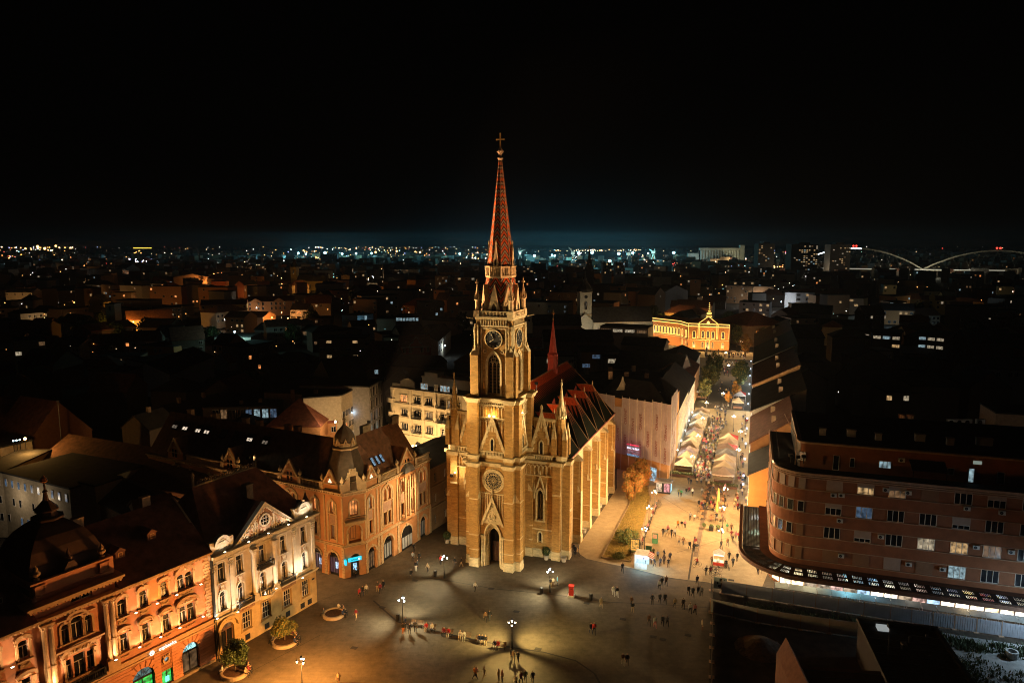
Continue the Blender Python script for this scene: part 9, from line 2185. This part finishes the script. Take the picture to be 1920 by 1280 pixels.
field(50,565,600,470,485,(6,6,4,0,2,2),(.6,1.2));field(60,590,760,463,470,(5,5,3,1,1,0),(.5,1.0));field(40,860,930,482,496,(2,3,4,5,0,1),(.5,1.2));field(30,885,915,473,480,(8,3,2,0,0,0),(.6,1.1));field(60,1205,1400,487,500,(5,4,3,1,3,1),(.5,1.0));field(26,1440,1480,493,502,(4,9,1,0,0,0),(.6,1.2));field(14,1450,1480,470,482,(3,4,4,1,2,2),(.5,1.1));field(40,400,480,490,530,(3,9,1,0,0,0),(.5,1.2));field(30,205,240,500,522,(3,6,4,0,1,1),(.6,1.2));field(24,1395,1425,483,498,(8,2,4,0,0,1),(.5,1.0));field(16,1240,1300,488,496,(9,4,0,0,2,0),(.6,1.2))
for(ax,ay),(bx,by),n_,c in(((150,520),(262,470),26,1),((0,485),(130,476),22,1),((330,560),(440,492),18,1),((560,540),(470,488),18,0),((600,486),(568,468),18,1),((760,560),(905,474),26,0),((1010,540),(1090,474),18,2),((1230,560),(1205,478),16,0),((1450,560),(1330,494),22,0),((1560,600),(1445,500),18,2),((640,560),(820,500),16,0),((60,600),(230,520),16,1)):
 a,b=G(ax,ay,7),G(bx,by,7)
 for i in range(n_):t=(i/(n_-1));y=a[1]+(b[1]-a[1])*t;x=a[0]+(b[0]-a[0])*t;px,py=PX(x,y,7);lm.ball((x,y,7),.62*y/FPX,5,3,c)
tag(lm.build('distant_lights',[EM(a,b,c)for a,b,c in lcol]),'countless tiny lamps of the city out to the horizon','city lights',kind='stuff')
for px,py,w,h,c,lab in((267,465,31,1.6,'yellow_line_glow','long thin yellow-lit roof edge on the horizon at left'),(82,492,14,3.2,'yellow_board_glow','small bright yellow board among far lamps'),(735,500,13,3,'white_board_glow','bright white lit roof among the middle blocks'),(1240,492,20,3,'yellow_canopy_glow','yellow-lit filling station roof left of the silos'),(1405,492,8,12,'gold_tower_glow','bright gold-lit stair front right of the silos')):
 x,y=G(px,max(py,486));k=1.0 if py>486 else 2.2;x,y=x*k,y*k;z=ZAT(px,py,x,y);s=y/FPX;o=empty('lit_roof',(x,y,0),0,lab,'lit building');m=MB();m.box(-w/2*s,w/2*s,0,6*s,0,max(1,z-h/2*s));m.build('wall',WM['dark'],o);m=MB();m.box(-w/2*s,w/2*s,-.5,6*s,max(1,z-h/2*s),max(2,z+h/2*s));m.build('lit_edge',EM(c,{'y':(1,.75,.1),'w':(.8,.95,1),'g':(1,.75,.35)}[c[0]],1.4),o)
 # ================================================================== people
def skin_person(joints,edges,radii,rootv=0):
 me=bpy.data.meshes.new('person_skeleton');me.from_pydata(joints,edges,[]);o=bpy.data.objects.new('person_skeleton',me);COL.objects.link(o)
 md=o.modifiers.new('skin','SKIN');md.use_smooth_shade=True
 for v,r in zip(me.skin_vertices[0].data,radii):v.radius=(r[0],r[1])if isinstance(r,tuple)else(r,r)
 me.skin_vertices[0].data[rootv].use_root=True
 sd=o.modifiers.new('sub','SUBSURF');sd.levels=1;sd.render_levels=1
 bpy.context.view_layer.update();dg=bpy.context.evaluated_depsgraph_get();r=bpy.data.meshes.new_from_object(o.evaluated_get(dg));bpy.data.objects.remove(o);return r
def person_mesh(pose):
 hipz,kz=.92,.49
 J=[(0,0,.95),(0,0,1.15),(0,0,1.36),(0,0,1.48),(0,-.01,1.56),(0,-.015,1.66),(0,-.01,1.74)];Rr=[(.15,.11),(.15,.10),(.17,.10),(.07,.065),(.055,.055),(.088,.10),(.06,.07)]
 E=[(0,1),(1,2),(2,3),(3,4),(4,5),(5,6)]
 def add(p,r,par):J.append(p);Rr.append(r);E.append((par,len(J)-1));return len(J)-1
 A={'stand':((.10,.0,.02),(-.10,0,-.02)),'walk':((.09,-.30,.10),(-.09,.32,-.06)),'stride':((.09,.30,-.05),(-.09,-.26,.1))}
 for s,(sw)in((1,0),(-1,1)):
  if pose=='sit':
   h=add((s*.10,-.02,.93),(.10,.10),0);k=add((s*.13,-.44,.93),(.075,.075),h);a=add((s*.13,-.47,.50),(.045,.05),k);add((s*.14,-.62,.47),(.045,.035),a)
   sh=add((s*.19,0,1.40),(.065,.065),2);e=add((s*.25,-.08,1.14),(.05,.05),sh);w=add((s*.12,-.32,1.05),(.035,.035),e);add((s*.08,-.40,1.03),(.035,.03),w)
  elif pose=='ride':
   h=add((s*.10,-.02,.93),(.10,.10),0);k=add((s*.11,-.32+.2*sw,.68-.12*sw),(.07,.07),h);a=add((s*.11,-.10-.15*sw,.33+.1*(1-sw)),(.045,.05),k);add((s*.11,-.25-.15*sw,.29+.1*(1-sw)),(.045,.035),a)
   sh=add((s*.19,-.06,1.38),(.065,.065),2);e=add((s*.24,-.3,1.2),(.05,.05),sh);w=add((s*.22,-.52,1.08),(.035,.035),e);add((s*.22,-.58,1.06),(.035,.03),w)
  else:
   ph={'stand':0,'walk':1,'stride':-1,'pair':0}[pose]*s;f=.28*ph
   h=add((s*.10,0,.86),(.095,.10),0);k=add((s*.11,-f*.5-.02,kz),(.062,.066),h);a=add((s*.115,-f*.95+(.06 if f<0 else 0),.10+(.05 if f<0 else 0)),(.042,.046),k);add((s*.13,-f*.95-.13,.045+(.03 if f<0 else 0)),(.045,.035),a)
   sh=add((s*.19,0,1.40),(.066,.066),2);e=add((s*.26,f*.35+.02,1.13),(.052,.052),sh)
   w=add((s*.26,f*.7-.05,.88),(.036,.036),e)if pose!='pair'else add((s*.14,-.24,1.12),(.036,.036),e);add((J[w][0],J[w][1]-.03,J[w][2]-(.09 if pose!='pair'else-.02)),(.034,.04),w)
 me=skin_person(J,E,Rr);me.materials.clear()
 for n in range(4):me.materials.append(PM['skin'])
 for p in me.polygons:
  c=p.center;z=c.z
  if z>1.50:mi=1 if(z>1.70 or(c.y>.035 and z>1.58))else 0
  elif z>(.97 if pose not in('sit','ride')else .99):mi=2
  else:mi=3
  if z<1.12 and abs(c.x)>.17 and pose in('stand','walk','stride'):mi=2 if z>.90 else(0 if z>.74 else 3)
  if pose=='sit'and c.y<-.33 and z>.99:mi=0
  p.material_index=mi;p.use_smooth=True
 return me
PM={'skin':M('skin',(.42,.24,.16),.6,0,.05,3)}
CC={'black':(.015,.015,.017),'dark grey':(.06,.06,.065),'navy':(.02,.03,.07),'white':(.6,.58,.54),'beige':(.40,.30,.18),'red':(.40,.03,.03),'orange':(.5,.17,.03),'light blue':(.15,.42,.55),'brown':(.14,.07,.035),'pink':(.5,.2,.22),'olive':(.10,.10,.04),'mustard':(.42,.25,.04),'grey':(.2,.2,.2),'green':(.03,.18,.09),'maroon':(.16,.02,.03)}
CM={k:M('cloth_'+k.replace(' ','_'),v,.9,0,.15,6)for k,v in CC.items()}
HM=[M('dark_hair',(.02,.013,.01),.6),M('brown_hair',(.10,.05,.025),.6),M('fair_hair',(.35,.22,.1),.6)]
PMs={k:person_mesh(k)for k in('stand','walk','stride','sit','pair','ride')}
print('person verts',len(PMs['walk'].vertices))
pr_=random.Random(19);people=[]
def person(x,y,pose,face,top,bottom,label,group=None,sc=None,z=0.0,hair=None):
 o=bpy.data.objects.new('person',PMs[pose]);COL.objects.link(o);s=sc or pr_.uniform(.95,1.05);o.location=(x,y,z);o.rotation_euler=(0,0,face);o.scale=(s,s,s)
 ms=[PM['skin'],HM[hair if hair is not None else pr_.randrange(3)],CM[top],CM[bottom]]
 for i,mm in enumerate(ms):o.material_slots[i].link='OBJECT';o.material_slots[i].material=mm
 tag(o,label,'person',group);people.append(o);return o
act={'stand':'standing','walk':'walking','stride':'striding','sit':'sitting','pair':'standing'}
def P_(px,py,pose,face,top,bottom,where,group='people on the square'):
 x,y=G(px,py);return person(x,y,pose,math.radians(face),top,bottom,'person in %s and %s %s %s'%(top,bottom,act[pose],where),group)
 # faces: 0 looks toward the camera, 90 to the right, 180 away
L_=[(660,1078,'stand',180,'black','dark grey','at the cash machine'),(665,1082,'stand',170,'dark grey','black','behind the one at the cash machine'),(671,1077,'stand',200,'brown','black','right of the cash machine queue'),(674,1120,'walk',40,'red','black','in front of the corner entrance'),(680,1117,'stand',0,'black','navy','in front of the corner building'),(687,1114,'stand',20,'white','dark grey','in front of the corner building'),(668,1160,'walk',-20,'maroon','beige','right of the empty planter'),(708,1108,'stand',0,'dark grey','beige','in the left group before the side lamp'),(713,1112,'stand',20,'maroon','black','in the left group before the side lamp'),(719,1106,'stand',-20,'black','black','in the left group before the side lamp'),(771,1085,'walk',30,'black','dark grey','near the shop fronts left of the church lamp'),(780,1070,'stand',0,'black','white','left of the church lamp'),(783,1066,'stand',90,'dark grey','black','left of the church lamp'),(786,1052,'stand',0,'black','black','left of the church lamp, further back'),(774,1052,'stand',0,'grey','black','left of the church lamp, further back'),(802,1072,'walk',-40,'beige','black','just left of the church lamp'),(776,1034,'stand',0,'black','black','by the wide shop arch'),(827,1058,'stand',0,'red','black','behind the church lamp'),(853,1062,'walk',-60,'black','dark grey','between lamp and church door'),(865,1062,'stride',-80,'black','beige','left of the church door'),(891,1108,'walk',150,'white','black','alone before the church door'),(910,1166,'walk',200,'brown','black','mid-square, left of a couple'),(918,1163,'stride',200,'black','dark grey','mid-square, right of a couple'),(1032,1101,'stand',20,'black','mustard','under the lamp right of the door'),(1037,1100,'pair',-20,'beige','brown','under the lamp right of the door'),(1045,1098,'stand',90,'light blue','black','in bright light right of the lamp'),(1127,1138,'walk',10,'beige','beige','far right of the red post box'),(1108,1187,'walk',20,'black','navy','right of the square, left of a couple'),(1114,1188,'walk',0,'red','black','right of the square, right of a couple'),(756,1187,'stand',0,'black','orange','at the cool bench lamp'),(768,1188,'stand',20,'black','black','before the first bench'),(779,1184,'stand',0,'dark grey','black','right of the first bench'),(760,1176,'stand',90,'navy','black','behind the bench lamp'),(958,1236,'stand',90,'black','black','under the yellow lamp'),(963,1241,'pair',-20,'beige','grey','under the yellow lamp'),(971,1242,'stand',0,'black','dark grey','right of the yellow lamp'),(890,1272,'walk',100,'orange','black','near the bottom edge, leftmost'),(893,1271,'stride',60,'pink','black','near the bottom edge, second from left'),(908,1271,'walk',-60,'beige','beige','near the bottom edge with a backpack'),(935,1276,'stand',60,'beige','grey','near the bottom edge, facing another'),(942,1279,'stand',-60,'brown','black','near the bottom edge, facing another'),(967,1288,'stand',0,'white','black','at the bottom edge right of centre'),(977,1281,'walk',30,'maroon','black','at the bottom edge in the right group'),(985,1278,'walk',0,'olive','dark grey','at the bottom edge in the right group'),(999,1280,'walk',0,'black','black','at the bottom edge, rightmost of the group'),(635,1282,'walk',0,'beige','brown','at the bottom edge left of centre'),(1150,1116,'walk',0,'white','white','in the dark stretch right of the post box'),(1157,1118,'walk',0,'black','white','in the dark stretch right of the post box'),(1167,1073,'walk',0,'black','black','alone below the kiosk'),(1184,1136,'walk',0,'brown','dark grey','in the dark part of the square'),(1186,1148,'walk',180,'black','beige','in the dark part of the square'),(1223,1133,'stand',0,'black','black','in the dark part of the square'),(1237,1130,'walk',0,'dark grey','black','in the dark part of the square'),(1247,1131,'walk',0,'black','black','in the dark part of the square'),(1265,1140,'walk',180,'beige','dark grey','in the dark part near the site fence'),(1281,1141,'walk',180,'black','black','in the dark part near the site fence'),(1294,1150,'walk',180,'white','black','by the site fence, left of a couple'),(1303,1151,'walk',180,'pink','black','by the site fence, right of a couple'),(1316,1182,'stand',90,'beige','brown','beside the netted fence'),(1217,1172,'walk',0,'brown','black','in a row of four in the dark'),(1228,1176,'walk',0,'white','pink','in a row of four in the dark'),(1242,1172,'walk',0,'dark grey','black','in a row of four in the dark'),(1251,1173,'walk',0,'grey','black','in a row of four in the dark'),(1168,1246,'walk',0,'brown','white','alone at lower right, left of a couple'),(1176,1247,'walk',0,'black','grey','alone at lower right, right of a couple'),(1291,1115,'walk',0,'black','black','in a group by the hoarding'),(1299,1119,'walk',0,'dark grey','black','in a group by the hoarding'),(1309,1116,'walk',0,'black','dark grey','in a group by the hoarding'),(1315,1117,'stand',0,'grey','black','in a group by the hoarding'),(1307,1096,'walk',180,'black','black','behind the group by the hoarding'),(1236,1105,'walk',180,'white','black','below the kiosk queue'),(1241,1100,'walk',180,'black','dark grey','below the kiosk queue'),(1249,1098,'walk',180,'brown','black','below the kiosk queue')]
SQG=[(1209,1056,'black'),(1216,1048,'black'),(1221,1057,'dark grey'),(1227,1062,'black'),(1233,1048,'grey'),(1238,1062,'dark grey'),(1245,1046,'black'),(1245,1058,'brown'),(1253,1063,'black'),(1256,1052,'dark grey'),(1217,1034,'black'),(1225,1043,'olive')]
for i,(a,b,c)in enumerate(SQG):L_.append((a,b,'stand'if i%3 else 'walk',pr_.choice([0,90,180,-90]),c,'black','in the crowd before the kiosk'))
G2=[(1243,1004,'black'),(1248,1006,'grey'),(1252,1000,'pink'),(1255,1007,'beige'),(1259,1007,'black'),(1265,1006,'white'),(1271,990,'orange'),(1278,990,'black'),(1284,990,'pink'),(1273,1022,'beige'),(1281,1023,'brown'),(1293,1030,'black'),(1301,1034,'black'),(1307,1034,'dark grey'),(1304,1024,'maroon'),(1294,975,'grey'),(1302,977,'white'),(1310,951,'black'),(1316,954,'maroon'),(1323,954,'black'),(1330,950,'dark grey'),(1316,927,'grey'),(1272,930,'olive'),(1277,931,'green'),(1287,927,'black'),(1292,925,'maroon'),(1298,929,'white'),(1299,926,'dark grey'),(1317,905,'grey'),(1320,903,'beige'),(1291,907,'black'),(1382,1052,'black'),(1367,1050,'black'),(1374,1062,'dark grey'),(1421,1077,'black'),(1426,1074,'beige'),(1371,1010,'maroon'),(1374,1014,'beige'),(1380,1012,'pink'),(1385,1013,'red'),(1392,1008,'brown'),(1363,996,'green'),(1371,997,'brown'),(1364,1024,'brown'),(1352,1028,'black'),(1377,955,'beige'),(1383,956,'maroon'),(1399,943,'beige'),(1405,946,'white'),(1388,905,'black'),(1392,908,'navy'),(1397,903,'black'),(1390,915,'grey'),(1394,922,'beige')]
for i,(a,b,c)in enumerate(G2):L_.append((a,b,pr_.choice(['walk','stride','stand']),pr_.choice([0,180,170,10]),c,pr_.choice(['black','dark grey','navy','black','beige']),'at the mouth of the market street'))
for t in L_:P_(*t)
# sitters on the benches, planter rims, lawn kerb
for i,(bx,by)in enumerate(BN):
 for k,off in enumerate([(),(-.5,.35),(-.4,.3),(-.6,-.05),(-.3,.1,.55),(-.7,-.2)][i]):
  d=Vector((off,-.02,0));d.rotate(Matrix.Rotation(bdir,3,'Z'));c=pr_.choice(['black','beige','red','dark grey','white','maroon','navy']);bt=pr_.choice(['black','beige','dark grey','white'])
  person(bx+d.x,by+d.y,'sit',bdir+pr_.uniform(-.2,.2),c,bt,'person in %s top sitting on the bench %s'%(c,blab[i]),'people on the benches',1.0,-.46)
for(px,py,r,n,lab)in((441,1262,1.6,5,'the nearest round planter'),(534,1204,1.6,6,'the planter by the cream house'),(626,1153,1.45,6,'the empty round planter')):
 cx,cy=G(px,py)
 for k in range(n):
  a=[-.2,.15,.55,-.6,2.9,1.0][k]+.3;c=pr_.choice(['black','maroon','dark grey','white','beige','navy'])
  person(cx+r*math.cos(a),cy+r*math.sin(a),'sit',a+math.pi/2,c,'black','person in %s on the rim of %s'%(c,lab),'people on the planter rims',1.0,-.47)
for k in range(14):
 t=k/14;c=pr_.choice(['black','dark grey','maroon','white','pink','brown']);x,y,_=S(-17.7,-31+24*t)
 person(x,y,'stand'if k%3 else 'pair',STR+math.pi/2+pr_.uniform(-.6,.6),c,'black','person in %s top beside the lawn edge lamps'%c,'people along the lawn')
 # crowd in the market street
def crowd(n,u0,u1,v0,v1,where,grp):
 for _ in range(n):
  u,v=pr_.uniform(u0,u1),pr_.uniform(v0,v1);x,y,_z=S(u,v);c=pr_.choice(['black','black','dark grey','navy','maroon','white','beige','red','grey','brown','pink','olive']);b=pr_.choice(['black','dark grey','navy','beige']);p=pr_.choice(['walk','stride','stand','walk'])
  person(x,y,p,STR+pr_.choice([0,math.pi])+pr_.uniform(-.5,.5),c,b,'person in %s and %s %s %s'%(c,b,act[p],where),grp)
crowd(46,-12.0,-8.3,9,34,'between the first tent rows','crowd between the tents');crowd(34,-12.0,-8.0,34,60,'between the later tents','crowd between the tents');crowd(26,-2.4,-.7,-6,45,'beside the right-hand shops','people beside the right-hand shops');crowd(12,-8.5,-3.5,-8,8,'among the café tables','people at the café tables')
cb=MB();cmats=[PM['skin']]+HM[:1]+[CM[k]for k in('black','dark grey','white','beige','maroon','navy','black','grey')]
for n_,u0,u1,v0,v1 in((60,-12,-8,28,60),(46,-11.8,-6.5,60,90),(14,-3,-.7,48,85),(44,-12,-5,90,185),(60,-22,-3,194,217),(40,-12.2,-8.2,8,28)):
 for _ in range(n_):
  x,y,_z=S(pr_.uniform(u0,u1),pr_.uniform(v0,v1));me=PMs[pr_.choice(['walk','stride','stand'])];tp,bt=pr_.randrange(2,10),pr_.choice([2,3,7]);cb.T=Matrix.Translation((x,y,0))@Matrix.Rotation(STR+pr_.choice([0,math.pi])+pr_.uniform(-.6,.6),4,'Z')@Matrix.Scale(pr_.uniform(.93,1.05),4)
  i0=cb.pts([v.co for v in me.vertices])
  for p in me.polygons:cb.fi(i0,p.vertices,(0,1,tp,bt)[p.material_index])
tag(cb.build('crowd',cmats,smooth=True),'dense crowd of small figures filling the market street up to the palace','crowd',kind='stuff')
for k in range(8):
 x,y,_z=S(pr_.uniform(-8.6,-4.2),-10+k*2.4);c=pr_.choice(['black','maroon','white','pink','navy','green']);person(x,y,'sit',STR+pr_.choice([0,math.pi/2,-math.pi/2,math.pi]),c,'black','person in %s top seated at the café tables'%c,'people at the café tables',1.0,-.46)
 # bicycles
def bike_meshes():
 f=MB();f.tube((0,-.15,.55),(0,.42,.85),.02);f.tube((0,.42,.85),(0,-.12,.80),.018);f.tube((0,-.1,.45),(0,-.14,.95),.02)if 0 else None
 f.tube((0,.1,.3),(0,.16,.88),.02);f.tube((0,.1,.3),(0,-.38,.80),.022);f.tube((0,.16,.80),(0,-.38,.82),.018);f.tube((0,-.38,.82),(0,-.55,.34),.02);f.tube((0,-.38,.82),(0,-.36,1.0),.02);f.tube((0,.1,.3),(0,.55,.34),.016);f.tube((0,.16,.8),(0,.55,.34),.014)
 w=MB(T=Matrix.Rotation(math.pi/2,4,'Z'));w.ring((0,0),.31,.035,-.02,.02,18)
 for k in range(8):a=k*math.pi/4;w.tube((0,0,0),(.31*math.cos(a),0,.31*math.sin(a)),.006,n=3)
 h=MB();h.tube((-.28,-.33,1.02),(.28,-.33,1.02),.018);s=MB();s.hexa([(-.08,.08,.9),(.08,.08,.9),(.09,.3,.9),(-.09,.3,.9)],[(-.03,.04,.95),(.03,.04,.95),(.08,.3,.95),(-.08,.3,.95)])
 return f.mesh('frame',M('bike_paint',(.05,.05,.06),.4,.3)),w.mesh('wheel',metal_dark),h.mesh('handlebar',metal_grey),s.mesh('saddle',metal_dark)
bfm=bike_meshes()
def bike(px,py,face,label,xy=None):
 x,y=xy or G(px,py);o=empty('bicycle',(x,y,0),face,label,'bicycle','bicycles');inst(bfm[0],'frame',o)
 for yy in(-.55,.55):inst(bfm[1],'wheel',o,(0,yy,.34))
 inst(bfm[2],'handlebar',o);inst(bfm[3],'saddle',o);return o
bike(1307,1062,math.radians(-70),'bicycle being ridden across the light edge of the square');x,y=G(1307,1062);person(x,y,'ride',math.radians(-70),'red','black','person in red hooded jacket riding a bicycle','cyclists',1.0,.02)
for px,py,fc,lab in((1327,1070,60,'leftmost parked bicycle of the group near the hoarding'),(1337,1072,80,'second parked bicycle near the hoarding'),(1346,1072,-70,'third parked bicycle near the hoarding, tilted'),(1343,1082,75,'bicycle standing nearest the hoarding'),(1364,1066,5,'bicycle pushed toward the camera by a person in black')):bike(px,py,math.radians(fc),lab)
for px,py,c in((1324,1078,'black'),(1332,1078,'maroon'),(1335,1057,'brown'),(1346,1064,'grey'),(1361,1065,'black')):P_(px,py,'stand',pr_.choice([0,180]),c,'black','with the bicycles near the hoarding','people with bicycles')
for px,py,fc,lab in((1236,945,20,'bicycle parked by the lawn corner, upper one'),(1231,950,70,'bicycle parked by the lawn corner, middle one'),(1226,954,90,'bicycle parked by the lawn corner, lower one'),(1074,1042,60,'bicycle leaning at the church corner'),(1082,1040,30,'bicycle beside people at the church corner')):bike(px,py,math.radians(fc),lab)
for px,py,c in((1076,1036,'black'),(1084,1036,'dark grey'),(1078,1040,'black')):P_(px,py,'stand',pr_.choice([0,90]),c,'black','at the church corner','people by the church corner')
# ================================================================== make repeated labels tell things apart by place
ordn=['first','second','third','fourth','fifth','sixth','seventh','eighth','ninth','tenth','eleventh','twelfth','thirteenth','fourteenth','fifteenth','sixteenth','seventeenth','eighteenth','nineteenth','twentieth','twenty-first','twenty-second','twenty-third','twenty-fourth','twenty-fifth','twenty-sixth','twenty-seventh','twenty-eighth','twenty-ninth','thirtieth']
by={}
for o in bpy.data.objects:
 if o.parent is None and 'label'in o.keys():by.setdefault(o['label'],[]).append(o)
for lab,L in by.items():
 if len(L)<2:continue
 L.sort(key=lambda o:PX(o.location.x,max(1,o.location.y),o.location.z)[0])
 for i,o in enumerate(L):
  tail=(', left one'if i==0 else ', right one')if len(L)==2 else ', %s from left'%(ordn[i]if i<len(ordn)else 'number %d'%(i+1));o['label']=lab+tail
for o in bpy.data.objects:
 if '_w'in o.keys():del o['_w']
 # ------------------------------------------------------------------ night air over the city
air=bpy.data.materials.new('night_air');air.use_nodes=True;at=air.node_tree;at.nodes.clear();ao=at.nodes.new('ShaderNodeOutputMaterial');av=at.nodes.new('ShaderNodeVolumePrincipled')
av.inputs['Density'].default_value=.00004;av.inputs['Color'].default_value=(.85,.9,.95,1);av.inputs['Anisotropy'].default_value=.3;at.links.new(av.outputs[0],ao.inputs['Volume'])
m=MB();m.box(-14500,14500,-600,16500,-1.5,84);tag(m.build('haze',air),kind='stuff')
